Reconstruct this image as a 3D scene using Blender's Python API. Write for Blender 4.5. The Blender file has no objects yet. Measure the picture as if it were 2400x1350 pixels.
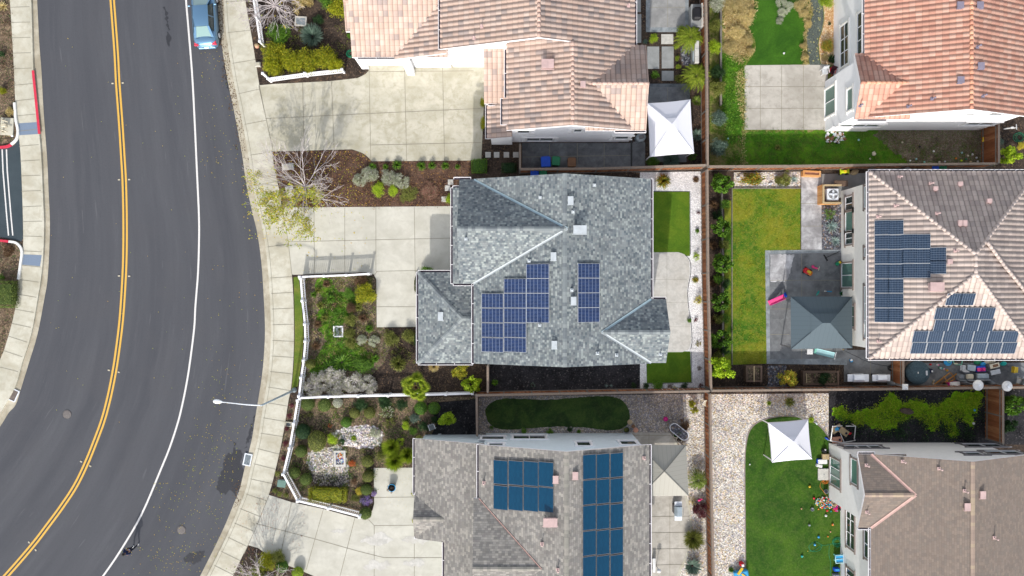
import bpy, bmesh, math, random
from mathutils import Vector, Matrix
R=math.radians; PI=math.pi
SC=bpy.context.scene; COL=SC.collection
H=55.0; F=1640.0
def W(px,py,z=0.15):
    k=(H-z)/F
    return Vector(((px-1200)*k,(675-py)*k,z))
def X(px,z): return (px-1200)*(H-z)/F
def Y(py,z): return (675-py)*(H-z)/F
# ------------------------------------------------------------------ objects
def tag(o,label=None,cat=None,group=None,kind=None):
    if label: o['label']=label
    if cat: o['category']=cat
    if group: o['group']=group
    if kind: o['kind']=kind
    return o
def thing(name,label,cat,loc=(0,0,0),rz=0,group=None):
    o=bpy.data.objects.new(name,None); COL.objects.link(o)
    o.empty_display_size=.3; o.location=loc; o.rotation_euler=(0,0,rz)
    return tag(o,label,cat,group)
class MB:
    def __init__(s): s.v=[]; s.f=[]; s.m=[]; s.uv=None; s.mi=0; s.sm=[]
    def add(s,vs,fs,smooth=False):
        n=len(s.v); s.v+= [tuple(p) for p in vs]
        for f in fs: s.f.append(tuple(i+n for i in f)); s.m.append(s.mi); s.sm.append(smooth)
        return s
    def box(s,c,d,rz=0,tilt=None):
        x,y,z=d[0]/2,d[1]/2,d[2]/2; vs=[]
        for a,b,e in ((-x,-y,-z),(x,-y,-z),(x,y,-z),(-x,y,-z),(-x,-y,z),(x,-y,z),(x,y,z),(-x,y,z)):
            p=Vector((a,b,e))
            if tilt: p=Matrix.Rotation(tilt[1],3,tilt[0])@p
            if rz: p=Matrix.Rotation(rz,3,'Z')@p
            vs.append(p+Vector(c))
        return s.add(vs,[(0,3,2,1),(4,5,6,7),(0,1,5,4),(1,2,6,5),(2,3,7,6),(3,0,4,7)])
    def bar(s,p,q,w,h,up=Vector((0,0,1))):
        p=Vector(p);q=Vector(q); d=(q-p)
        if d.length<1e-6: return s
        d.normalize(); a=d.cross(up)
        if a.length<1e-4: a=Vector((1,0,0))
        a.normalize(); b=a.cross(d); a*=w/2; b*=h/2
        vs=[p-a-b,p+a-b,p+a+b,p-a+b,q-a-b,q+a-b,q+a+b,q-a+b]
        return s.add(vs,[(0,1,2,3),(7,6,5,4),(0,4,5,1),(1,5,6,2),(2,6,7,3),(3,7,4,0)])
    def tube(s,pts,rs,n=8,closed=False,cap=True,smooth=True):
        pts=[Vector(p) for p in pts]; L=len(pts)
        if not hasattr(rs,'__len__'): rs=[rs]*L
        vs=[];fs=[]; pa=None
        for i,p in enumerate(pts):
            if closed: d=pts[(i+1)%L]-pts[i-1]
            else: d=pts[min(i+1,L-1)]-pts[max(i-1,0)]
            if d.length<1e-7: d=Vector((0,0,1))
            d.normalize()
            if pa is None:
                a=d.cross(Vector((0,0,1)));
                if a.length<.1: a=d.cross(Vector((0,1,0)))
            else: a=pa-d*pa.dot(d)
            a.normalize(); pa=a; b=d.cross(a)
            for k in range(n):
                t=2*PI*k/n; vs.append(p+(a*math.cos(t)+b*math.sin(t))*rs[i])
        M=L if closed else L-1
        for i in range(M):
            for k in range(n):
                j=(i+1)%L; fs.append((i*n+k,i*n+(k+1)%n,j*n+(k+1)%n,j*n+k))
        if cap and not closed:
            fs.append(tuple(range(n-1,-1,-1))); fs.append(tuple((L-1)*n+k for k in range(n)))
        return s.add(vs,fs,smooth)
    def lathe(s,prof,c=(0,0,0),n=20,smooth=True,sx=1,sy=1,rz=0):
        vs=[];fs=[]; c=Vector(c)
        for r,z in prof:
            for k in range(n):
                t=2*PI*k/n; x=r*math.cos(t)*sx; y=r*math.sin(t)*sy
                if rz: x,y=x*math.cos(rz)-y*math.sin(rz),x*math.sin(rz)+y*math.cos(rz)
                vs.append(c+Vector((x,y,z)))
        for i in range(len(prof)-1):
            for k in range(n): fs.append((i*n+k,i*n+(k+1)%n,(i+1)*n+(k+1)%n,(i+1)*n+k))
        if prof[0][0]>1e-4: fs.append(tuple(range(n-1,-1,-1)))
        if prof[-1][0]>1e-4: fs.append(tuple((len(prof)-1)*n+k for k in range(n)))
        return s.add(vs,fs,smooth)
    def prism(s,poly,z0,z1):
        n=len(poly); vs=[(p[0],p[1],z0) for p in poly]+[(p[0],p[1],z1) for p in poly]
        ar=sum(poly[i][0]*poly[(i+1)%n][1]-poly[(i+1)%n][0]*poly[i][1] for i in range(n))
        fs=[]
        top=tuple(range(n,2*n)); bot=tuple(range(n-1,-1,-1))
        for i in range(n):
            j=(i+1)%n; fs.append((i,j,n+j,n+i))
        fs+= [top,bot]
        if ar<0: fs=[tuple(reversed(f)) for f in fs]
        return s.add(vs,fs)
    def build(s,name,mats,parent=None,at=None,origin=None):
        """at: world origin of verts' reference; verts are world coords if at is None and parent has a location"""
        me=bpy.data.meshes.new(name)
        off=Vector((0,0,0))
        if origin is not None: off=Vector(origin)
        elif parent is not None and at is None:
            off=Vector(parent.location)
            if parent.parent: off=off+Vector(parent.parent.location)
        vs=[(a-off.x,b-off.y,c-off.z) for a,b,c in s.v]
        me.from_pydata(vs,[],s.f)
        if not isinstance(mats,(list,tuple)): mats=[mats]
        for m in mats: me.materials.append(m)
        me.polygons.foreach_set('material_index',s.m)
        me.polygons.foreach_set('use_smooth',s.sm)
        if s.uv:
            l=me.uv_layers.new(name='UVMap'); l.data.foreach_set('uv',[c for f in s.uv for p in f for c in p])
        me.update()
        o=bpy.data.objects.new(name,me); COL.objects.link(o)
        if parent is not None: o.parent=parent
        if origin is not None and parent is None: o.location=off
        return o
LOC='local'
def copy_tree(o,parent=None):
    c=o.copy(); COL.objects.link(c)
    if parent is not None: c.parent=parent
    for ch in [x for x in o.children]: copy_tree(ch,c)
    return c
# ------------------------------------------------------------------ materials
class NT:
    def __init__(s,name):
        m=bpy.data.materials.new(name); m.use_nodes=True; s.m=m; s.t=m.node_tree; s.n=s.t.nodes; s.l=s.t.links
        s.b=s.n['Principled BSDF']; s.b.inputs['Roughness'].default_value=.85
        s.b.inputs['Specular IOR Level'].default_value=.25
    def N(s,t,**k):
        n=s.n.new(t)
        for a,b in k.items(): setattr(n,a,b)
        return n
    def set(s,i,v):
        if hasattr(v,'is_output'): s.l.new(v,i)
        elif hasattr(v,'__len__') and len(v)==3 and i.type=='RGBA': i.default_value=(*v,1)
        else: i.default_value=v
    def pos(s):
        g=s.N('ShaderNodeNewGeometry'); return g.outputs['Position']
    def uv(s): return s.N('ShaderNodeTexCoord').outputs['UV']
    def objc(s): return s.N('ShaderNodeTexCoord').outputs['Object']
    def noise(s,sc,det=4,rough=.55,vec=None,dist=0,vs=None):
        n=s.N('ShaderNodeTexNoise'); v=vec or s.pos()
        if vs:
            mp=s.N('ShaderNodeMapping'); s.l.new(v,mp.inputs[0]); mp.inputs['Scale'].default_value=vs; v=mp.outputs[0]
        s.l.new(v,n.inputs['Vector']); n.inputs['Scale'].default_value=sc; n.inputs['Detail'].default_value=det
        n.inputs['Roughness'].default_value=rough; n.inputs['Distortion'].default_value=dist
        return n.outputs['Fac']
    def vor(s,sc,vec=None,out='Color',feature='F1'):
        n=s.N('ShaderNodeTexVoronoi',feature=feature); s.l.new(vec or s.pos(),n.inputs['Vector']); n.inputs['Scale'].default_value=sc
        return n.outputs[out]
    def ramp(s,f,stops,interp='LINEAR'):
        n=s.N('ShaderNodeValToRGB'); s.l.new(f,n.inputs[0]); e=n.color_ramp; e.interpolation=interp
        while len(e.elements)>len(stops): e.elements.remove(e.elements[-1])
        while len(e.elements)<len(stops): e.elements.new(1)
        for el,(p,c) in zip(e.elements,stops):
            el.position=p; el.color=(*c,1) if len(c)==3 else c
        return n.outputs[0]
    def mix(s,f,a,b,mode='MIX'):
        n=s.N('ShaderNodeMix',data_type='RGBA',blend_type=mode)
        s.set(n.inputs[0],f); s.set(n.inputs[6],a); s.set(n.inputs[7],b); return n.outputs[2]
    def math(s,op,a,b=0,c=0):
        n=s.N('ShaderNodeMath',operation=op); s.set(n.inputs[0],a); s.set(n.inputs[1],b); s.set(n.inputs[2],c); return n.outputs[0]
    def vm(s,op,a,b):
        n=s.N('ShaderNodeVectorMath',operation=op); s.set(n.inputs[0],a); s.set(n.inputs[1],b); return n.outputs[0]
    def mr(s,f,a,b,c=0,d=1):
        n=s.N('ShaderNodeMapRange'); s.set(n.inputs[0],f)
        for i,v in enumerate((a,b,c,d)): n.inputs[i+1].default_value=v
        return n.outputs[0]
    def bump(s,h,st=.5,d=.02):
        n=s.N('ShaderNodeBump'); n.inputs['Strength'].default_value=st; n.inputs['Distance'].default_value=d
        s.l.new(h,n.inputs['Height']); s.l.new(n.outputs[0],s.b.inputs['Normal'])
    def col(s,c): s.set(s.b.inputs['Base Color'],c); return s
    def ro(s,r): s.set(s.b.inputs['Roughness'],r); return s
def plain(name,c,r=.6,metal=0,var=.12,sc=3,spec=.3):
    k=NT(name); n=k.noise(sc,5,.6)
    c1=tuple(x*(1-var) for x in c); c2=tuple(min(1,x*(1+var)) for x in c)
    k.col(k.ramp(n,[(.3,c1),(.7,c2)])).ro(r); k.b.inputs['Metallic'].default_value=metal
    k.b.inputs['Specular IOR Level'].default_value=spec
    return k.m
M={}
def pl(name,c,*a,**k):
    M[name]=plain(name,c,*a,**k); return M[name]
def speckle(name,base,cols,vsc=14,amt=.5,rough=.9,nsc=.5,bump=.6,lo=.75,hi=1.2):
    """granular ground: random coloured cells over mottled base"""
    k=NT(name); big=k.noise(nsc,5,.6)
    cell=k.vor(vsc); r=k.N('ShaderNodeSeparateColor'); k.l.new(cell,r.inputs[0])
    st=[(i/len(cols),c) for i,c in enumerate(cols)]
    cc=k.ramp(r.outputs[0],st,'CONSTANT')
    c=k.mix(amt,base,cc)
    v=k.mr(big,.3,.7,lo,hi); c=k.mix(1,c,k.comb(v),'MULTIPLY')
    k.col(c).ro(rough)
    if bump: k.bump(k.vor(vsc,out='Distance'),bump,.03)
    return k
def comb(s,v):
    n=s.N('ShaderNodeCombineColor'); [s.l.new(v,n.inputs[i]) for i in range(3)]; return n.outputs[0]
NT.comb=comb
NT.comb3=comb
def mk_ground():
    # asphalt, uv: u across the road, v along it in metres
    k=NT('asphalt'); uv=k.uv(); a=k.noise(60,3,.7); b=k.noise(1,4,.6,vec=uv,vs=(9,.035,1)); c=k.noise(7,4,.75); e=k.noise(1,5,.7,vec=uv,vs=(26,.12,1)); g=k.noise(.35,5,.6); h=k.noise(1,2,.5,vec=uv,vs=(70,.25,1))
    col=k.ramp(b,[(.34,(.050,.053,.064)),(.66,(.074,.077,.088))]); col=k.mix(k.mr(e,.52,.70,0,.25),col,(.115,.118,.13)); col=k.mix(k.mr(g,.5,.65,0,.35),col,(.070,.070,.078))
    col=k.mix(k.mr(a,.35,.7,0,.4),col,(.135,.137,.148)); col=k.mix(k.mr(c,.52,.7,0,.35),col,(.05,.051,.06)); col=k.mix(k.mr(h,.69,.74,0,.25),col,(.17,.17,.18))
    v=k.N('ShaderNodeTexVoronoi',feature='DISTANCE_TO_EDGE'); wv=k.noise(1.3,4,.6); k.l.new(k.vm('ADD',k.pos(),k.comb3(wv)),v.inputs['Vector']); v.inputs['Scale'].default_value=.16
    k.col(col).ro(.88); k.bump(a,.25,.01); M['asphalt']=k.m
    k=NT('asphalt_new'); a=k.noise(60,3,.7); b=k.noise(.6,4,.6)
    k.col(k.mix(k.mr(a,.4,.7,0,.3),k.ramp(b,[(.3,(.030,.045,.055)),(.7,(.045,.062,.074))]),(.09,.11,.12))); k.bump(a,.25,.01); M['asphalt_new']=k.m
    def conc(n,c1,c2,stain,sc=.5,amt=.45,var=.25):
        k=NT(n); a=k.noise(sc,6,.62,dist=.6); b=k.noise(50,3,.7); d=k.noise(2.2,6,.7,dist=.4); e=k.noise(.9,3,.5,vs=(.3,1.2,1))
        col=k.ramp(a,[(.36,c1),(.60,c2)]); col=k.mix(k.mr(d,.46,.64,0,amt),col,stain)
        col=k.mix(k.mr(e,.52,.62,0,var),col,tuple(min(.9,x*1.15) for x in c2))
        g=k.noise(.35,3,.5,dist=1); col=k.mix(k.mr(g,.5,.62,0,amt*.8),col,stain); h=k.noise(14,4,.8); col=k.mix(k.mr(h,.6,.72,0,.35),col,tuple(x*.55 for x in stain))
        col=k.mix(k.mr(b,.3,.7,0,.14),col,tuple(x*.6 for x in c1))
        k.col(col).ro(.85); k.bump(b,.15,.005); M[n]=k.m
    conc('concrete',(.41,.39,.31),(.53,.505,.42),(.34,.315,.225),amt=.6)
    conc('concrete_clean',(.49,.475,.415),(.57,.555,.49),(.42,.405,.34),amt=.4)
    conc('concrete_walk',(.46,.44,.36),(.58,.56,.475),(.38,.34,.25),amt=.5)
    conc('concrete_gutter',(.36,.325,.25),(.50,.46,.37),(.30,.26,.19),amt=.6)
    conc('concrete_grey',(.24,.24,.235),(.34,.34,.335),(.18,.18,.185),sc=.8)
    conc('concrete_dark',(.10,.105,.11),(.17,.175,.185),(.30,.32,.33),sc=.8,amt=.35)
    conc('concrete_mottled',(.30,.30,.31),(.62,.62,.64),(.20,.19,.20),sc=.9,amt=.6)
    conc('concrete_patio',(.42,.39,.345),(.53,.50,.45),(.31,.285,.245),amt=.6)
    conc('stamped',(.20,.23,.25),(.34,.37,.39),(.12,.13,.14),sc=2,amt=.5)
    conc('paver_grey',(.25,.26,.26),(.32,.33,.33),(.22,.22,.22),sc=2,amt=.2)
    conc('paver_light',(.46,.45,.42),(.58,.565,.53),(.40,.37,.32),sc=3,amt=.3)
    conc('stone_dark',(.06,.07,.08),(.13,.145,.16),(.25,.27,.28),sc=2,amt=.4)
    pl('joint',(.26,.24,.19),.9); pl('joint_dark',(.05,.05,.05),.9); pl('paint_white',(.66,.645,.63),.6,var=.08,sc=12)
    pl('paint_yellow',(.66,.39,.075),.6,var=.10,sc=15); pl('paint_yellow_edge',(.42,.25,.06),.7)
    pl('paint_red',(.55,.035,.07),.6); pl('paint_kerb_white',(.70,.70,.68),.6); pl('pad_blue',(.17,.22,.30),.8,var=.1,sc=20)
    # wet patch
    k=NT('wet_asphalt'); a=k.noise(30,4,.7); k.col(k.ramp(a,[(.38,(.020,.020,.025)),(.62,(.055,.057,.065))])).ro(.45); M['wet']=k.m
    # soils
    def soil(n,c0,c1,c2,vs=9,fleck=None,fa=.5,big=(.35,)):
        k=NT(n); a=k.noise(.7,6,.65,dist=.5); b=k.noise(18,5,.75); v=k.vor(vs); s_=k.N('ShaderNodeSeparateColor'); k.l.new(v,s_.inputs[0])
        col=k.ramp(a,[(.38,c0),(.5,c1),(.62,c2)])
        col=k.mix(k.mr(b,.35,.68,0,.55),col,tuple(x*.35 for x in c0))
        col=k.mix(k.mr(s_.outputs[0],.5,1,0,.5),col,tuple(min(1,x*1.7) for x in c2))
        if fleck:
            for i,fc in enumerate(fleck):
                v2=k.vor(11+4*i,vec=k.vm('ADD',k.pos(),(i*7.3,i*3.1,0))); s2=k.N('ShaderNodeSeparateColor'); k.l.new(v2,s2.inputs[0])
                col=k.mix(k.math('MULTIPLY',k.mr(s2.outputs[1],1-.22*fa,1-.2*fa,0,1),.75),col,fc)
        k.col(col).ro(.95); k.bump(b,.9,.05); M[n]=k.m
    soil('mulch',(.027,.020,.017),(.050,.036,.028),(.085,.060,.045),vs=14,fleck=[(.16,.10,.06)],fa=.25)
    soil('mulch_red',(.05,.026,.02),(.09,.05,.036),(.14,.085,.06),vs=14,fleck=[(.30,.17,.05),(.22,.10,.05)],fa=.2)
    soil('mulch_black',(.010,.010,.012),(.020,.020,.023),(.035,.034,.038),vs=14,fleck=[(.10,.09,.09)],fa=.25)
    soil('mulch_beds',(.06,.042,.032),(.12,.087,.062),(.21,.15,.10),vs=12,fleck=[(.30,.22,.14),(.05,.09,.02)],fa=.6)
    soil('barrens',(.055,.045,.035),(.105,.085,.062),(.18,.13,.085),vs=9,fleck=[(.10,.15,.03),(.28,.22,.16)],fa=.9)
    soil('dry_grass',(.10,.085,.06),(.17,.14,.10),(.23,.19,.14),vs=16,fleck=[(.09,.14,.03)],fa=.9)
    soil('straw',(.42,.26,.10),(.58,.38,.17),(.68,.50,.27),vs=14,fleck=[(.70,.58,.38),(.35,.2,.08)],fa=1)
    soil('wood_chip',(.55,.30,.13),(.66,.40,.20),(.72,.52,.32),vs=16,fleck=[(.7,.6,.45),(.42,.2,.08)],fa=1)
    soil('artificial_blue',(.07,.085,.08),(.10,.12,.105),(.14,.16,.14),vs=20,fleck=[(.45,.42,.15)],fa=.25)
    def gravel(n,cols,vs=9,lo=.8,hi=1.15,dark=.4):
        k=NT(n); v=k.vor(vs); s_=k.N('ShaderNodeSeparateColor'); k.l.new(v,s_.inputs[0])
        col=k.ramp(s_.outputs[0],[(i/len(cols),c) for i,c in enumerate(cols)],'CONSTANT')
        v2=k.vor(vs*2.1); s2=k.N('ShaderNodeSeparateColor'); k.l.new(v2,s2.inputs[0])
        col=k.mix(k.mr(s2.outputs[0],.0,1,-.2,.45),col,cols[0])
        d=k.vor(vs,out='Distance'); col=k.mix(k.mr(d,.38,.62,0,dark),col,tuple(x*.25 for x in cols[0]))
        a=k.noise(.6,5,.6); col=k.mix(1,col,k.comb(k.mr(a,.3,.7,lo,hi)),'MULTIPLY')
        k.col(col).ro(.85); k.bump(d,.9,.04); M[n]=k.m
    gravel('gravel_white',[(.74,.74,.76),(.86,.86,.88),(.64,.64,.66),(.90,.90,.9),(.80,.78,.78)],14,dark=.25)
    gravel('gravel_pebble',[(.55,.50,.42),(.70,.66,.60),(.36,.34,.36),(.80,.76,.68),(.60,.48,.30),(.50,.48,.52),(.74,.60,.55),(.78,.75,.70)],9,dark=.35)
    gravel('gravel_grey',[(.30,.27,.24),(.40,.36,.33),(.20,.19,.20),(.50,.45,.40),(.34,.28,.20),(.28,.27,.31)],10,dark=.5)
    gravel('gravel_slate',[(.10,.105,.12),(.20,.21,.24),(.28,.20,.16),(.14,.13,.17),(.35,.36,.40)],8,dark=.6)
    gravel('rock_white',[(.75,.70,.68),(.82,.80,.80),(.50,.40,.45),(.88,.85,.8),(.35,.30,.40),(.80,.70,.60)],5.5,dark=.85)
    gravel('rock_mixed',[(.20,.17,.15),(.40,.37,.35),(.10,.09,.10),(.52,.46,.38),(.15,.12,.12),(.3,.22,.18)],6,dark=.9)
    def grass(n,c1,c2,c3,sc=.7,fine=26,blotch=None,ba=.5):
        k=NT(n); a=k.noise(sc,6,.62,dist=.8); b=k.noise(fine,4,.75,vs=(1,.5,1)); d=k.noise(3.5,5,.7)
        col=k.ramp(a,[(.38,c1),(.5,c2),(.62,c3)])
        if blotch: col=k.mix(k.mr(d,.46,.6,0,ba),col,blotch)
        e=k.noise(7,4,.8); col=k.mix(k.mr(e,.42,.6,.28,0),col,tuple(x*.4 for x in c1))
        col=k.mix(k.mr(b,.35,.66,0,.5),col,tuple(x*.42 for x in c1))
        k.col(col).ro(.9); k.bump(b,.8,.03); M[n]=k.m
    grass('turf',(.075,.16,.008),(.10,.20,.01),(.14,.23,.014),fine=40)
    grass('turf_vivid',(.022,.075,.004),(.045,.125,.006),(.075,.165,.01),sc=.35,fine=22,blotch=(.10,.15,.03),ba=.4)
    grass('turf_deep',(.018,.045,.010),(.032,.075,.014),(.060,.11,.02),sc=.7,blotch=(.08,.11,.03),ba=.4)
    grass('turf_top',(.030,.105,.005),(.045,.14,.007),(.06,.17,.01),sc=.5,fine=40)
    grass('lawn_yellow',(.055,.16,.008),(.14,.23,.012),(.28,.28,.02),sc=.4,blotch=(.33,.30,.05),ba=.45)
    grass('lawn_strip',(.10,.17,.02),(.15,.21,.025),(.24,.23,.05),sc=.5)
    grass('lawn_wild',(.05,.18,.006),(.09,.27,.008),(.15,.33,.012),sc=.5,blotch=(.13,.14,.03),ba=.6)
    grass('lawn_wild_mix',(.09,.16,.01),(.15,.20,.03),(.36,.30,.12),sc=.5,blotch=(.45,.34,.16),ba=.6)
    grass('clover',(.07,.20,.01),(.12,.30,.012),(.20,.36,.02),sc=1.2,blotch=(.03,.07,.01),ba=.6)
    k=NT('algae'); 
    a=k.noise(.45,7,.62,dist=.5); b=k.noise(9,5,.75)
    col=k.ramp(b,[(.3,(.13,.30,.004)),(.55,(.20,.42,.006)),(.75,(.28,.50,.01))]); k.col(col); k.bump(b,.8,.04); M['algae']=k.m
mk_ground()
def mk_misc():
    pl('stucco_white',(.88,.88,.90),.9,var=.03); pl('stucco_cream',(.86,.84,.79),.9,var=.04); pl('stucco_blue',(.60,.68,.73),.9,var=.04)
    pl('stucco_grey',(.78,.77,.76),.9,var=.04)
    pl('fascia_white',(.80,.78,.80),.5,var=.04); pl('gutter_dark',(.05,.04,.055),.7); pl('trim_brown',(.24,.20,.18),.8); pl('trim_grey',(.17,.16,.165),.7)
    pl('vinyl',(.86,.86,.89),.4,var=.03); pl('box_green',(.13,.22,.19),.7); pl('metal_grey',(.36,.42,.46),.4,.3); pl('metal_white',(.72,.75,.80),.35,var=.03)
    pl('flashing',(.30,.40,.45),.5); pl('flashing_light',(.42,.46,.48),.5); pl('flashing_pink',(.52,.34,.30),.6); pl('vent_white',(.46,.50,.53),.5); pl('vent_pink',(.50,.36,.345),.6); pl('vent_dark',(.22,.20,.26),.6)
    pl('black',(.015,.015,.018),.5); pl('rubber',(.02,.02,.022),.8); pl('iron',(.12,.115,.12),.6,.3); pl('manhole',(.15,.135,.13),.7,sc=15,var=.3)
    for n,c in dict(white=(.82,.82,.82),navy=(.012,.018,.06),blue=(.012,.09,.60),sky=(.05,.38,.72),teal=(.01,.40,.36),green=(.02,.20,.09),hosegreen=(.01,.26,.13),lime=(.55,.70,.02),pink=(.85,.06,.25),magenta=(.55,.005,.22),red=(.62,.015,.03),orange=(.75,.22,.03),yellow=(.80,.55,.04),tan=(.50,.38,.22),brown=(.20,.10,.05),grey=(.22,.24,.26),ltgrey=(.55,.57,.6),purple=(.25,.08,.35),skyl=(.45,.72,.75),peach=(.7,.36,.25),cream=(.66,.60,.46),mint=(.25,.65,.5)).items():
        pl('p_'+n,tuple(x*.85 for x in c),.5,var=.1)
    # wood
    def wood(n,c1,c2,c3,sc=3):
        k=NT(n); g=k.N('ShaderNodeNewGeometry').outputs['Random Per Island']; b=k.noise(sc,4,.7,vs=(6,6,.6)); 
        col=k.ramp(g,[(0,c1),(.5,c2),(1,c3)]); col=k.mix(k.mr(b,.4,.7,0,.5),col,tuple(x*.4 for x in c1)); k.col(col).ro(.85); M[n]=k.m
    wood('fence_wood',(.24,.085,.035),(.34,.13,.055),(.43,.19,.085)); wood('fence_cap',(.20,.155,.125),(.26,.20,.16),(.31,.25,.20))
    wood('wood_honey',(.32,.14,.03),(.42,.20,.05),(.50,.26,.08)); wood('wood_orange',(.58,.28,.10),(.66,.34,.13),(.70,.40,.18)); wood('wood_old',(.10,.07,.05),(.14,.095,.07),(.18,.12,.09)); wood('timber',(.15,.135,.12),(.20,.18,.16),(.25,.22,.19))
    # glass
    k=NT('glass_dark'); k.col((.03,.045,.045)).ro(.06); k.b.inputs['Specular IOR Level'].default_value=.8; M['glass']=k.m
    k=NT('glass_green'); k.col((.10,.20,.17)).ro(.08); k.b.inputs['Specular IOR Level'].default_value=.8; M['glass_green']=k.m
    k=NT('car_glass'); k.col((.22,.34,.33)).ro(.05); k.b.inputs['Specular IOR Level'].default_value=.8; M['car_glass']=k.m
    k=NT('car_paint'); k.col((.14,.27,.42)).ro(.32); k.b.inputs['Metallic'].default_value=.55; k.b.inputs['Coat Weight'].default_value=.7; M['car_paint']=k.m
    k=NT('lamp_glass'); k.col((.85,.87,.9)).ro(.3); M['lamp_glass']=k.m
    # shingles: uv in metres, u along eave v up slope
    def shingle(n,cols,bw=.24,bh=.15,mort=.012,big=.12):
        k=NT(n); uv=k.uv()
        mp=k.N('ShaderNodeMapping'); k.l.new(uv,mp.inputs[0])
        sx=k.N('ShaderNodeSeparateXYZ'); k.l.new(uv,sx.inputs[0])
        row=k.math('FLOOR',k.math('DIVIDE',sx.outputs[1],bh))
        wn=k.N('ShaderNodeTexWhiteNoise',noise_dimensions='1D'); k.l.new(row,wn.inputs['W'])
        u=k.math('ADD',k.math('DIVIDE',sx.outputs[0],bw),k.math('MULTIPLY',wn.outputs[0],7))
        cu=k.math('FLOOR',u)
        # merge pairs randomly => variable widths
        cv=k.N('ShaderNodeCombineXYZ'); k.l.new(cu,cv.inputs[0]); k.l.new(row,cv.inputs[1])
        w2=k.N('ShaderNodeTexWhiteNoise',noise_dimensions='2D'); k.l.new(cv.outputs[0],w2.inputs['Vector'])
        col=k.ramp(w2.outputs[0],[(i/len(cols),c) for i,c in enumerate(cols)],'CONSTANT')
        fv=k.math('FRACT',k.math('DIVIDE',sx.outputs[1],bh)); fu=k.math('FRACT',u)
        edge=k.math('MAXIMUM',k.mr(fv,0,.16,1,0),k.mr(fu,0,.09,.8,0))
        col=k.mix(k.math('MULTIPLY',edge,.45),col,tuple(x*.25 for x in cols[0]))
        a=k.noise(.9,5,.6); fi=k.noise(90,2,.6); col=k.mix(1,col,k.comb(k.math('ADD',k.mr(a,.3,.7,1-big,1+big),k.mr(fi,.3,.7,-.1,.1))),'MULTIPLY')
        k.col(col).ro(.92); k.bump(k.math('SUBTRACT',fv,k.math('MULTIPLY',edge,.3)),.6,-.02); M[n]=k.m
    shingle('shingle_blue',[(.150,.172,.186),(.200,.225,.236),(.105,.127,.143),(.178,.198,.208),(.30,.33,.325),(.155,.180,.194),(.215,.232,.238),(.275,.305,.30),(.12,.135,.15),(.21,.235,.24),(.165,.185,.195),(.185,.208,.214)],.165,.15)
    shingle('shingle_taupe',[(.225,.212,.195),(.275,.26,.24),(.19,.182,.17),(.25,.237,.22),(.33,.31,.28),(.215,.20,.19),(.285,.27,.25),(.205,.197,.187)],.22,.15)
    shingle('shingle_brown',[(.205,.165,.14),(.225,.182,.155),(.19,.158,.138),(.215,.175,.148),(.24,.193,.16),(.20,.168,.145)],.24,.15,big=.05)
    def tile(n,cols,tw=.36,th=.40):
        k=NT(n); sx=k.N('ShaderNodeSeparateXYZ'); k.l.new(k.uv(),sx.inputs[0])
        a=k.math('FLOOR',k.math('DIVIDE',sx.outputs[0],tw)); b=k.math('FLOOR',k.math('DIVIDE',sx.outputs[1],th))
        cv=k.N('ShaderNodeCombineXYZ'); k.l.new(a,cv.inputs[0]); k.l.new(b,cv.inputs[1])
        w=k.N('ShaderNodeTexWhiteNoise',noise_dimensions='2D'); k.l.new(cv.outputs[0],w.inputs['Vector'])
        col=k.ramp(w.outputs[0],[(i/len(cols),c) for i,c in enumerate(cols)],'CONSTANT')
        fu=k.math('ABSOLUTE',k.math('SUBTRACT',k.math('FRACT',k.math('DIVIDE',sx.outputs[0],tw)),.5)); col=k.mix(k.mr(fu,.34,.5,0,.7),col,tuple(x*.35 for x in cols[0]))  # shade between barrels painted into the colour, darker towards the rib valleys
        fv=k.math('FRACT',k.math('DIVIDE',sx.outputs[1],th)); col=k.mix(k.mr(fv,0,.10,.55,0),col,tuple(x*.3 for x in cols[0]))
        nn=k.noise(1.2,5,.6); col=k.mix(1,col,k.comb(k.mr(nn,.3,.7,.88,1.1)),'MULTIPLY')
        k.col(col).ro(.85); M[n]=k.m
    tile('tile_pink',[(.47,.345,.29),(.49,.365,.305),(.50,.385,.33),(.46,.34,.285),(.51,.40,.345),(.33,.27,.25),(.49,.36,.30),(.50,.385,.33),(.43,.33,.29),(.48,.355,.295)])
    tile('tile_orange',[(.50,.265,.20),(.53,.295,.22),(.55,.325,.25),(.47,.245,.185),(.56,.35,.275),(.51,.275,.21),(.54,.31,.24)])
    tile('tile_mauve',[(.43,.355,.32),(.47,.39,.35),(.40,.33,.30),(.49,.41,.37),(.45,.375,.335),(.37,.31,.285)])
    def isl(n,cols,r=.8):
        k=NT(n); g=k.N('ShaderNodeNewGeometry').outputs['Random Per Island']; k.col(k.ramp(g,[(i/len(cols),c) for i,c in enumerate(cols)],'CONSTANT')).ro(r); M[n]=k.m
    M['isl']=isl
    isl('cap_blue',[(.19,.215,.225),(.24,.265,.27),(.15,.17,.185)]); isl('cap_taupe',[(.26,.25,.22),(.30,.28,.25),(.22,.21,.19)]); isl('cap_brown',[(.34,.26,.21),(.30,.23,.19),(.38,.30,.22)])
    isl('cap_pink',[(.52,.37,.31),(.46,.33,.28),(.56,.42,.36)]); isl('cap_orange',[(.58,.30,.20),(.50,.24,.17),(.62,.36,.24)]); isl('cap_mauve',[(.48,.40,.36),(.44,.37,.34),(.52,.44,.40)])
    # standing seam metal
    def seam(n,c):
        k=NT(n); sx=k.N('ShaderNodeSeparateXYZ'); k.l.new(k.uv(),sx.inputs[0])
        fv=k.math('FRACT',k.math('DIVIDE',sx.outputs[0],.33)); col=k.mix(k.mr(fv,0,.07,.6,0),c,tuple(x*.35 for x in c)); k.col(col).ro(.55); k.b.inputs['Metallic'].default_value=.15
        M[n]=k.m
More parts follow.
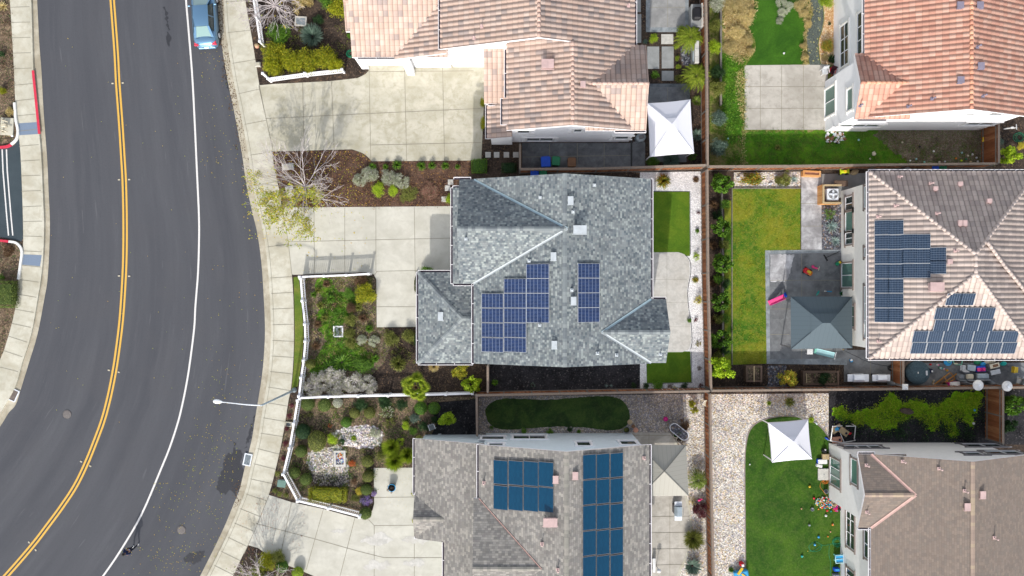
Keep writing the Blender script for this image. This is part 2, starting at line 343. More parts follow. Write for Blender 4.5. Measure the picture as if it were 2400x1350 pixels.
    seam('seam_blue',(.085,.115,.135)); seam('seam_tan',(.33,.32,.285)); seam('seam_tan2',(.44,.425,.385))
    # solar
    def solar(n,c1,c2,line,nu,nv,lw=.06):
        k=NT(n); sx=k.N('ShaderNodeSeparateXYZ'); k.l.new(k.uv(),sx.inputs[0])
        a=k.math('MULTIPLY',sx.outputs[0],nu); b=k.math('MULTIPLY',sx.outputs[1],nv)
        fa=k.math('ABSOLUTE',k.math('SUBTRACT',k.math('FRACT',a),.5)); fb=k.math('ABSOLUTE',k.math('SUBTRACT',k.math('FRACT',b),.5))
        e=k.math('GREATER_THAN',k.math('MAXIMUM',fa,fb),.5-lw)
        cv=k.N('ShaderNodeCombineXYZ'); k.l.new(k.math('FLOOR',a),cv.inputs[0]); k.l.new(k.math('FLOOR',b),cv.inputs[1])
        w=k.N('ShaderNodeTexWhiteNoise',noise_dimensions='2D'); k.l.new(cv.outputs[0],w.inputs['Vector'])
        col=k.mix(w.outputs[0],c1,c2); col=k.mix(e,col,line); k.col(col).ro(.2); k.b.inputs['Specular IOR Level'].default_value=.3; M[n]=k.m
    solar('solar_blue',(.006,.018,.065),(.010,.030,.105),(.16,.20,.30),10,6,.06)
    solar('solar_mono',(.008,.020,.042),(.012,.030,.062),(.16,.20,.27),6,10,.05)
    solar('solar_teal',(.001,.040,.090),(.002,.050,.108),(.001,.038,.088),6,10,.01)
    def leaf(n,cols,tr=.25,r=.55):
        k=NT(n); g=k.N('ShaderNodeNewGeometry').outputs['Random Per Island']
        col=k.ramp(g,[(i/len(cols),c) for i,c in enumerate(cols)],'CONSTANT')
        oi=k.N('ShaderNodeObjectInfo').outputs['Random']; col=k.mix(1,col,k.comb(k.mr(oi,0,1,.85,1.15)),'MULTIPLY')
        k.col(col).ro(r)
        t=k.N('ShaderNodeBsdfTranslucent'); k.l.new(col,t.inputs[0]); mx=k.N('ShaderNodeMixShader'); mx.inputs[0].default_value=tr
        k.l.new(k.b.outputs[0],mx.inputs[1]); k.l.new(t.outputs[0],mx.inputs[2]); k.l.new(mx.outputs[0],k.n['Material Output'].inputs[0]); M[n]=k.m
    leaf('lf_green',[(.07,.17,.015),(.11,.24,.02),(.17,.32,.03),(.045,.11,.012)])
    leaf('lf_dark',[(.018,.055,.015),(.035,.085,.025),(.05,.11,.03),(.012,.035,.012)])
    leaf('lf_olive',[(.14,.17,.03),(.22,.25,.045),(.08,.10,.02),(.30,.30,.08)])
    leaf('lf_clip',[(.10,.15,.03),(.15,.20,.04),(.20,.25,.06),(.08,.12,.025)])
    leaf('lf_lime',[(.28,.42,.02),(.37,.52,.02),(.18,.30,.015),(.46,.56,.04)])
    leaf('lf_yellow',[(.45,.40,.03),(.34,.38,.03),(.55,.47,.05),(.25,.30,.03)])
    leaf('lf_autumn',[(.66,.55,.07),(.52,.54,.06),(.70,.52,.07),(.36,.44,.05),(.62,.38,.07)],.35)
    leaf('lf_silver',[(.50,.54,.40),(.62,.63,.52),(.36,.42,.22),(.70,.68,.62)],.4)
    leaf('lf_lavender',[(.66,.61,.60),(.74,.70,.69),(.58,.56,.46),(.42,.46,.26),(.80,.77,.76)],.4); leaf('lf_russet',[(.30,.15,.11),(.22,.10,.08),(.36,.22,.16),(.18,.15,.08)])
    leaf('lf_straw',[(.66,.52,.24),(.58,.46,.20),(.46,.40,.16),(.74,.62,.34)],.35)
    leaf('lf_bluegreen',[(.10,.16,.12),(.15,.22,.17),(.07,.12,.09),(.20,.27,.22)])
    leaf('lf_agave',[(.33,.43,.40),(.42,.52,.48),(.24,.34,.33)])
    leaf('lf_hedge',[(.28,.33,.012),(.38,.38,.015),(.15,.19,.012),(.42,.38,.02)])
    leaf('lf_plum',[(.10,.02,.035),(.16,.03,.05),(.07,.02,.03),(.20,.06,.06)])
    leaf('lf_redorange',[(.50,.10,.03),(.38,.07,.03),(.58,.20,.04),(.3,.1,.03)])
    leaf('lf_brown',[(.12,.07,.04),(.17,.10,.055),(.09,.05,.03),(.22,.14,.07)])
    leaf('lf_orangegreen',[(.35,.20,.02),(.16,.20,.02),(.45,.28,.03),(.10,.15,.02),(.22,.26,.03)])
    leaf('lf_palm',[(.30,.38,.03),(.24,.33,.025),(.38,.44,.05),(.18,.27,.02)],.35)
    leaf('lf_palmdk',[(.13,.20,.03),(.19,.26,.04),(.09,.14,.02),(.25,.31,.06)],.3)
    leaf('lf_white',[(.75,.72,.6),(.10,.16,.04),(.16,.22,.06),(.12,.18,.05)])
    leaf('lf_petal',[(.5,.3,.65),(.25,.15,.6),(.7,.6,.75),(.2,.25,.1)])
    pl('bark',(.30,.25,.25),.9,sc=12,var=.3); leaf('lf_treeleaf',[(.55,.50,.06),(.42,.48,.05),(.62,.48,.07),(.30,.40,.05),(.50,.52,.07)],.35)
    pl('bark_pale',(.62,.56,.56),.9,sc=12,var=.25); pl('bark_dark',(.10,.075,.06),.9,sc=12,var=.3)
mk_misc()
# ------------------------------------------------------------------ ground sheets
def smooth(pts,n=6,closed=False):
    P=[Vector((*p,0)) if len(p)==2 else Vector(p) for p in pts]; out=[]; L=len(P)
    for i in range(L if closed else L-1):
        g=lambda j:(P[j%L] if closed else P[max(0,min(L-1,j))])
        a,b,c,d=g(i-1),g(i),g(i+1),g(i+2)
        for k in range(n):
            t=k/n; out.append(.5*((2*b)+(c-a)*t+(2*a-5*b+4*c-d)*t*t+(3*b-a-3*c+d)*t**3))
    if not closed: out.append(P[-1])
    return [(p.x,p.y) for p in out]
def rough(pts,amp,step=6,seed=1):
    r=random.Random(seed); out=[]; L=len(pts)
    for i in range(L):
        a=Vector(pts[i]); b=Vector(pts[(i+1)%L]); d=b-a; n=max(1,int(d.length/step)); nn=Vector((-d.y,d.x)).normalized() if d.length>0 else Vector((0,1))
        for k in range(n): 
            p=a+d*(k/n)+nn*r.uniform(-amp,amp); out.append((p.x,p.y))
    return out
def sheet(name,px,z,mat,label=None,cat=None,kind='structure',skirt=0):
    """flat polygon from photo points; built as bmesh ngon, triangulated"""
    bm=bmesh.new(); vs=[bm.verts.new(W(p[0],p[1],z)) for p in px]
    f=bm.faces.new(vs); f.normal_update()
    if f.normal.z<0: f.normal_flip()
    if skirt:
        ed=list(bm.edges); r=bmesh.ops.extrude_edge_only(bm,edges=ed)
        for v in [e for e in r['geom'] if isinstance(e,bmesh.types.BMVert)]: v.co.z-=skirt
    bmesh.ops.triangulate(bm,faces=[x for x in bm.faces if len(x.verts)>4])
    me=bpy.data.meshes.new(name); bm.to_mesh(me); bm.free(); me.materials.append(mat)
    o=bpy.data.objects.new(name,me); COL.objects.link(o)
    tag(o,label,cat,None,kind if not label else None)
    if label and kind=='stuff': o['kind']='stuff'
    return o
def strip(mb,pts,w,z,w_in_px=True):
    """flat ribbon along photo pts"""
    P=[W(p[0],p[1],z) for p in pts]; ww=w/29.8 if w_in_px else w; vs=[];fs=[]
    for i,p in enumerate(P):
        d=P[min(i+1,len(P)-1)]-P[max(i-1,0)]; d.z=0; d.normalize(); n=Vector((-d.y,d.x,0))*ww/2; vs+=[p+n,p-n]
    for i in range(len(P)-1): fs.append((2*i,2*i+1,2*i+3,2*i+2))
    mb.add(vs,fs)
def offset(pts,d):
    out=[]; n=len(pts)
    for i in range(n):
        a=Vector(pts[max(i-1,0)]);b=Vector(pts[min(i+1,n-1)]); t=(b-a).normalized(); out.append((pts[i][0]-t.y*d,pts[i][1]+t.x*d))
    return out
def interp_at(path,s):
    acc=0
    for a,b in zip(path[:-1],path[1:]):
        d=math.dist(a,b)
        if acc+d>=s:
            t=(s-acc)/d; return (a[0]+(b[0]-a[0])*t,a[1]+(b[1]-a[1])*t),((b[0]-a[0])/d,(b[1]-a[1])/d)
        acc+=d
    return None,None
sheetc=MB(); sheetc.add([(-400,-400,-.06),(400,-400,-.06),(400,400,-.06),(-400,400,-.06)],[(0,1,2,3)]); tag(sheetc.build('ground',M['barrens']),kind='structure')
LE=smooth([(70,-260),(80,-120),(87,0),(92,100),(97,163),(101,240),(106,313),(111,380),(114,450),(117,523),(115,597),(111,658),(104,700),(88,783),(68,850),(51,905),(37,948),(20,968),(0,1000),(-60,1085),(-160,1200),(-300,1330)],4)
RE=smooth([(500,-260),(505,-120),(510,0),(516,80),(533,187),(547,253),(567,360),(577,430),(592,500),(603,547),(613,620),(619,713),(621,780),(618,840),(614,880),(608,920),(598,980),(590,1030),(575,1090),(562,1145),(547,1183),(520,1247),(470,1348),(420,1440),(340,1560)],4)
def resample(path,n):
    L=sum(math.dist(a,c) for a,c in zip(path[:-1],path[1:])); return [interp_at(path,min(L-.01,L*i/n))[0] for i in range(n+1)]
_l=resample([(x-4,y) for x,y in LE]+[(-420,1460)],150); _r=resample([(x+4,y) for x,y in RE],150); mb=MB(); mb.uv=[]
K_=10; vs=[]; uvs=[]
for i in range(151):
    for j in range(K_+1): t_=j/K_; vs.append(W(_l[i][0]+(_r[i][0]-_l[i][0])*t_,_l[i][1]+(_r[i][1]-_l[i][1])*t_,0)); uvs.append((t_,i*.42))
fs=[(i*11+j,(i+1)*11+j,(i+1)*11+j+1,i*11+j+1) for i in range(150) for j in range(10)]
mb.add(vs,fs); mb.uv=[[uvs[k] for k in f] for f in fs]; tag(mb.build('road',M['asphalt']),kind='structure')
# tyre-worn paler lanes
# yellow centre line
CY=smooth([(245,-260),(255,-100),(263,0),(272,120),(276,195),(283,290),(288,370),(291,421),(293,500),(293,580),(291,647),(285,740),(277,810),(268,870),(256,930),(242,983),(225,1030),(202,1087),(176,1140),(143,1190),(112,1232),(75,1280),(17,1347),(-60,1430)],5)
mb=MB(); strip(mb,CY,13,.004); tag(mb.build('line_border',M['paint_yellow_edge']),kind='structure')
mb=MB(); strip(mb,offset(CY,4.0),4.0,.008); strip(mb,offset(CY,-4.0),4.0,.008); tag(mb.build('centre_line',M['paint_yellow']),kind='structure')
mb=MB(); strip(mb,CY,3.2,.0085); tag(mb.build('line_gap',M['asphalt_new']),kind='structure')
WL=smooth([(425,-260),(430,-100),(436,0),(441,60),(450,170),(456,280),(461,390),(466,500),(466.5,560),(464,640),(458,717),(455,770),(445,850),(437,900),(428,945),(417,990),(398,1048),(377,1100),(333,1203),(287,1283),(243,1348),(180,1430)],5)
mb=MB(); strip(mb,WL,4.2,.004); tag(mb.build('lane_line',M['paint_white']),kind='structure')
# raised markers
def marker(px,py,ang,lab):
    c=W(px,py,.01); t=thing('road_marker',lab,'road marker',c,0,'reflective markers on the yellow line')
    for s in(-1,1):
        b=MB(); b.box((s*.40,0,.012),(.16,.10,.02)); b.box((s*.40,0,.026),(.12,.06,.012)); b.build('reflector',M['p_cream'],t,at=LOC)
    t.rotation_euler=(0,0,ang)
for px,py,a,l in [(276,195,.05,'pair of cream road markers on the yellow line nearest the parked car'),(291,421,.02,'pair of cream road markers level with the driveway entrance across the road'),(291,647,-.03,'pair of cream road markers in the middle of the bend'),(267,870,-.2,'pair of cream road markers below the middle of the bend'),(201,1087,-.45,'pair of cream road markers right of the manhole cover'),(76,1280,-.85,'pair of cream road markers nearest the bottom left corner')]:
    marker(px,py,a,l)
# left side: gutter, kerb, sidewalk, soil
LK=smooth([(58,-260),(66,-100),(73,0),(78,167),(85,240),(92,313),(97,377),(100,450),(103,523),(101,600),(96,650),(90,690),(73,783),(52,850),(36,905),(8,955),(-15,995),(-75,1080),(-175,1195),(-315,1325)],4)
LS=smooth([(5,-260),(14,-100),(23,0),(32,150),(36,240),(44,315),(49,380),(54,523),(53,593),(43,655),(35,727),(15,803),(0,843),(-30,905),(-70,975),(-130,1060),(-220,1170),(-360,1300)],4)
sheet('gutter',LE+list(reversed(LK)),.012,M['concrete_gutter'])
mb=MB()
def kerb(mb,line,side,z=.155,w=5,z0=-.02):
    a=[W(p[0],p[1],z) for p in line]; b=[W(p[0],p[1],z) for p in offset(line,side*w)]; c=[Vector((p.x,p.y,z0)) for p in a]
    n=len(a); vs=a+b+c; fs=[]
    for i in range(n-1): fs+=[(i,i+1,n+i+1,n+i),(i,i+1,2*n+i+1,2*n+i)]
    mb.add(vs,fs)
kerb(mb,LK,1); tag(mb.build('kerb',M['concrete_walk']),kind='structure')
sheet('sidewalk',offset(LK,5)+list(reversed(LS)),.152,M['concrete_walk'])
sheet('planting_soil',LS+[(-700,1300),(-700,-260)],.135,M['mulch_beds'])
# red painted kerb
mb=MB(); seg=[(77,165),(79,185),(82,215),(85.5,250),(88.5,280),(92,314)]; strip(mb,seg,6,.162); tag(mb.build('red_kerb',M['paint_red']),kind='structure')
for q,l in (([(44,289),(88,286),(91,314),(46,317)],0),([(53,596),(98,598),(94,624),(50,620)],1)): sheet('ramp_pad',q,.157,M['pad_blue'])
# side driveway on the left
sheet('side_road',[(-500,347),(15,347),(34,340),(42,322),(50,345),(53,440),(54,560),(50,566),(20,560),(0,556),(-500,556)],.142,M['asphalt_new'])
mb=MB(); 
for d in(-5,5): strip(mb,[(10+d,350),(12+d,400),(16+d,450),(21+d,510),(25+d,552)],3,.147)
tag(mb.build('driveway_lines',M['paint_white']),kind='structure')
def kerbline(pts,mat,z=.27):
    mb=MB(); P=smooth(pts,6); a=offset(P,2.7); b=offset(P,-2.7); n=len(P)
    vs=[W(*p,z) for p in a]+[W(*p,z) for p in b]+[Vector((*(W(*p,z)).xy,.1)) for p in a]+[Vector((*(W(*p,z)).xy,.1)) for p in b]
    fs=[]
    for i in range(n-1): fs+=[(i,i+1,n+i+1,n+i),(i,2*n+i,2*n+i+1,i+1),(n+i,n+i+1,3*n+i+1,3*n+i)]
    fs+=[(0,n,3*n,2*n),(n-1,3*n-1,4*n-1,2*n-1)]
    mb.add(vs,fs); o=mb.build('kerb_end',mat); tag(o,kind='structure')
kerbline([(33,240),(36,280),(41,305),(38,325),(25,338)],M['paint_kerb_white']); kerbline([(25,338.5),(10,344),(-40,346)],M['paint_red'])
kerbline([(-40,562),(0,564),(19,566)],M['paint_red']); kerbline([(19.5,566),(38,570),(50,588),(47,620),(42,655)],M['paint_kerb_white'])
# joints
J=MB()
def jl(pts,w=1.15,z=.163): strip(J,pts,w,z)
for i in range(26):
    s=60+i*36; p,t=interp_at(LK,s+180)
    if p is None: continue
    q=(p[0]-t[1]*4,p[1]+t[0]*4); L_=46; d=(-t[1],t[0])
    jl([q,(q[0]+d[0]*L_,q[1]+d[1]*L_)],1.1)
# right side
RK=offset(RE,-14); 
RS=smooth([(560,-260),(567,-100),(575,0),(590,87),(600,150),(608,200),(622,275),(637,353),(643,393),(655,450),(662,500),(675,563),(684,643),(688,713),(689,787),(687,853),(682,910),(676,940),(665,1010),(653,1070),(630,1160),(600,1237),(565,1310),(540,1362),(490,1450),(410,1570)],4)
sheet('gutter',RE+list(reversed(RK)),.012,M['concrete_gutter'])
mb=MB(); kerb(mb,RK,-1,w=5); tag(mb.build('kerb',M['concrete_walk']),kind='structure')
sheet('sidewalk',offset(RK,-5)+list(reversed(RS)),.152,M['concrete_walk'])
mb=MB(); strip(mb,offset(RK,-7),1,.1565); tag(mb.build('kerb_joint',M['joint']),kind='structure')
sheet('yard_soil',RS+[(3400,1570),(3400,-260)],.140,M['mulch'])
for i in range(60):
    s=265+i*36.5; p,t=interp_at(RK,s)
    if p is None: continue
    if p[1]<640 and i%2: continue
    q=(p[0]+t[1]*4,p[1]-t[0]*4); d=(t[1],-t[0]); L_=min(75,max(20,52))
    # length to sidewalk edge
    best=60
    for r in RS:
        dd=math.dist(q,r)
        if dd<best: best=dd
    jl([q,(q[0]+d[0]*best,q[1]+d[1]*best)],1.1)
def lev(k): return .152+.004*k
# driveways
D1=[(606,200)]+[(640,197),(775,190),(838,183),(856,174),(864,166),(863,146),(1045,140),(1150,135),(1136,200),(1128,376),(871,378)]+smooth([(871,378),(861,367),(848,358),(825,350)],4)[1:]+[(640,355),(637,353),(622,275)]
sheet('driveway',D1,lev(0),M['concrete'])
for q in ([(709,193),(713,349)],[(777,189),(783,349)],[(865,157),(869,377)],[(948,150),(953,377)],[(1037,146),(1042,377)],[(622,278),(868,266),(1130,254)],[(870,340),(1128,334)],[(865,168),(1110,166)],[(624,280),(608,202)],[(640,353),(624,280)]): jl(q)
D2=[(663,500),(668,486),(860,485),(1075,483),(1075,600),(1066,650),(990,650),(990,735),(977,766),(883,767),(882,655),(876,643),(862,638),(688,644),(684,643),(675,563)]
sheet('driveway',D2,lev(1),M['concrete_clean'])
for q in ([(676,567),(800,564),(1062,558)],[(736,489),(737,642)],[(808,487),(808,640)],[(881,486),(881,636)],[(971,485),(973,636),(983,648)],[(882,636),(980,634)],[(877,645),(884,636)],[(883,719),(978,719)],[(660,480),(675,563),(684,643)]): jl(q)
D3=[(630,1160),(640,1163),(683,1177),(758,1193),(838,1215),(862,1210),(873,1196),(877,1180),(876,1097),(985,1096),(985,1250),(1060,1255),(1060,1450),(900,1450),(740,1352),(700,1335),(643,1313),(606,1285),(580,1277)]
sheet('driveway',D3,lev(2),M['concrete_clean'])
for q in ([(630,1162),(600,1237),(572,1298)],[(683,1177),(655,1313)],[(758,1193),(718,1335)],[(832,1213),(797,1350),(775,1400)],[(877,1232),(877,1450)],[(971,1230),(971,1450)],[(600,1227),(733,1262),(840,1292),(900,1307),(1042,1307)],[(877,1166),(975,1165)],[(864,1218),(877,1232),(975,1231)]): jl(q,1.3,.167)
# white mineral stains on the drive
for i,(cx,cy,w,h) in enumerate([(885,1265,34,14),(975,1265,30,11),(885,1325,30,13),(972,1320,28,9),(795,1245,18,5)]):
    r=random.Random(i); pts=[(cx+w*math.cos(t)*(1+r.uniform(-.35,.25)),cy+h*math.sin(t)*(1+r.uniform(-.5,.4))) for t in [k*2*PI/18 for k in range(18)]]
    sheet('water_mark',rough(smooth(pts,3,True),1.2,3,i),.1685,M['paver_light'])
# central lot
sheet('grass_verge',[(688,650),(700,648),(706,700),(712,790),(706,850),(698,905),(684,912),(689,850),(691,787),(690,713)],lev(0),M['lawn_strip'])
sheet('front_bed',[(643,395),(641,355),(825,352),(848,358),(871,378),(1128,376),(1140,400),(1075,420),(1056,484),(808,485),(665,488),(655,450)],.146,M['mulch_red'])
sheet('front_bed',[(702,648),(862,642),(876,648),(881,660),(882,767),(900,767),(920,800),(900,850),(870,880),(800,925),(704,925),(716,790)],.146,M['barrens'])
G_=lambda n,p,z,m,a=2,s=1,k='stuff',l=None,c=None: sheet(n,rough(smooth(p,4,True),a,4,s),z,M[m],l,c,k)
G_('clover_patch',[(745,655),(770,652),(790,680),(830,690),(838,720),(820,745),(800,770),(812,790),(850,812),(880,840),(868,862),(830,868),(790,865),(760,880),(735,880),(730,860),(752,820),(765,800),(748,770),(742,740),(760,700),(740,680)],.150,'clover',4,3,'stuff','bright green clover and grass patch spreading through the centre front bed','clover')
G_('straw_patch',[(760,700),(780,688),(792,700),(796,715),(775,725),(758,718)],.153,'mulch_red',3,5,'stuff','dry reddish straw patch between the clover in the centre front bed','dry grass')
sheet('side_bed',[(1140,850),(1530,850),(1530,925),(1140,925)],.146,M['mulch_black'])
sheet('back_patio',[(1500,592),(1590,591),(1604,596),(1615,612),(1617,640),(1610,680),(1612,720),(1618,760),(1620,800),(1615,818),(1600,825),(1500,826)],lev(3),M['paver_light'])
for q in ([(1563,592),(1563,826)],[(1527,655),(1609,655)],[(1530,709),(1612,709)],[(1560,766),(1618,766)]): jl(q,.5,.169)
sheet('white_gravel',[(1480,404),(1646,402),(1652,915),(1500,915),(1500,404)],lev(0),M['gravel_white'])
sheet('artificial_lawn',[(1500,449),(1616,449),(1617,600),(1500,600)],lev(2),M['turf'])
sheet('artificial_lawn',[(1500,820),(1618,824),(1621,896),(1516,898),(1515,850),(1500,850)],lev(2),M['turf'])
mb=MB(); strip(mb,[(1500,448.5),(1617,449),(1618,596)],1.6,.17); strip(mb,smooth([(1606,597),(1617,612),(1619,640),(1612,680),(1614,720),(1620,760),(1622,800),(1619,818)],3),1.4,.17); strip(mb,[(1620,824),(1622,897),(1516,899)],1.4,.17); tag(mb.build('lawn_edging',M['joint_dark']),kind='structure')
# bottom lot (C)
sheet('front_garden_soil',[(702,935),(1110,930),(1118,930),(1118,1020),(975,1030),(975,1097),(876,1098),(875,1180),(865,1210),(840,1211),(690,1172),(640,1162),(655,1070),(668,1010),(680,935)],.146,M['mulch_beds'])
sheet('dark_side_yard',[(1000,945),(1118,935),(1118,1022),(1010,1022),(1025,990)],.150,M['mulch_black'])
G_('white_rocks',[(800,1005),(830,1000),(870,998),(895,1010),(898,1025),(880,1048),(850,1050),(812,1045),(796,1030),(775,1018)],.154,'rock_white',3,7,'stuff','pale pinkish white cobbles spread across the lower front garden','cobbles')
G_('river_rocks',[(722,1062),(745,1052),(775,1048),(795,1045),(815,1085),(812,1110),(770,1118),(735,1110),(720,1085)],.154,'gravel_pebble',3,8,'stuff','small pale pebbles left of the framed floor mosaic','pebbles')
G_('dark_cobbles',[(725,1108),(812,1108),(822,1125),(790,1140),(750,1132),(728,1122)],.1535,'rock_mixed',3,9,'stuff','dark mixed cobbles below the framed floor mosaic','cobbles')
sheet('side_gravel',[(1116,930),(1665,922),(1665,1500),(1500,1500),(1500,1100),(1116,1040)],.146,M['gravel_grey'])
sheet('light_gravel',[(1600,925),(1661,924),(1668,1450),(1560,1450),(1600,1250),(1608,1050)],.150,M['gravel_pebble'])
G_('oval_lawn',[(1137,965),(1150,945),(1185,934),(1280,937),(1390,929),(1445,932),(1468,950),(1476,975),(1466,1000),(1430,1009),(1380,1003),(1300,1000),(1185,1007),(1150,995)],.156,'turf_deep',.7,11,'structure')
sheet('back_patio',[(1470,1013),(1570,1014),(1585,1035),(1608,1100),(1608,1170),(1616,1200),(1618,1250),(1610,1300),(1590,1350),(1560,1450),(1470,1450)],lev(0),M['concrete_patio'])
mb=MB(); strip(mb,smooth([(1583,1035),(1600,1100),(1608,1165),(1617,1200),(1619,1250),(1610,1300),(1588,1350),(1562,1420)],4),5,.161); tag(mb.build('patio_border',M['concrete_walk']),kind='structure')
for q in ([(1570,1180),(1570,1400)],[(1525,1211),(1617,1210)],[(1525,1249),(1617,1248)],[(1525,1287),(1612,1286)],[(1525,1325),(1600,1323)],[(1480,1020),(1572,1021)],[(1521,1015),(1521,1060)]): jl(q,1,.165)
# top lot (A) side yards
sheet('front_bed',[(577,-260),(870,-260),(900,0),(863,100),(863,166),(838,183),(775,190),(608,200),(600,150),(590,87),(575,0)],.146,M['mulch'])
sheet('side_patio',[(1224,335),(1512,335),(1512,394),(1224,396)],lev(1),M['concrete_dark'])
for q in ([(1288,338),(1288,394)],[(1353,335),(1353,394)],[(1416,335),(1416,392)],[(1226,368),(1476,364)]): jl(q,1.2,.163)
mb=MB(); strip(mb,[(1480,330),(1480,394)],4,.162); tag(mb.build('drain_gap',M['joint_dark']),kind='structure')
sheet('bed_soil',[(1480,-260),(1650,-260),(1650,392),(1480,400)],.148,M['mulch'])
def slab(x0,y0,x1,y1,mat,z=.18,name='paving_slab'):
    mb=MB(); a=W(x0,y0,z);b=W(x1,y1,z); mb.box(((a.x+b.x)/2,(a.y+b.y)/2,z-.03),(abs(b.x-a.x),abs(a.y-b.y),.06)); return tag(mb.build(name,mat),kind='structure')
for q in ((1490,-40,1502,28),(1489,33,1503,100)): slab(*q,M['paver_grey'])
slab(1514,-60,1614,75,M['stamped'],.17); slab(1523,-60,1606,64,M['concrete_grey'],.178)
slab(1517,109,1545,161,M['paver_grey']); slab(1550,80,1578,103,M['paver_light']); slab(1551,109,1579,160,M['paver_grey']); slab(1551,166,1579,189,M['paver_grey'])
slab(1516,196,1617,245,M['stone_dark'],.17); slab(1522,204,1609,380,M['concrete_dark'],.178); slab(1484,332,1511,394,M['concrete_dark'],.17)
for q in ([(1565,-50),(1565,64)],[(1524,17),(1606,17)],[(1565,204),(1565,240)]): jl(q,1,.182)
# D lot
sheet('back_lawn',[(1663,-260),(1990,-260),(1970,120),(1940,305),(2330,303),(2332,388),(1663,392)],.146,M['lawn_wild_mix'])
G_('green_weeds',[(1690,130),(1740,130),(1750,200),(1735,260),(1740,300),(1715,340),(1700,300),(1690,200)],.150,'lawn_wild',5,15)
G_('green_grass',[(1745,312),(1850,308),(2000,306),(2085,312),(2075,345),(2120,372),(2100,386),(1760,386),(1742,350)],.151,'lawn_wild',4,16)
G_('straw',[(1700,0),(1720,-40),(1765,-40),(1768,20),(1752,70),(1756,115),(1735,130),(1700,95)],.151,'straw',5,17)
G_('dry_soil',[(2060,306),(2325,304),(2326,384),(2150,386),(2120,372),(2085,345)],.153,'dry_grass',4,18)
sheet('artificial_lawn',[(1771,-60)]+smooth([(1768,0),(1763,40),(1752,60),(1768,90),(1770,120),(1750,150)],3)+[(1750,153),(1884,151),(1880,125),(1884,95),(1892,50),(1885,-60)],lev(2),M['turf_top'])
sheet('gravel_path',smooth([(1895,-60),(1900,10),(1905,35),(1897,55),(1890,90),(1893,120),(1898,152)],3)+[(1922,152)]+smooth([(1922,148),(1917,100),(1926,70),(1930,30),(1915,-60)],3),lev(3),M['artificial_blue'])
sheet('wood_chips',smooth([(1915,-60),(1932,30),(1928,70),(1919,100),(1924,150)],3)+[(1965,152),(1962,-60)],lev(2),M['wood_chip'])
sheet('back_patio',[(1745,153),(1940,151),(1940,304),(1745,304)],lev(1),M['concrete_patio'])
for q in ([(1782,153),(1782,303)],[(1832,153),(1832,303)],[(1883,153),(1883,303)],[(1745,203),(1938,203)],[(1745,254),(1938,254)]): jl(q,1.1,.163)
# E lot
sheet('back_yard_soil',[(1660,398),(2400,392),(2700,392),(2700,915),(1660,915)],.1435,M['mulch'])
sheet('back_lawn',[(1716,442),(1876,442),(1876,585),(1795,587),(1797,852),(1716,855)],lev(1),M['lawn_yellow'])
sheet('yellow_strip',[(1698,470),(1714,470),(1714,860),(1698,860)],lev(0),M['lawn_yellow'])
sheet('gravel_bed',[(1720,404),(1876,402),(1876,440),(1720,441)],lev(0),M['gravel_pebble'])
sheet('walkway',[(1878,405),(1925,405),(1926,585),(1878,585)],lev(2),M['concrete_mottled'])
sheet('walkway',[(1925,408),(2060,405),(2060,450),(1925,470)],lev(1),M['concrete_grey'])
for q in ([(1878,477),(1925,477)],[(1878,530),(1925,530)],[(1973,408),(1973,440)]): jl(q,1,.166)
sheet('gravel_bed',[(1926,476),(1980,476),(1980,585),(1926,585)],lev(0),M['gravel_slate'])
sheet('patio_border',[(1793,587),(1985,585),(1985,855),(1797,853)],lev(3),M['stamped'])
sheet('back_patio',[(1803,595),(1985,592),(1985,840),(1805,842)],lev(4),M['concrete_dark'])
sheet('patio_pale',rough([(1805,597),(1862,596),(1846,660),(1805,660)],1.5,4,3),lev(5),M['concrete_mottled'])
sheet('back_patio',[(1978,820),(2120,820),(2120,898),(1978,895)],lev(2),M['concrete_dark'])
sheet('side_patio',[(2120,850),(2700,850),(2700,908),(2120,910)],lev(1),M['concrete_dark'])
for q in ([(1879,595),(1879,843)],[(1805,657),(1975,657)],[(1805,724),(1850,724)],[(1805,784),(1850,784)],[(2040,822),(2040,890)]): jl(q,1,.176)
sheet('slate_gravel',rough([(1800,856),(1843,856),(1840,880),(1845,910),(1799,910)],1.5,4,5),lev(1),M['gravel_slate'])
# F lot
sheet('pebble_yard',[(1664,924),(1942,922),(1942,1450),(1664,1450)],.146,M['gravel_pebble'])
TL=smooth([(1748,1450),(1747,1250),(1746,1150),(1746,1080),(1749,1040),(1758,1008),(1780,988),(1820,977),(1860,976),(1905,988),(1930,1008),(1945,1030)],4)
sheet('artificial_lawn',TL+[(1945,1180),(1978,1180),(1978,1450)],lev(2),M['turf_vivid'])
mb=MB(); strip(mb,TL,2.2,.176); tag(mb.build('lawn_edging',M['trim_brown']),kind='structure')
sheet('shaded_side_yard',[(1943,915),(2700,912),(2700,1042),(1943,1042)],.149,M['mulch_black'])
G_('mossy_growth',[(1955,958),(1975,952),(1990,975),(2010,964),(2040,958),(2065,947),(2080,929),(2092,918),(2100,929),(2115,947),(2140,935),(2160,941),(2180,952),(2205,947),(2225,929),(2250,918),(2275,918),(2300,918),(2300,935),(2290,958),(2280,975),(2285,993),(2275,1004),(2262,987),(2250,975),(2235,987),(2245,1016),(2230,1027),(2222,1004),(2205,981),(2190,1010),(2175,1004),(2170,987),(2140,975),(2110,987),(2095,1004),(2060,1004),(2030,998),(2000,987),(1965,981),(1950,970)],.156,'algae',5,21,'stuff','vivid green weedy growth covering the shaded side yard soil','weeds')
tag(J.build('pavement_joints',M['joint']),kind='structure')
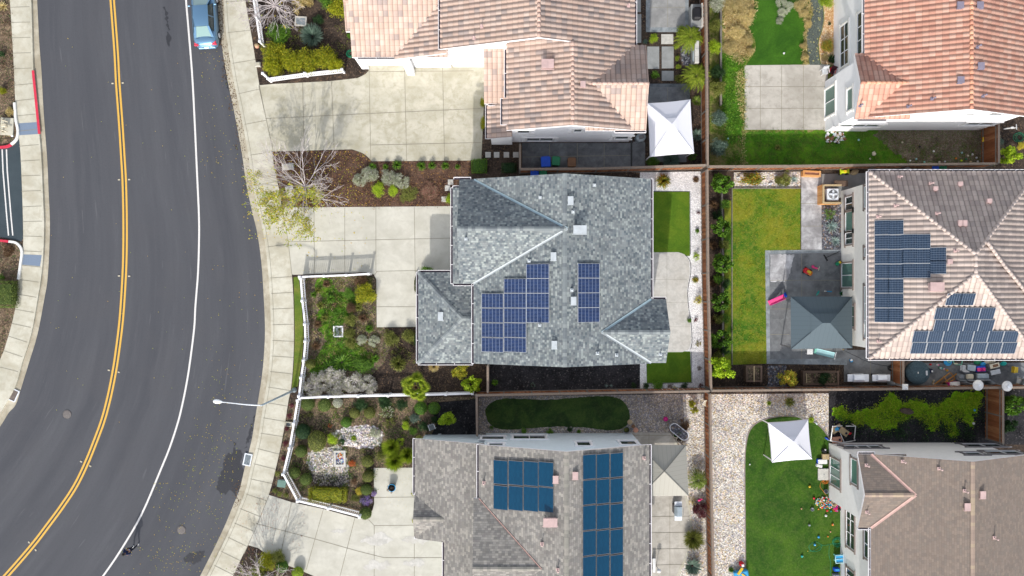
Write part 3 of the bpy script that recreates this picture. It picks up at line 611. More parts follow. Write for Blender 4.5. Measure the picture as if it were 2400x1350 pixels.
# wet patches on the road
def wet(pts,s): sheet('wet_patch',rough(smooth(pts,3,True),3.4,3.5,s),.004+.0004*s,M['wet'])
wet([(598,970),(592,1000),(588,1025),(574,1052),(580,1030),(590,995)],1)
wet([(549,1030),(553,1055),(566,1055),(566,1090),(570,1115),(552,1160),(540,1150),(528,1160),(508,1148),(512,1120),(522,1095),(530,1065),(545,1060)],2)
wet([(383,18),(388,20),(393,40),(396,60),(397,72),(393,70),(390,50)],3); wet([(390,76),(398,85),(400,105),(395,108),(392,92)],4)
wet([(527,135),(531,160),(538,200),(540,215),(533,205),(528,170),(523,160)],5); wet([(430,1305),(475,1290),(478,1300),(465,1320),(440,1318)],6)
# manholes
def manhole(px,py,r,lab):
    c=W(px,py,.005); t=thing('manhole_cover',lab,'manhole cover',c,0,'manhole covers in the road')
    m=MB(); m.lathe([(r,0),(r,.004),(r-.04,.008),(0.001,.010)],n=28); m.build('cover',M['manhole'],t,at=LOC)
    m=MB(); m.tube([(math.cos(a)*(r+.02),math.sin(a)*(r+.02),.004) for a in [k*2*PI/28 for k in range(28)]],.012,4,closed=True); m.build('rim',M['iron'],t,at=LOC)
manhole(157,971,.33,'round grey manhole cover between the yellow line and the left kerb'); manhole(425,1242,.33,'round brownish manhole cover near the bottom kerb')
# ------------------------------------------------------------------ roofs
def facet(bm,uvl,pts,kind,mi=0,tw=.36,th=.40,amp=.075):
    pts=[Vector(p) for p in pts]
    n=(pts[1]-pts[0]).cross(pts[2]-pts[0]).normalized()
    if n.z<0: pts.reverse(); n=-n
    up=Vector((0,0,1)); v=(up-n*n.z).normalized() if n.z<.9999 else Vector((0,1,0)); u=v.cross(n)
    def uvof(p): return (p.dot(u),p.dot(v))
    if kind!='tile':
        vs=[bm.verts.new(p) for p in pts]; f=bm.faces.new(vs); f.material_index=mi
        for l in f.loops: l[uvl].uv=uvof(l.vert.co)
        return
    us=[p.dot(u) for p in pts]; vv=[p.dot(v) for p in pts]; d0=pts[0].dot(n)
    u0,u1=math.floor(min(us)/tw)*tw,max(us); v0,v1=math.floor(min(vv)/th)*th,max(vv)
    S=8; nu=int(math.ceil((u1-u0)/tw*S)); rows=[]; k=0
    while True:
        b=v0+k*th; rows+= [(b+.001,b,.0),(b+th*.96,b,.96)]; k+=1
        if b>v1: break
    t=bmesh.new(); ul=t.verts.layers.float_vector.new('q')
    vs=[]
    for (vr,b,fr) in rows:
        r=[]
        for i in range(nu+2):
            uu=u0+i*tw/S; x=t.verts.new(u*uu+v*vr+n*d0); x[ul]=Vector((uu,vr,fr)); r.append(x)
        vs.append(r)
    for a,b in zip(vs[:-1],vs[1:]):
        for i in range(nu+1): t.faces.new((a[i],a[i+1],b[i+1],b[i]))
    for i in range(len(pts)):
        a,b=pts[i],pts[(i+1)%len(pts)]; e=(b-a).normalized(); no=e.cross(n)
        bmesh.ops.bisect_plane(t,geom=list(t.verts)+list(t.edges)+list(t.faces),dist=1e-4,plane_co=a,plane_no=no,clear_outer=True)
    mp={}
    for x in t.verts:
        p=x.co; uu=p.dot(u); vr=p.dot(v); ph=(uu/tw)%1; fr=(vr/th)%1
        h=amp*(.5-.5*math.cos(2*PI*ph))**.75+.03*(1-fr)
        mp[x]=(bm.verts.new(p+n*(h-.01)),uu,vr)
    for f in t.faces:
        q=[mp[x] for x in f.verts]
        try: g=bm.faces.new([a[0] for a in q])
        except ValueError: continue
        g.material_index=mi; g.smooth=True
        cu=sum(a[1] for a in q)/len(q); cv=sum(a[2] for a in q)/len(q)
        for l,a in zip(g.loops,q): l[uvl].uv=(a[1],a[2])
    t.free()
class House:
    def __init__(s,name,label,cx,cy,roofmat,capmat,wallmat,kind,fascia='fascia_white',gutter='fascia_white'):
        s.t=thing(name,label,'house',W(cx,cy,.15)); s.bm=bmesh.new(); s.uv=s.bm.loops.layers.uv.new('UVMap')
        s.roofmat,s.capmat,s.wallmat,s.kind,s.fascia,s.gm=M[roofmat],M[capmat],M[wallmat],kind,M[fascia],M[gutter]
        s.caps=MB(); s.walls=MB(); s.gut=MB(); s.val=MB()
    def poly(s,pts,low=True,edges=True):
        facet(s.bm,s.uv,pts,s.kind)
        pts=[Vector(p) for p in pts]
        if low:
            d=Vector((0,0,-.2)); q=[s.bm.verts.new(p+d) for p in pts]; f=s.bm.faces.new(q); f.material_index=1
            n=len(pts)
            for i in range(n):
                a,b=pts[i],pts[(i+1)%n]
                e=s.bm.faces.new([s.bm.verts.new(x) for x in (a,b,b+d,a+d)]); e.material_index=1
    def cap(s,a,b):
        a,b=Vector(a),Vector(b); L=(b-a).length
        if L<.05: return
        s.caps=MB()
        n=max(1,int(L/(.33 if s.kind=='tile' else .24))); d=(b-a)/n
        for i in range(n):
            p=a+d*i; q=a+d*(i+1.02)
            if s.kind=='tile': s.caps.tube([p+Vector((0,0,.07)),q+Vector((0,0,.045))],[.125,.105],8,cap=True)
            else: 
                side=(d.cross(Vector((0,0,1)))).normalized()*.15; z=Vector((0,0,.035+.008*(i%2)))
                dz=Vector((0,0,-.05)); e=d*1.0
                s.caps.add([p-side+z+dz,p+z,p+side+z+dz,p+e-side+z+dz,p+e+z,p+e+side+z+dz],[(0,1,4,3),(1,2,5,4)])
        s.caps.build('ridge_cap',s.capmat,s.t)
    def valley(s,a,b,w=.16,m=0):
        a,b=Vector(a),Vector(b); side=(b-a).cross(Vector((0,0,1))).normalized()*w/2; z=Vector((0,0,.03)); s.val=MB(); s.val.mi=m
        zz=Vector((0,0,.028)); s.val.add([a-side+z+zz,a+z,a+side+z+zz,b-side+z+zz,b+z,b+side+z+zz],[(0,1,4,3),(1,2,5,4)]); s.val.build('valley_flashing',[M['flashing'],M['flashing_light'],M['flashing_pink']],s.t)
    def gutter(s,a,b,out,w=.13):
        a,b=Vector(a),Vector(b); o=Vector(out)*w; z=Vector((0,0,-.02)); dz=Vector((0,0,-.11)); s.gut=MB()
        s.gut.bar(a+o*1.08+z+dz*.4,b+o*1.08+z+dz*.4,.035,.12)
        s.gut.mi=1; s.gut.bar(a+o*.5+z+dz,b+o*.5+z+dz,w,.015); s.gut.mi=0
        n=max(1,int((b-a).length/1.35))
        for i in range(n+1):
            p=a+(b-a)*i/n; s.gut.bar(p+z-Vector((0,0,.01)),p+o*1.1+z-Vector((0,0,.01)),.04,.02)
        s.gut.build('gutter',[s.gm,M['gutter_dark']],s.t)
    def gable(s,x0,x1,y0,y1,axis,ze,pitch,hipa=False,hipb=False,oh=.5,caps=True,walls=True,wz=None,base=.1,ga=True,gb=True):
        """y0<y1, x0<x1 metres at eave. axis = ridge direction. hipa: low end hip, hipb: high end"""
        if axis=='y':
            hs=(x1-x0)/2; zr=ze+pitch*hs; xm=(x0+x1)/2; ra=y0+(hs if hipa else 0); rb=y1-(hs if hipb else 0)
            P=lambda x,y,z:(x,y,z); A0,A1,B0,B1=x0,x1,y0,y1
        else:
            hs=(y1-y0)/2; zr=ze+pitch*hs; xm=(y0+y1)/2; ra=x0+(hs if hipa else 0); rb=x1-(hs if hipb else 0)
            P=lambda x,y,z:(y,x,z); A0,A1,B0,B1=y0,y1,x0,x1
        if ra>rb: ra=rb=(ra+rb)/2
        s.poly([P(A0,B0,ze),P(A0,B1,ze),P(xm,rb,zr),P(xm,ra,zr)]); s.poly([P(A1,B0,ze),P(A1,B1,ze),P(xm,rb,zr),P(xm,ra,zr)])
        if hipa: s.poly([P(A0,B0,ze),P(A1,B0,ze),P(xm,ra,zr)])
        if hipb: s.poly([P(A0,B1,ze),P(A1,B1,ze),P(xm,rb,zr)])
        if caps:
            s.cap(P(xm,ra,zr),P(xm,rb,zr))
            if hipa: s.cap(P(A0,B0,ze),P(xm,ra,zr)); s.cap(P(A1,B0,ze),P(xm,ra,zr))
            if hipb: s.cap(P(A0,B1,ze),P(xm,rb,zr)); s.cap(P(A1,B1,ze),P(xm,rb,zr))
        if walls:
            a0,a1,b0,b1=A0+oh,A1-oh,B0+oh,B1-oh; zt=ze+pitch*oh-.21; zp=zr-.21; w=s.walls
            Q=lambda *a:[P(*q) for q in a]
            w.add(Q((a0,b0,base),(a0,b1,base),(a0,b1,zt),(a0,b0,zt)),[(0,1,2,3)]); w.add(Q((a1,b0,base),(a1,b1,base),(a1,b1,zt),(a1,b0,zt)),[(0,1,2,3)])
            for b,h in ((b0,hipa),(b1,hipb)):
                if h: w.add(Q((a0,b,base),(a1,b,base),(a1,b,zt),(a0,b,zt)),[(0,1,2,3)])
                else: w.add(Q((a0,b,base),(a1,b,base),(a1,b,zt),(xm,b,zp),(a0,b,zt)),[(0,1,2,3,4)])
        return dict(x0=x0,x1=x1,y0=y0,y1=y1,ze=ze,zr=zr,p=pitch,m=xm)
    def shed(s,pts,wall=True):
        s.poly(pts)
    def wallbox(s,x0,x1,y0,y1,z1,base=.1):
        s.walls.add([(x0,y0,base),(x1,y0,base),(x1,y1,base),(x0,y1,base),(x0,y0,z1),(x1,y0,z1),(x1,y1,z1),(x0,y1,z1)],[(0,1,5,4),(1,2,6,5),(2,3,7,6),(3,0,4,7)])
    def vent(s,p,mat,w=.4,d=.5,h=.12,pole=False,name='roof_vent'):
        m=MB(); p=Vector(p)
        if pole:
            m.tube([p+Vector((0,0,-.1)),p+Vector((0,0,.34))],.04,8); m.box(p+Vector((0,0,.02)),(.22,.22,.05)); m.lathe([(.07,.38),(.07,.42),(.001,.44)],p,8)
        else:
            m.box(p+Vector((0,0,h*.5)),(w*.85,d*.85,h)); m.box(p+Vector((0,0,h+.03)),(w,d,.06)); m.box(p+Vector((0,-d*.5-.02,h*.4)),(w*1.1,.05,.05))
        m.build(name,M[mat],s.t)
    def done(s):
        me=bpy.data.meshes.new('roof'); L=Vector(s.t.location)
        for v in s.bm.verts: v.co-=L
        s.bm.to_mesh(me); s.bm.free(); me.materials.append(s.roofmat); me.materials.append(s.fascia)
        o=bpy.data.objects.new('roof',me); COL.objects.link(o); o.parent=s.t
        if s.walls.v: s.walls.build('wall',s.wallmat,s.t)
def window(house,axis,c,a0,a1,z0,z1,nu=1,nv=1,trim=None,frame='vinyl',glass='glass',sgn=-1,name='window',bars=True,over=.12):
    """axis 'x': wall plane x=c, a along y. sgn: outward direction"""
    f=MB(); g=MB(); t=MB()
    def P(a,z,o): return (c+sgn*o,a,z) if axis=='x' else (a,c+sgn*o,z)
    if a0>a1: a0,a1=a1,a0
    def bx(mb,a,b,z,w,o0,o1):
        p=P((a+b)/2,(z+w)/2,(o0+o1)/2); d=(abs(o1-o0),b-a,w-z) if axis=='x' else (b-a,abs(o1-o0),w-z); mb.box(p,d)
    bx(g,a0,a1,z0,z1,.0,.012)
    fw=.05
    for q in ((a0-fw,a1+fw,z0-fw,z0),(a0-fw,a1+fw,z1,z1+fw),(a0-fw,a0,z0,z1),(a1,a1+fw,z0,z1)): bx(f,*q,.001,.05)
    for i in range(1,nu): x=a0+(a1-a0)*i/nu; bx(f,x-.025,x+.025,z0,z1,.002,.045)
    for i in range(1,nv): x=z0+(z1-z0)*i/nv; bx(f,a0,a1,x-.025,x+.025,.002,.045)
    o=f.build(name,M[frame],house.t); g.build('pane',M[glass],o,origin=house.t.location)
    if trim:
        tw=.11; 
        for q in ((a0-fw-tw-over,a1+fw+tw+over,z0-fw-tw,z0-fw-.001),(a0-fw-tw-over,a1+fw+tw+over,z1+fw+.001,z1+fw+tw),(a0-fw-tw,a0-fw-.001,z0-fw,z1+fw),(a1+fw+.001,a1+fw+tw,z0-fw,z1+fw)): bx(t,*q,.0015,.09)
        t.build('trim',M[trim],o,origin=house.t.location)
    return o
def winpx(house,axis,c,px0,py0,px1,py1,**k):
    """window from two photo corners on a wall plane"""
    if axis=='x':
        z=[H-F*c/(p-1200) for p in (px0,px1)]; zm=sum(z)/2; ys=[(675-p)*(H-zm)/F for p in (py0,py1)]
        return window(house,'x',c,min(ys),max(ys),min(z),max(z),**k)
    z=[H-F*c/(675-p) for p in (py0,py1)]; zm=sum(z)/2; xs=[(p-1200)*(H-zm)/F for p in (px0,px1)]
    return window(house,'y',c,min(xs),max(xs),min(z),max(z),**k)
def ray(px,py,P0,n):
    d=Vector(((px-1200)/F,(675-py)/F,-1)); o=Vector((0,0,H)); t=(Vector(P0)-o).dot(n)/d.dot(n); return o+d*t
class Slope:
    def __init__(s,P0,dirup,pitch):
        s.P0=Vector(P0); d=Vector((*dirup,0)).normalized(); s.v=(d+Vector((0,0,pitch))).normalized(); s.u=s.v.cross(Vector((0,0,1))).normalized(); s.n=s.u.cross(s.v)
        if s.n.z<0: s.n=-s.n
    def at(s,px,py,h=0): 
        p=ray(px,py,s.P0+s.n*h,s.n); return p
def solar_array(label,slope,cells,sx,sy,pu,pv,mat,h=.14,group=None,frame='p_ltgrey',rails=False):
    """cells: list of (px,py) photo centre of each panel; pu,pv panel size along slope u and v"""
    ps=[slope.at(x,y,h) for x,y in cells]; c=sum(ps,Vector())/len(ps); t=thing('solar_array',label,'solar array',c,0,group)
    gap=.008
    for p in ps:
        u=slope.u*(pu/2-gap); v=slope.v*(pv/2-gap); n=slope.n
        m=MB(); q=[p-u-v,p+u-v,p+u+v,p-u+v]; m.add(q+[x-n*.04 for x in q],[(0,1,2,3),(4,7,6,5),(0,4,5,1),(1,5,6,2),(2,6,7,3),(3,7,4,0)])
        o=m.build('solar_panel',M[frame],t)
        g=MB(); uu=u*.965; v2=v*.975; q=[p-uu-v2+n*.003,p+uu-v2+n*.003,p+uu+v2+n*.003,p-uu+v2+n*.003]; g.add(q,[(0,1,2,3)])
        g.uv=[[(0,0),(1,0),(1,1),(0,1)]]; g.build('cells',M[mat],o,origin=c)
    m=MB()
    for p in ps[::2]:
        for k in(-.3,.3): m.bar(p-slope.v*pv*.5+slope.u*pu*k-slope.n*.07,p+slope.v*pv*.5+slope.u*pu*k-slope.n*.07,.04,.05)
    m.build('mounting_rail',M['iron'],t)
    return t
Z2=5.6
# ---- B: centre house
B=House('house','grey blue shingle roofed house in the centre with blue solar panels',1275,640,'shingle_blue','cap_blue','stucco_white','shingle')
bx0,bx1,by0,by1=X(1110,Z2),X(1526,Z2),Y(852,Z2),Y(419,Z2)
g=B.gable(bx0,bx1,by0,by1,'y',Z2,.37)
wy0,wy1=Y(665,Z2),Y(420,Z2); wyc=Y(538,Z2+1.3); hs=(wy1-wy0)/2
wcy=(wy0+wy1)/2
WP=.645; dxv=hs*WP/.37; B.gable(X(1077,Z2),bx0+dxv+.01,wy0+.0,wy1-.01,'x',Z2-.005,WP,oh=.3); q0,q1=X(1061,Z2),X(1085,Z2); yN=Y(440,Z2); B.poly([(q0,wy0,Z2-.02),(q0,yN,Z2-.02),(q1,yN,Z2+.37*(q1-q0)),(q1,wy0,Z2+.37*(q1-q0))]); B.wallbox(q0+.4,q1+.5,wy0+.4,yN-.3,Z2-.1); B.gutter((q0,wy0,Z2),(q0,yN,Z2),(-1,0,0)); B.gutter((q0,yN,Z2),(X(1077,Z2),yN,Z2),(0,1,0))
gr=B.gable(bx1-3.75,X(1561,Z2),Y(851,Z2)+.01,Y(701,Z2),'x',Z2+.004,.60)
lw=B.gable(X(980,3.1),X(1110,3.1)+3.3,Y(851,3.1),Y(638,3.1),'x',3.1,.43,hipa=True)
B.valley((bx0,wy0,Z2),(bx0+dxv,wcy,Z2+.37*dxv),m=1); B.valley((bx0+.02,wy1-.05,Z2),(bx0+dxv,wcy,Z2+.37*dxv))
ehs=(gr['y1']-gr['y0'])/2; rx=bx1-ehs*.60/.37; B.valley((bx1,gr['y1'],Z2),(rx,gr['m'],gr['zr']),m=0); B.valley((bx1,gr['y0'],Z2),(rx,gr['m'],gr['zr']),m=1)
B.gutter((bx0,by0,Z2),(bx0,wy0,Z2),(-1,0,0)); B.gutter((X(1062,Z2),wy0,Z2),(X(1062,Z2),wy1,Z2),(-1,0,0)) if 0 else None
B.gutter((bx1,gr['y1'],Z2),(bx1,by1,Z2),(1,0,0)); B.gutter((X(1062,Z2),wy0,Z2),(bx0,wy0,Z2),(0,-1,0)); B.gutter((bx0-1.4,wy1,Z2),(bx0-.2,wy1,Z2),(0,1,0))
B.gutter((gr['x1']-1,gr['y1'],Z2),(gr['x1'],gr['y1'],Z2),(0,1,0)); 
B.gutter((lw['x0'],lw['y0'],3.1),(lw['x0'],lw['y1'],3.1),(-1,0,0)); B.gutter((lw['x0'],lw['y1'],3.1),(X(1060,3.1),lw['y1'],3.1),(0,1,0)); B.gutter((lw['x0'],lw['y0'],3.1),(X(1108,3.1),lw['y0'],3.1),(0,-1,0))
BW=Slope((bx0,0,Z2),(1,0),.37); BE=Slope((bx1,0,Z2),(-1,0),.37)
for px,py in((1337,470),(1297,601),(1344,705),(1299,808)): B.vent((BW if px<1325 else BE).at(px,py,.05),'vent_white',.38,.54,.1)
B.vent(Slope((lw['x0'],0,3.1),(1,0),.43).at(1033,741,.05),'vent_white',.38,.6,.08)
B.vent(BE.at(1358,539,.2),'vent_white',.9,.55,.38,name='chimney_box')
for px,py in((1266,463),(1343,497),(1393,434),(1340,680),(1265,762),(1240,612),(1400,828),(1445,832)): B.vent((BW if px<1325 else BE).at(px,py,.05),'vent_white',pole=True)
B.vent(Slope((0,wy0,Z2),(0,1),.645).at(1092,560,.05),'vent_white',pole=True); B.vent(Slope((0,gr['y0'],Z2),(0,1),.60).at(1547,830,.05),'vent_white',pole=True)
window(B,'x',bx1-.5,Y(620,2),Y(600,2),.3,2.3,nu=2,sgn=1); window(B,'x',bx1-.5,2.5,4.5,3.6,4.8,nu=2,sgn=1)
for a_ in (-.5,4.5): window(B,'y',by0+.5,a_,a_+1.4,3.6,4.7,nu=2,sgn=-1)
window(B,'y',by0+.5,2.5,4.2,1.0,2.2,nu=2,sgn=-1)
window(B,'x',q0+.4,wy0+.9,wy0+5.2,.25,2.4,nu=4,nv=4,glass='vinyl',name='garage_door')
B.done()
cells=[]
for col,(x,rows) in enumerate(((1154,range(2,6)),(1207,range(1,6)),(1260,range(0,4)))):
    for r in rows: cells.append((x,635.5+r*34.6))
solar_array('large stepped array of blue solar panels left of the ridge on the centre house',BW,cells,0,0,1.005,1.66,'solar_blue')
solar_array('single column of four blue solar panels right of the ridge on the centre house',BE,[(1380,634.5+34.6*r) for r in range(4)],0,0,1.005,1.66,'solar_blue')
# ---- C: bottom house
C=House('house','brown grey shingle roofed house at the bottom with dark teal solar panels',1300,1250,'shingle_taupe','cap_taupe','stucco_blue','shingle')
cx0,cx1=X(1122,Z2),X(1522,Z2); cy1=Y(1042,Z2); cy0=cy1-14
g=C.gable(cx0,cx1,cy0,cy1,'y',Z2,.36,oh=.32)
wy1=Y(1168,Z2); chs=-(Y(1337,7.4)-wy1); wy0=wy1-2*chs
C.gable(X(1110,Z2),cx0+chs,wy0,wy1,'x',Z2-.004,.36,oh=.3); C.valley((cx0,wy1,Z2),(cx0+chs,wy1-chs,Z2+.36*chs),.07,2)
x0=X(972,3.0); x1=cx0+.33; ya=Y(1028,3.0); yb=Y(1262,3.0); yc=ya-14
C.shed([(x0,ya,3.0),(x1,ya,3.0+.36*(x1-x0)),(x1,yb,3.0+.36*(x1-x0)),(x0,yb,3.0)])
sx=X(1041,3.0); C.shed([(sx,yb+.3,3.01),(x1,yb+.3,3.01+.36*(x1-sx)),(x1,yc,3.01+.36*(x1-sx)),(sx,yc,3.01)])
sg=C.gable(X(975,3.0)-.12,x1-.8,Y(1258,3.0),Y(1160,3.0),'x',3.02,.5,oh=.35)
C.wallbox(x0+.4,x1,yb+.3,ya-.3,3.0); C.wallbox(sx+.3,x1,yc+.3,yb+.5,3.0)
C.gutter((x0,sg['y1'],3),(x0,ya,3),(-1,0,0)); C.gutter((sg['x0'],sg['y1'],3.02),(X(1022,3),sg['y1'],3.02),(0,1,0)); C.gutter((sg['x0'],sg['y0'],3.02),(X(1080,3),sg['y0'],3.02),(0,-1,0))
C.gutter((sx,yc,3),(sx,yb,3),(-1,0,0)); C.gutter((cx0,wy1,Z2),(cx0,cy1,Z2),(-1,0,0)); C.gutter((cx1,cy0,Z2),(cx1,cy1,Z2),(1,0,0)); C.gutter((x0+.3,ya,3.02),(x1,ya,3.02),(0,1,0)) if 0 else None
CW=Slope((cx0,0,Z2),(1,0),.36); CE=Slope((cx1,0,Z2),(-1,0),.36)
C.vent(CW.at(1302,1123,.05),'vent_pink',.38,.52,.1); C.vent(CE.at(1348,1114,.05),'vent_pink',.38,.52,.1); C.vent(CW.at(1289,1221,.15),'vent_pink',.95,.6,.35,name='chimney_box')
for px,py in((1134,1131),(1509,1073),(1270,1274),(1307,1335)): C.vent((CW if px<1325 else CE).at(px,py,.05),'vent_pink',pole=True)
CWY=cy1-.32-.0; wn=-342*(H-.15)/F
for q,kw in (((1204,1030,1277,1021),dict(nu=2)),((1353,1046,1383,1036),{}),((1455,1043,1490,1034),{}),((1130,1031,1180,1023),{}),((1147,1046,1178,1040),{})):
    winpx(C,'y',cy1-.32,*q,sgn=1,trim='vinyl',**kw)
window(C,'x',cx1-.32,Y(1230,1.5),Y(1190,1.5),.25,2.3,nu=2,sgn=1)
C.done()
cells=[(1175.5+34.2*i,1105+62*j+i*.9+j*.5) for j in(0,1) for i in range(4)]
solar_array('block of eight dark teal solar panels left of the ridge on the bottom house',CW,[(1173+35.5*i,1107+59.5*j+i*1.6) for j in(0,1) for i in range(4)],0,0,1.70,1.0*1.07,'solar_teal',frame='trim_grey')
solar_array('tall block of dark teal solar panels right of the ridge on the bottom house',CE,[(1381.5+32*i,1094+59.5*j-i*2.0+(j*.2)) for j in range(6) for i in range(3)],0,0,1.70,1.0,'solar_teal',frame='trim_grey')
# ---- A: top house
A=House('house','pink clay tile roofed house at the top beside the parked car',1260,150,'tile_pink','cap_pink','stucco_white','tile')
ax0,ax1=X(1032,Z2),X(1488,Z2); ay0=Y(115,Z2)
g=A.gable(ax0,ax1,ay0,ay0+12,'y',Z2,.34,oh=.45)
ax2=X(1187,Z2); ay2=Y(305,Z2); ar=(ax2+ax1)/2
# second section, shares the east slope plane
zr=Z2+.34*(ax1-ar); A.poly([(ax2,ay2,Z2),(ax2,ay0+.6,Z2),(ar,ay0+.6,zr),(ar,ay2,zr)]); A.poly([(ax1,ay2,Z2-.004),(ax1,ay0-.02,Z2-.004),(ar,ay0-.02,zr-.004),(ar,ay2,zr-.004)]); A.cap((ar,ay2,zr),(ar,ay0,zr))
A.walls.add([(ax2+.4,ay2+.3,.1),(ax1-.3,ay2+.3,.1),(ax1-.3,ay2+.3,Z2-.1),(ar,ay2+.3,zr-.2),(ax2+.4,ay2+.3,Z2-.1)],[(0,1,2,3,4)]); A.walls.add([(ax2+.4,ay2+.3,.1),(ax2+.4,ay0+1,.1),(ax2+.4,ay0+1,Z2-.1),(ax2+.4,ay2+.3,Z2-.1)],[(0,1,2,3)]); A.walls.add([(ax1-.3,ay2+.3,.1),(ax1-.3,ay0+1,.1),(ax1-.3,ay0+1,Z2-.1),(ax1-.3,ay2+.3,Z2-.1)],[(0,1,2,3)])
st=X(1178,Z2); A.poly([(st,ay2+.4,Z2-.07),(st,Y(230,Z2),Z2-.07),(ax2+.3,Y(230,Z2),Z2+.12),(ax2+.3,ay2+.4,Z2+.12)])
eg=A.gable(ax1-3.5,X(1514,Z2),Y(306,Z2),Y(106,Z2),'x',Z2+.01,.34,oh=.35)
lz=3.2; ly=Y(134,lz); A.gable(X(825,lz),ax0+.3,ly,ly+8,'x',lz,.34,oh=.35); A.gable(X(809,lz),ax0-3,Y(72,lz),Y(72,lz)+4,'x',lz-.15,.34,oh=.35)
shx=X(925,lz); A.poly([(shx,ly-.15,lz+.01),(shx,ly+8,lz+.01),(ax0+.3,ly+8,lz+.34*(ax0+.3-shx)),(ax0+.3,ly-.15,lz+.34*(ax0+.3-shx))]); A.wallbox(shx+.5,ax0+.3,ly+.2,ly+7,lz)
A.poly([(X(1135,3.1),Y(243,3.1),3.1),(ax2+.4,Y(243,3.1),3.1),(ax2+.4,Y(125,3.1),4.35),(X(1135,3.1),Y(125,3.1),4.35)])
A.poly([(X(1142,2.8),Y(325,2.8),2.8),(X(1142,2.8),Y(246,2.8),2.8),(ax2+.42,Y(246,2.8),3.5),(ax2+.42,Y(325,2.8),3.5)])
A.wallbox(X(1139,3.1),ax2+.4,Y(238,3.1),Y(128,3.1),3.1); A.wallbox(X(1150,2.8),ax2+.41,Y(322,2.8),Y(246,2.8),2.8); A.wallbox(X(1042,1.5),ax2+.6,ay0+.62,ay0+5,3.4)
pm=MB(); 
A.walls.box((X(958,1.5),Y(158,1.5),1.55),(.55,.4,2.9)); A.walls.box((X(848,1.5),Y(143,1.5),1.55),(.55,.4,2.9))
A.gutter((X(838,lz),ly,lz),(shx,ly,lz),(0,-1,0)); A.gutter((ax0,ay0,Z2),(ax0,ay0+11,Z2),(-1,0,0)); A.gutter((ax2,Y(228,Z2),Z2),(ax2,ay0,Z2),(-1,0,0)); A.gutter((st,ay2+.4,Z2-.07),(st,Y(230,Z2),Z2-.07),(-1,0,0)); A.gutter((eg['x1']-2.2,eg['y0'],Z2),(eg['x1'],eg['y0'],Z2),(0,-1,0)); A.gutter((ax1,eg['y1'],Z2),(ax1,ay0+11,Z2),(1,0,0)); A.gutter((X(1142,2.8),Y(325,2.8),2.8),(X(1142,2.8),Y(246,2.8),2.8),(-1,0,0)); A.gutter((X(1144,3.1),Y(243,3.1),3.1),(X(1178,3.1),Y(243,3.1),3.1),(0,-1,0))
A1=Slope((ax0,0,Z2),(1,0),.34); A2=Slope((ax2,0,Z2),(1,0),.34); A3=Slope((ax1,0,Z2),(-1,0),.34)
A.vent(A2.at(1283,153,.15),'vent_pink',.85,.62,.35,name='chimney_box'); A.vent(A1.at(1129,63,.05),'vent_pink',pole=True); A.vent(A1.at(1111,90,.05),'vent_pink',pole=True); A.vent(A3.at(1473,14,.05),'vent_pink',pole=True); A.vent(A3.at(1366,198,.05),'vent_pink',.35,.4,.1)
for q in ((1214,311,1240,304),(1346,308,1363,301),(1236,329,1295,322),(1443,325,1472,318)): winpx(A,'y',ay2+.3,*q,sgn=-1,trim='stucco_grey',over=.25,nu=2 if q[2]-q[0]>40 else 1)
gd=MB(); gx0,gx1=X(972,1.2),X(1125,1.2); 
A.done()
# ---- D: top right house
D=House('house','orange clay tile roofed house in the top right corner',2250,120,'tile_orange','cap_orange','stucco_white','tile')
dx0=X(2026,Z2); dr=30.9; dx1=2*dr-dx0; dy0=Y(275,Z2)
D.gable(dx0,dx1,dy0,dy0+14,'y',Z2,.38,oh=.33)
dg=D.gable(X(2003,Z2),dx0+3.2,Y(279,Z2),Y(126,Z2),'x',Z2-.01,.38,oh=.35)
D.gutter((dx0,Y(126,Z2),Z2),(dx0,dy0+13,Z2),(-1,0,0)); D.gutter((dg['x0']+.2,dg['y0'],Z2),(dg['x0']+2.3,dg['y0'],Z2),(0,-1,0))
DW=Slope((dx0,0,Z2),(1,0),.38); DE=Slope((dx1,0,Z2),(-1,0),.38)
for px,py in((2249,13),(2295,13),(2250,188),(2297,155)): D.vent((DW if px<2278 else DE).at(px,py,.05),'vent_dark',.45,.45,.08)
for px,py in((2184,232),(2128,250),(2303,225),(2290,110)): D.vent((DW if px<2278 else DE).at(px,py,.05),'vent_dark',pole=True)
D.vent(Slope((0,dg['y0'],Z2),(0,1),.38).at(2015,248,.05),'vent_dark',pole=True)
dw=dx0+.33; dww=dg['x0']+.35
winpx(D,'x',dw,1971,58,1989,152,nu=3,nv=2,trim='ltrim' if 0 else 'stucco_cream'); winpx(D,'x',dw,2011,30,2023,125,nu=3,nv=1,trim='stucco_cream')
winpx(D,'x',dww,1935,206,1958,268,nu=2,trim='stucco_cream',glass='glass_green',name='patio_door'); winpx(D,'x',dww,1987,209,1999,256,nu=1,trim='stucco_cream',glass='glass_green')
dyw=dy0+.33
for q,n_ in (((1968,296,2060,290),3),((2265,292,2330,286),2),((2262,269,2283,265),1),((2318,269,2385,263),2)): winpx(D,'y',dyw if q[0]>2100 else dg['y0']+.35,*q,sgn=-1,trim='stucco_grey',over=.2,nu=n_)
D.done()
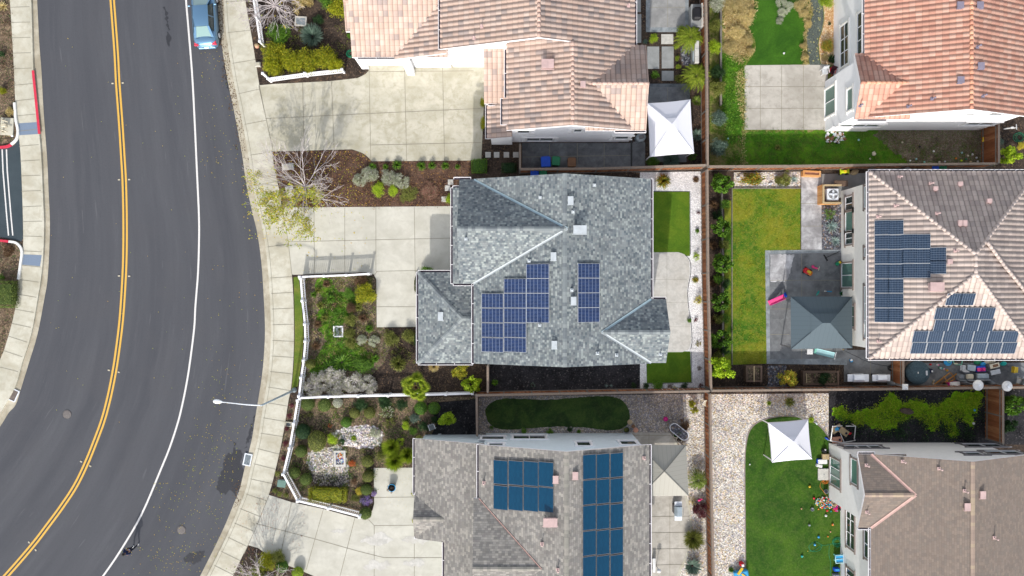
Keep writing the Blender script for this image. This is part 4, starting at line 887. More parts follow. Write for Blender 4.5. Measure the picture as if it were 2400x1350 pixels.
# ---- E: mid right house
E=House('house','pale mauve tile roofed house on the right with black solar panels',2260,620,'tile_mauve','cap_mauve','stucco_cream','tile')
ex0,ey1,ey0=X(2036,Z2),Y(402,Z2),Y(840,Z2); ex1=ex0+11.9
eg=E.gable(ex0,ex1,ey0,ey1,'y',Z2,.40,hipa=True,hipb=True,oh=.62)
E.gutter((ex0,ey0,Z2),(ex0,ey1,Z2),(-1,0,0)); E.gutter((ex0,ey0,Z2),(ex1,ey0,Z2),(0,-1,0)); E.gutter((ex0,ey1,Z2),(ex1,ey1,Z2),(0,1,0))
EW=Slope((ex0,0,Z2),(1,0),.40); EN=Slope((0,ey1,Z2),(0,-1),.40); ES=Slope((0,ey0,Z2),(0,1),.40); EE=Slope((ex1,0,Z2),(-1,0),.40)
E.cap(EE.at(2312,567,.1),EE.at(2352,622,.1)); E.cap(EE.at(2352,622,.1),EE.at(2420,705,.1))
for px,py in((2190,442),(2248,431),(2316,471),(2107,415),(2195,500),(2180,430)): E.vent(EN.at(px,py,.05),'vent_pink',.33,.28,.12) if px in(2190,2248,2316) else E.vent(EN.at(px,py,.05),'vent_pink',pole=True)
E.vent(EN.at(2248,523,.05),'vent_pink',.33,.38,.12); E.vent(EN.at(2258,523,.05),'vent_pink',.33,.38,.12)
for px,py in((2098,482),(2057,508),(2238,588),(2058,800)): E.vent(EW.at(px,py,.05),'vent_pink',pole=True)
E.vent(EW.at(2189,672,.15),'vent_pink',.95,.6,.35,name='chimney_box'); E.vent(EW.at(2224,613,.05),'vent_pink',.35,.3,.1)
ew=ex0+.62
winpx(E,'x',ew,1983,462,1999,492,nu=2,trim='trim_brown'); winpx(E,'x',ew,1983,496,1999,540,trim='trim_brown',glass='glass_green'); winpx(E,'x',ew,1983,546,1999,571,nu=2,trim='trim_brown')
winpx(E,'x',ew,1974,618,1999,672,nu=2,trim='trim_brown',glass='glass_green',name='patio_door'); winpx(E,'x',ew,2027,438,2034,485,trim='trim_brown',glass='glass_green'); winpx(E,'x',ew,2027,672,2036,790,nu=3,trim='trim_brown',glass='glass_green'); winpx(E,'x',ew,2027,582,2034,600,trim='trim_brown',glass='glass_green'); winpx(E,'x',ew,1993,718,2003,765,nu=2,trim='trim_brown',glass='glass_green')
E.done()
cells=[(2068.5,532.5),(2099,532.5)]
wc=[(2068,533+34.3*r) for r in range(7)]+[(2099,533+34.3*r) for r in range(7)]+[(2131,566+34.3*r) for r in range(3)]+[(2162,566+34.3*r) for r in range(3)]+[(2198.5,597),(2198.5,625)]
solar_array('stepped array of dark solar panels on the left slope of the mauve tiled house',EW,wc,0,0,1.0,.985,'solar_mono')
sc=[(2250+31*i-14,702) for i in(0,1)]+[(2209+35*i,735) for i in range(4)]+[(2207+35*i,763) for i in range(4)]+[(2157+35.3*i,789) for i in range(7)]+[(2153+35.3*i,816) for i in range(7)]
solar_array('pyramid shaped array of dark solar panels on the lower slope of the mauve tiled house',ES,sc,0,0,1.03,.88,'solar_mono')
# ---- F: bottom right house
Fh=House('house','plain brown shingle roofed house in the bottom right corner',2280,1230,'shingle_brown','cap_brown','stucco_grey','shingle')
fx0=X(2041,Z2); fr=31.1; fx1=2*fr-fx0; fy1=Y(1064,Z2); fy0=fy1-14
Fh.gable(fx0,fx1,fy0,fy1,'y',Z2,.38,oh=.4)
fg=Fh.gable(X(2011,Z2),fx0+2.5,Y(1237,Z2),fy1-.02,'x',Z2-.01,.38,oh=.4)
h_=(fg['y1']-fg['y0'])/2; Fh.valley((fx0,fg['y1'],Z2),(fx0+h_,fg['m'],fg['zr']),.2,2); Fh.valley((fx0,fg['y0'],Z2),(fx0+h_,fg['m'],fg['zr']),.2,2)
Fh.gutter((fx0,fy0,Z2),(fx0,fg['y0'],Z2),(-1,0,0)); Fh.gutter((fg['x0'],fy1,Z2),(fg['x0']+1.2,fy1,Z2),(0,1,0)); Fh.gutter((fg['x0'],fg['y0'],Z2),(fg['x0']+1,fg['y0'],Z2),(0,-1,0))
FW=Slope((fx0,0,Z2),(1,0),.38); FE=Slope((fx1,0,Z2),(-1,0),.38)
for px,py in((2115,1081),(2200,1098),(2260,1150),(2030,1090),(2031,1200)): Fh.vent(FW.at(px,py,.05) if px>2100 else Slope((0,fg['y1'] if py<1140 else fg['y0'],Z2),(0,-1 if py<1140 else 1),.38).at(px,py,.05),'vent_pink',pole=True)
Fh.vent(FE.at(2301,1159,.05),'vent_pink',.38,.52,.1); Fh.vent(FW.at(2265,1187,.05),'vent_pink',.38,.52,.1); Fh.vent(FE.at(2330,1260,.05),'vent_pink',pole=True)
fw=fx0+.4; fww=fg['x0']+.4
winpx(Fh,'x',fw,1985,1186,2003,1283,nu=3,nv=2,trim='trim_brown'); winpx(Fh,'x',fw,1985,1338,2003,1365,nu=2,trim='trim_brown')
winpx(Fh,'x',fw,2027,1213,2040,1308,nu=3,trim='trim_brown'); winpx(Fh,'x',fww,1947,1078,1970,1138,nu=3,trim='trim_brown',glass='glass_green',name='patio_door'); winpx(Fh,'x',fww,1996,1078,2010,1133,nu=1,trim='trim_brown',glass='glass_green')
fyw=fy1-.4
for q,n_ in (((1982,1051,2064,1045),3),((2262,1048,2345,1041),2),((2262,1067,2300,1061),1),((2315,1065,2390,1058),2)): winpx(Fh,'y',fyw,*q,sgn=1,trim='trim_grey',over=.25,nu=n_)
Fh.done()
# ------------------------------------------------------------------ fences
def wood_fence(label,pts,h=1.8,z=.14,name='wood_fence',capw=.16,group='wooden fences between the yards',mat='fence_wood'):
    P=[W(p[0],p[1],z) for p in pts]; t=thing(name,label,'fence',P[0],0,group)
    b=MB(); c=MB(); rl=MB(); r=random.Random(len(label)); k=0
    for a,q in zip(P[:-1],P[1:]):
        d=q-a; L=d.length; u=d/L; n=Vector((-u.y,u.x,0)); rz=math.atan2(u.y,u.x); m=max(1,int(L/.155))
        for i in range(m):
            p=a+u*(L*(i+.5)/m); o=.022 if k%2 else -.022; k+=1
            b.box((p.x+n.x*o,p.y+n.y*o,z+h/2+r.uniform(-.01,.01)),(L/m*1.04,.02,h-.05),rz)
        c.bar(a+Vector((0,0,h)),q+Vector((0,0,h)),capw,.04)
        for zz in (.3,h-.25): 
            for s in(-.06,.06): rl.bar(a+n*s+Vector((0,0,zz)),q+n*s+Vector((0,0,zz)),.04,.09)
        np_=max(1,round(L/2.4))
        for i in range(np_+1):
            if i==0 and a is not P[0]: continue
            p=a+d*i/np_; m_=MB(); m_.box((p.x,p.y,z+h/2+.02),(.1,.1,h+.03),rz); m_.build('post',M['timber'],t)
    b.build('boards',M[mat],t); c.build('cap_rail',M['fence_cap'],t); rl.build('rail',M['timber'],t)
    return t
def B2(px,py,h=1.95): # base point of something whose top is seen at px,py
    k=(H-h)/(H-.14); return (1200+(px-1200)*k,675+(py-675)*k)
wood_fence('tall brown board fence right of the white canopy beside the pink tiled house',[B2(1654,-60),B2(1657,120),B2(1659,392)])
wood_fence('brown board fence beside the white gravel behind the centre house',[B2(1658,398),B2(1660,640),B2(1667,912)])
wood_fence('brown board fence between the tan gazebo yard and the pebble yard',[B2(1665,924),B2(1668,1150),B2(1675,1430)])
wood_fence('wooden fence between the wheelie bin yard and the centre house',[B2(1218,396),B2(1400,395),B2(1555,390),B2(1655,387)])
wood_fence('wooden fence between the two right hand back yards above the mauve roof',[B2(1661,390),B2(1850,389),B2(2060,386),B2(2338,383)])
wood_fence('wooden fence above the dark oval lawn',[B2(1114,927),B2(1380,922),B2(1663,917)])
wood_fence('wooden fence between the cluttered patio and the mossy side yard',[B2(1668,916),B2(2020,913),B2(2420,908)])
wood_fence('short wooden gate fence at the right end of the rubbish strewn grass strip',[B2(2337,288),B2(2337,382)],h=2.0)
wood_fence('short wooden fence left of the round covered hot tub',[B2(2118,838,1.9),B2(2118,903,1.9)],h=1.7)
wood_fence('short wooden fence at the right end of the mossy side yard',[B2(2350,912,2.1),B2(2350,1040,2.1)],h=2.0)
wood_fence('short fence left of the black side yard of the centre house',[B2(1143,858),B2(1143,920)])
wood_fence('short fence left of the dark oval lawn',[B2(1117,930),B2(1118,1022)])
wood_fence('short wooden fence left of the blue and green wheelie bins',[B2(1219,338),B2(1219,396)],h=1.7)
def timber(label,pts,z=.15,h=.35,w=.14,mat='timber',name='retaining_timber',cat='garden edging'):
    P=[W(p[0],p[1],z) for p in pts]; m=MB()
    for a,q in zip(P[:-1],P[1:]):
        n=max(1,int((q-a).length/2.4))
        for i in range(n): m.bar(a+(q-a)*i/n+Vector((0,0,h/2)),a+(q-a)*(i+.985)/n+Vector((0,0,h/2)),w,h)
    o=m.build(name,M[mat],origin=P[0]); tag(o,label,cat)
timber('weathered timber edging behind the shrubs along the upper right fence',[(1687,25),(1687,250)])
timber('weathered timber edging between the small trees and the yellow grass strip',[(1689,450),(1691,600),(1692,860)])
timber('thin wooden edging along the left side of the big yellowish lawn',[(1715,440),(1715,856)],h=.12,w=.06)
timber('thin wooden edging along the top of the big yellowish lawn',[(1718,441.5),(1877,441.5)],h=.12,w=.06)
def picket(label,pts,h=1.0,z=.15):
    P=[W(*B2(p[0],p[1],h+.1),z) for p in pts]; t=thing('picket_fence',label,'fence',P[0],0,'white picket fences')
    for a,q in zip(P[:-1],P[1:]):
        d=q-a; L=d.length; u=d/L; rz=math.atan2(u.y,u.x); m=MB()
        n=max(2,int(L/.15))
        for i in range(n): p=a+d*(i+.5)/n; m.box((p.x,p.y,z+h*.5),(.055,.03,h-.22),rz)
        m.bar(a+Vector((0,0,.13)),q+Vector((0,0,.13)),.06,.12); m.bar(a+Vector((0,0,h-.05)),q+Vector((0,0,h-.05)),.14,.11)
        m.build('picket_panel',M['vinyl'],t)
    for p in P:
        m=MB(); m.box((p.x,p.y,z+h/2+.05),(.15,.15,h+.12)); m.build('post',M['vinyl'],t); m=MB(); m.lathe([(.14,0),(.14,.03),(.001,.09)],(p.x,p.y,z+h+.1),4,False,rz=PI/4); m.build('post_cap',M['vinyl'],t)
picket('white picket fence along the driveway at the top of the centre garden',[(703,649),(760,647),(812,645),(864,642)])
picket('curved white picket fence on the street side of the centre garden',[(705,653),(709,705),(715,760),(716,800),(712,845),(706,885),(701,928)])
picket('long white picket fence dividing the two front gardens',[(703,933),(770,930),(840,928.5),(910,927),(980,926),(1045,924),(1108,922)])
picket('white picket fence bending around the topiary garden',[(698,938),(689,992),(679,1050),(664,1111),(698,1174),(770,1191),(843,1210)],h=1.05)
picket('white picket fence below the bare tree at the very top',[(586,-60),(593,-10),(601,40),(610,98)])
picket('short white picket fence in front of the yellow green shrubs',[(617,173),(629,185),(715,173),(802,164)],h=.75)
# ------------------------------------------------------------------ plants
def leafquad(mb,c,d,n,L,w):
    """leaf: kite quad centred c, along d"""
    s=d.cross(n).normalized()*w/2; d=d*L/2
    mb.add([c-d,c+s-d*.1,c+d,c-s-d*.1],[(0,1,2,3)])
def rv(r):
    while True:
        v=Vector((r.uniform(-1,1),r.uniform(-1,1),r.uniform(-1,1)))
        if .01<v.length<1: return v.normalized()
PROTO={}
def proto(key,fn):
    if key not in PROTO: PROTO[key]=fn()
    return PROTO[key]
def mesh_of(mb,mat,name):
    o=mb.build(name,mat); me=o.data; bpy.data.objects.remove(o); return me
def g_ball(mat,n=1500,ls=.075,seed=0,core=True,flat=1,box=False,clump=0,elong=1.4,up=.4):
    r=random.Random(seed); mb=MB(); cl=[rv(r)*r.uniform(.35,.8) for _ in range(clump)] if clump else None
    for i in range(n):
        if cl:
            c0=r.choice(cl); p=c0+rv(r)*.38*r.random()**.5; n0=(rv(r)+Vector((0,0,.7))).normalized()
        else:
            v=rv(r)
            if box:
                m=max(abs(v.x),abs(v.y),abs(v.z)); v=v/m; v=Vector((v.x,v.y,v.z))*.86
            p=v*(r.uniform(.88,1.03)); n0=(v.normalized()+rv(r)*.7).normalized()
        d=(n0.cross(rv(r))+Vector((0,0,up))*.3).normalized(); s=ls*r.uniform(.6,1.3)
        q=Vector((p.x,p.y,(p.z*flat+1)/1)); 
        if q.z<.02: q.z=.02+r.random()*.1
        leafquad(mb,q,d,n0,s*elong,s*.7)
    f=mesh_of(mb,M[mat],'foliage'); c=MB()
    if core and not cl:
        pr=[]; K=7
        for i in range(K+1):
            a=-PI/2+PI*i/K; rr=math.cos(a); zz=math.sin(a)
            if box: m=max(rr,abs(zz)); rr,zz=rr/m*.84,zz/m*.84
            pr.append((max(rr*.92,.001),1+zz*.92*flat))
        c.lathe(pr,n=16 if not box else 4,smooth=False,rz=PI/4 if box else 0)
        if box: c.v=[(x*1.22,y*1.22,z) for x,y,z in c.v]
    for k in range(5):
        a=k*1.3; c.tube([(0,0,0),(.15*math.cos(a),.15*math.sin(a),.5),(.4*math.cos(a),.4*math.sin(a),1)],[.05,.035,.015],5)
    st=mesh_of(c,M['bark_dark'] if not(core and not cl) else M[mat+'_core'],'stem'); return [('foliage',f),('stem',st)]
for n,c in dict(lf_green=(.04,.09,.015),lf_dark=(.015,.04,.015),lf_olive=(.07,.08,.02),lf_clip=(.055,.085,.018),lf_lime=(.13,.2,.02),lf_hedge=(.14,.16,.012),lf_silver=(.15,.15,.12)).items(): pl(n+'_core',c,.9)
def g_blades(mat,n=160,w=.03,seed=0,arch=.9,h=1.0,segs=3,minr=.35,stiff=False,core=None):
    """fountain of blades radius 1"""
    r=random.Random(seed); mb=MB()
    for i in range(n):
        a=r.uniform(0,2*PI); R_=r.uniform(minr,1); hh=h*r.uniform(.5,1)*(1.15-R_*.5); d=Vector((math.cos(a),math.sin(a),0)); s=Vector((-d.y,d.x,0))
        pts=[]
        for k in range(segs+1):
            t=k/segs
            z=hh*t if stiff else hh*(math.sin(t*PI*.62))*(1 if t<.6 else 1-(t-.6)*arch)
            pts.append(d*(R_*t**(1.0 if stiff else .85))+Vector((0,0,z)))
        ww=[w*(.6 if k==0 else 1 if k<segs else .05) for k in range(segs+1)]
        tw=s+Vector((0,0,r.uniform(-.5,.5))); tw.normalize()
        vs=[]
        for p,q in zip(pts,ww): vs+=[p-tw*q/2,p+tw*q/2]
        mb.add(vs,[(2*k,2*k+1,2*k+3,2*k+2) for k in range(segs)])
    f=mesh_of(mb,M[mat],'foliage'); c=MB(); c.lathe([(.12,0),(.10,.15),(.001,.22)],n=8); return [('foliage',f),('stem',mesh_of(c,M['bark_dark'],'stem'))]
def g_wispy(mat,n=900,seed=0,h=1,w=.02,L=.3,spread=1):
    r=random.Random(seed); mb=MB(); cl=[(r.uniform(-.8,.8),r.uniform(-.8,.8)) for _ in range(14)]
    for i in range(n):
        cx,cy=r.choice(cl); a=r.uniform(0,2*PI); q=r.random()**.6*.35; x,y=cx+q*math.cos(a),cy+q*math.sin(a)
        if x*x+y*y>1.1: continue
        d=(Vector((math.cos(a)*spread,math.sin(a)*spread,.9))+rv(r)*.7).normalized(); z=h*(1-.5*(x*x+y*y))*r.uniform(.35,1)
        leafquad(mb,Vector((x,y,z)),d,rv(r),L*r.uniform(.6,1.3),w*r.uniform(.7,1.4))
    f=mesh_of(mb,M[mat],'foliage'); c=MB()
    for cx,cy in cl: c.tube([(cx*.4,cy*.4,0),(cx,cy,h*.6)],[.02,.004],4)
    return [('foliage',f),('stem',mesh_of(c,M['bark'],'stem'))]
def g_agave(mat,n=34,seed=0,w=.16,h=.55):
    r=random.Random(seed); mb=MB()
    for i in range(n):
        a=i*2.39996; t_=i/n; el=.25+t_*1.05; L=1.0-.35*t_; d=Vector((math.cos(a)*math.cos(el),math.sin(a)*math.cos(el),math.sin(el))); s=Vector((-math.sin(a),math.cos(a),0)); u=s.cross(d)
        pr=[(0,.5),(.35,1),(.7,.75),(1,.02)]; vs=[]
        for t,q in pr: p=d*L*t*Vector((1,1,1)).x; p=Vector((p.x,p.y,p.z*h*1.6*(1-.25*t)+.04)); vs+=[p-s*w/2*q+Vector((0,0,.03*q)),p,p+s*w/2*q+Vector((0,0,.03*q))]
        mb.add(vs,[(3*k+j,3*k+j+1,3*k+j+4,3*k+j+3) for k in range(3) for j in range(2)],True)
    f=mesh_of(mb,M[mat],'foliage'); c=MB(); c.lathe([(.13,0),(.10,.12),(.001,.2)],n=8); return [('foliage',f),('stem',mesh_of(c,M['bark'],'stem'))]
def g_fanpalm(mat,n=26,seed=0,trunk=.8):
    """radius 1, fan shaped fronds"""
    r=random.Random(seed); mb=MB()
    for i in range(n):
        a=i*2.39996+r.uniform(-.25,.25); el=.12+.95*(i/n); pl_=.48*(1-.45*i/n); c0=Vector((0,0,trunk+.05)); d=Vector((math.cos(a)*math.cos(el),math.sin(a)*math.cos(el),math.sin(el)*.6))
        c=c0+d*pl_; s=Vector((-math.sin(a),math.cos(a),0)); mb.bar(c0,c,.025,.015); K=17
        for k in range(K):
            t=(k/(K-1)-.5)*2.7; dd=(d*math.cos(t)+s*math.sin(t)); Lk=.50*(1-.28*abs(t)/1.65)*(1-.25*i/n); e=c+dd*Lk+Vector((0,0,-.16*Lk)); m_=c+dd*Lk*.55+Vector((0,0,.03)); w_=s*math.cos(t)-d*math.sin(t)
            mb.add([c,m_-w_*.035,m_+Vector((0,0,.035)),m_+w_*.035,e],[(0,1,2),(0,2,3),(1,4,2),(2,4,3)])
    f=mesh_of(mb,M[mat],'crown'); c=MB(); c.tube([(0,0,0),(0,0,trunk+.08)],[.11,.09],9); m=MB()
    for k in range(22):
        a=k*2.4; m.bar((0,0,trunk+.1),(math.cos(a)*.13,math.sin(a)*.13,trunk+.28+.03*(k%3)),.018,.01)
    return [('crown',f),('trunk',mesh_of(c,M['bark_dark'],'trunk')),('flower_stalk',mesh_of(m,M['lf_brown'],'flower_stalk'))]
def g_feather(mat,n=22,seed=0,trunk=.5,droop=.5):
    r=random.Random(seed); mb=MB()
    for i in range(n):
        a=i*2.39996+r.uniform(-.2,.2); el=.5+.6*i/n; d=Vector((math.cos(a),math.sin(a),0)); s=Vector((-d.y,d.x,0)); L=1.0*r.uniform(.85,1.05)*(1-.3*i/n)
        pts=[Vector((0,0,trunk))+d*L*t+Vector((0,0,math.sin(el)*.5*t-droop*t*t)) for t in [k/12 for k in range(13)]]
        for p,q in zip(pts[:-1],pts[1:]): mb.bar(p,q,.012,.012)
        for k in range(2,13):
            for sg in(-1,1):
                for o in(0,.5):
                    p=pts[k]*(1-o)+pts[k-1]*o; dd=(d*.7+s*sg+Vector((0,0,-.15+r.uniform(-.1,.1)))).normalized(); leafquad(mb,p+dd*.13,dd,Vector((0,0,1)),.28*(1-.4*k/12)+.05,.028)
    f=mesh_of(mb,M[mat],'crown'); c=MB(); c.tube([(0,0,0),(0,0,trunk+.02)],[.09,.07],9); return [('crown',f),('trunk',mesh_of(c,M['bark_dark'],'trunk'))]
def g_tree(mat,n=1300,seed=0,ls=.11,trunk=.9,nl=12,loose=.33):
    """leafy small tree: radius 1, crown between z trunk*.6 and trunk+1.3"""
    r=random.Random(seed); mb=MB(); c=MB(); c.tube([(0,0,0),(.02,.02,trunk*.6),(0,0,trunk)],[.06,.05,.04],7)
    cl=[]
    for k in range(nl):
        a=k*2.4+r.uniform(-.3,.3); rr=r.uniform(.25,.78); z=trunk+r.uniform(-.3,.75)*(1.1-rr*.6); p=Vector((math.cos(a)*rr,math.sin(a)*rr,z)); cl.append(p)
        c.tube([(0,0,trunk*.6+.1*r.random()),p*.5+Vector((0,0,trunk*.45)),p],[.03,.02,.008],5)
    for i in range(n):
        c0=r.choice(cl); p=c0+rv(r)*loose*r.random()**.45; n0=(rv(r)+Vector((0,0,.8))).normalized(); leafquad(mb,p,n0.cross(rv(r)).normalized(),n0,ls*r.uniform(.7,1.4)*1.5,ls*.75)
    return [('crown',mesh_of(mb,M[mat],'crown')),('trunk',mesh_of(c,M['bark_dark'],'trunk'))]
KINDS=dict(
 ball=lambda m,s:g_ball(m,2300,.085,s), bush=lambda m,s:g_ball(m,1700,.10,s,clump=22), bushy=lambda m,s:g_ball(m,2600,.085,s,clump=34),
 feathery=lambda m,s:g_ball(m,3800,.05,s,clump=45,elong=4.0,up=1.2), big=lambda m,s:g_ball(m,1100,.16,s,clump=22,elong=1.2),
 box=lambda m,s:g_ball(m,3000,.08,s,box=True), grass=lambda m,s:g_blades(m,330,.045,s,h=.9), lowgrass=lambda m,s:g_blades(m,160,.07,s,h=.7),
 needle=lambda m,s:g_blades(m,1100,.03,s,h=1.0,minr=.35,stiff=True), yucca=lambda m,s:g_blades(m,150,.075,s,h=.9,minr=.7,stiff=True),
 wispy=lambda m,s:g_wispy(m,2200,s,w=.035,L=.30), wispy2=lambda m,s:g_wispy(m,1600,s,w=.03,L=.5,spread=1.6), agave=lambda m,s:g_agave(m,34,s), agaves=lambda m,s:g_agave(m,28,s,.10),
 fan=lambda m,s:g_fanpalm(m,15,s), feather=lambda m,s:g_feather(m,24,s), tree=lambda m,s:g_tree(m,1500,s), treebig=lambda m,s:g_tree(m,1900,s,ls=.12,nl=18,loose=.27), sparse=lambda m,s:g_tree(m,500,s,nl=9,trunk=.4,ls=.10))
NP={'fan':'fan_palm','feather':'palm','tree':'small_tree','treebig':'small_tree','agave':'agave','agaves':'agave','yucca':'yucca','grass':'tufted_plant','lowgrass':'tufted_plant','wispy2':'tufted_plant','box':'clipped_hedge','ball':'clipped_shrub','needle':'spiky_plant'}
CP={'fan':'palm','feather':'palm','tree':'tree','treebig':'tree','box':'hedge','agave':'agave','agaves':'agave','yucca':'yucca'}
PN=[0]
def plant(kind,mat,px,py,r,label,h=None,ry=None,group=None,rz=None,name=None):
    """px,py: centre of the crown in the photo; r crown radius in photo px; h height in m"""
    PN[0]+=1; rr=random.Random(PN[0]*7); v=PN[0]%2
    pr=proto((kind,mat,v),lambda:KINDS[kind](mat,v*31+len(mat)))
    R_=r/30.5; 
    zt={'ball':2,'box':2,'bush':2,'bushy':2,'feathery':2,'big':2,'fan':1.3,'feather':.8,'tree':1.8,'treebig':1.8,'sparse':1.0,'needle':1.1,'yucca':.7,'grass':.75,'lowgrass':.6,'agave':.6,'agaves':.6,'wispy':1,'wispy2':1}[kind]
    if h is None: h=R_*zt*{'bush':.65,'bushy':.65,'feathery':.6,'ball':.85,'big':.55}.get(kind,1)
    sz=h/zt; c=W(px,py,h*.6+.14); t=thing(name or NP.get(kind,'shrub'),label,CP.get(kind,'plant' if kind in('agave','grass','lowgrass','yucca','needle','wispy2') else 'shrub'),(c.x,c.y,.14),rr.uniform(0,6.28) if rz is None else rz,group)
    t.scale=(R_,R_*(ry/r if ry else 1),sz)
    for n,me in pr:
        o=bpy.data.objects.new(n,me); COL.objects.link(o); o.parent=t
    return t
p=plant
G1='yellow green shrubs behind the short picket fence'
for q in [(640,122,34,'yellow green juniper at the left end of the top hedge'),(652,80,30,'darker green juniper nearest the top picket fence'),(683,142,32,'yellow green juniper second from the left in the top hedge'),(724,142,33,'yellow green juniper in the middle of the top hedge'),(765,138,32,'yellow green juniper second from the right in the top hedge'),(786,150,20,'yellow green juniper at the right end of the top hedge'),(640,155,26,'low yellow green juniper at the corner of the short picket fence'),(633,150,22,'small yellow juniper by the sidewalk corner')]:
    p('feathery','lf_hedge' if 'darker' not in q[3] else 'lf_green',*q,h=1.3,group=G1)
p('needle','lf_bluegreen',728,80,31,'grey green spiky sago plant in the top garden'); p('bushy','lf_hedge',792,18,30,'round lime shrub left of the pink tiled roof',h=1.3); p('bushy','lf_green',765,0,22,'green shrub at the top edge beside the lime shrub',h=1.2)
p('wispy','lf_straw',706,8,26,'pale dried shrub above the utility vault',h=.9); p('bush','lf_green',820,84,9,'tiny green bush at the corner of the pink tiled roof'); p('bush','lf_dark',745,45,14,'small dark bush above the sago plant')
GF='small grass tufts along the drive'
for x,y,r,l in [(872,390,12,'first'),(903,390,9,'second'),(930,386,15,'third'),(987,388,14,'fourth'),(1012,387,12,'fifth'),(1043,388,12,'sixth'),(1072,390,8,'seventh')]: p('lowgrass','lf_green',x,y,r,l+' green grass tuft from the left below the top driveway',h=.5,group=GF)
p('box','lf_green',1123,389,21,'large boxy green shrub left of the stepping stones',ry=19,h=.9,rz=0); p('box','lf_dark',1193,393,20,'darker boxy shrub left of the bin yard fence',ry=13,h=.8,rz=0)
for q in [(866,412,22,'silvery shrub left of the lime shrubs'),(842,422,16,'small silvery shrub nearest the bare tree'),(908,415,20,'silvery shrub above the lime shrubs'),(940,424,20,'silvery shrub right of the lime shrubs')]: p('wispy','lf_silver',*q,h=.6,group='silver shrubs in the upper front bed')
p('bushy','lf_lime',887,444,19,'bigger lime green shrub in the upper front bed',h=.6); p('bushy','lf_lime',922,447,15,'smaller lime green shrub in the upper front bed',h=.5)
p('wispy','lf_russet',1005,446,22,'low reddish twiggy shrub near the centre house',h=.3); p('wispy','lf_olive',960,458,24,'low sparse weeds left of the reddish shrub',h=.2); p('bushy','lf_lime',1052,465,9,'little lime shrub under the gutter of the centre house',ry=15,rz=0,h=1)
p('bushy','lf_hedge',1131,240,8,'upper small golden shrub at the pink tiled house corner',ry=14,rz=0); p('bushy','lf_hedge',1132,290,8,'lower small golden shrub at the pink tiled house corner',ry=20,rz=0)
p('bushy','lf_green',1000,631,20,'low green shrub in the inner corner of the centre driveway',ry=8,rz=0,h=.8); p('wispy','lf_olive',976,668,6,'thin yellow plant between the walkway and the low roof',ry=22,rz=0,h=.8); p('feathery','lf_dark',978,795,9,'dark shrub against the low roof of the centre house',ry=25,rz=0,h=1)
# centre front garden
p('feathery','lf_hedge',855,690,28,'large olive green shrub beside the walkway',h=1.1); p('wispy','lf_brown',850,656,20,'brown bare shrub at the driveway corner',h=.7); p('bushy','lf_green',818,688,16,'bright green shrub left of the large olive shrub',h=.5)
for q in [(822,722,15,'uppermost section of the brown green hedge row'),(821,752,16,'second section of the brown green hedge row'),(818,782,16,'third section of the brown green hedge row'),(822,806,15,'lowest section of the brown green hedge row')]: p('feathery','lf_brown' if q[1]<740 else 'lf_olive',*q,h=.7,group='hedge row in the centre garden')
p('bushy','lf_green',850,857,30,'wide bright green shrub in the lower centre garden',h=.7,ry=22,rz=0); p('lowgrass','lf_green',800,850,28,'soft green grassy plant left of the bright green shrub',h=.4); p('lowgrass','lf_green',770,862,24,'soft green grassy plant above the lavender mass',h=.4)
p('feathery','lf_olive',916,795,20,'olive bottlebrush shrub below the walkway',h=.8); p('feathery','lf_olive',957,787,19,'olive shrub nearest the low roof below the walkway',h=.8); p('grass','lf_olive',933,852,24,'spiky striped green grass above the fan palm',h=.8)
p('wispy','lf_silver',876,800,14,'small grey shrub left of the bottlebrush',h=.4); p('wispy','lf_silver',848,798,13,'small grey shrub beside the hedge row',h=.4)
for q in [(728,912,26,'leftmost clump of the grey lavender mass'),(752,890,27,'clump of the grey lavender mass second from the left'),(784,878,28,'uppermost clump of the grey lavender mass'),(790,908,28,'middle clump of the grey lavender mass by the fence'),(826,893,28,'clump of the grey lavender mass right of the middle'),(858,903,24,'rightmost clump of the grey lavender mass')]: p('wispy','lf_lavender',*q,h=.8,group='grey lavender clumps')
p('ball','lf_olive',727,853,12,'little ball topiary beside the street fence',h=1.0)
for i,(x,y,r) in enumerate([(765,665,12),(775,700,14),(750,715,12),(745,760,13),(735,690,10),(760,745,12),(850,745,14),(865,770,12),(840,720,12),(740,810,14),(880,840,12),(745,680,10)]): p('lowgrass',['lf_brown','lf_green','lf_olive'][i%3],x,y,r,['bronze','green','olive'][i%3]+' weed tuft '+['near the top fence','beside the straw patch','left of the straw patch','below the drain vault','near the street fence','left of the grate vault','right of the hedge row','by the walkway edge','under the olive shrub','above the lavender mass','right of the bright green shrub','in the upper clover'][i],h=.35,group='weeds in the centre garden')
p('fan','lf_palm',977,905,42,'bright fan palm overhanging the white dividing fence',h=2.6); p('tree','lf_yellow',1078,869,23,'yellow fruited citrus tree below the centre house',h=1.6); p('treebig','lf_lime',1106,902,26,'bright green citrus tree left of the black side yard',h=1.9); p('yucca','lf_straw',1016,860,15,'dried straw coloured yucca above the fan palm',h=.7)
p('lowgrass','lf_green',1160,897,10,'small weed patch left in the black side yard',h=.2); p('sparse','lf_bluegreen',1249,902,7,'tiny weed in the middle of the black side yard',h=.2)
p('agaves','lf_agave',1421,904,7,'pale little agave left at the end of the black side yard',h=.25); p('agaves','lf_agave',1433,904,6,'pale little agave right at the end of the black side yard',h=.25)
p('bushy','lf_dark',1486,903,8,'small dark shrub beside the black side yard',h=.5); p('bushy','lf_dark',1515,905,10,'very dark shrub at the edge of the black side yard',h=.6)
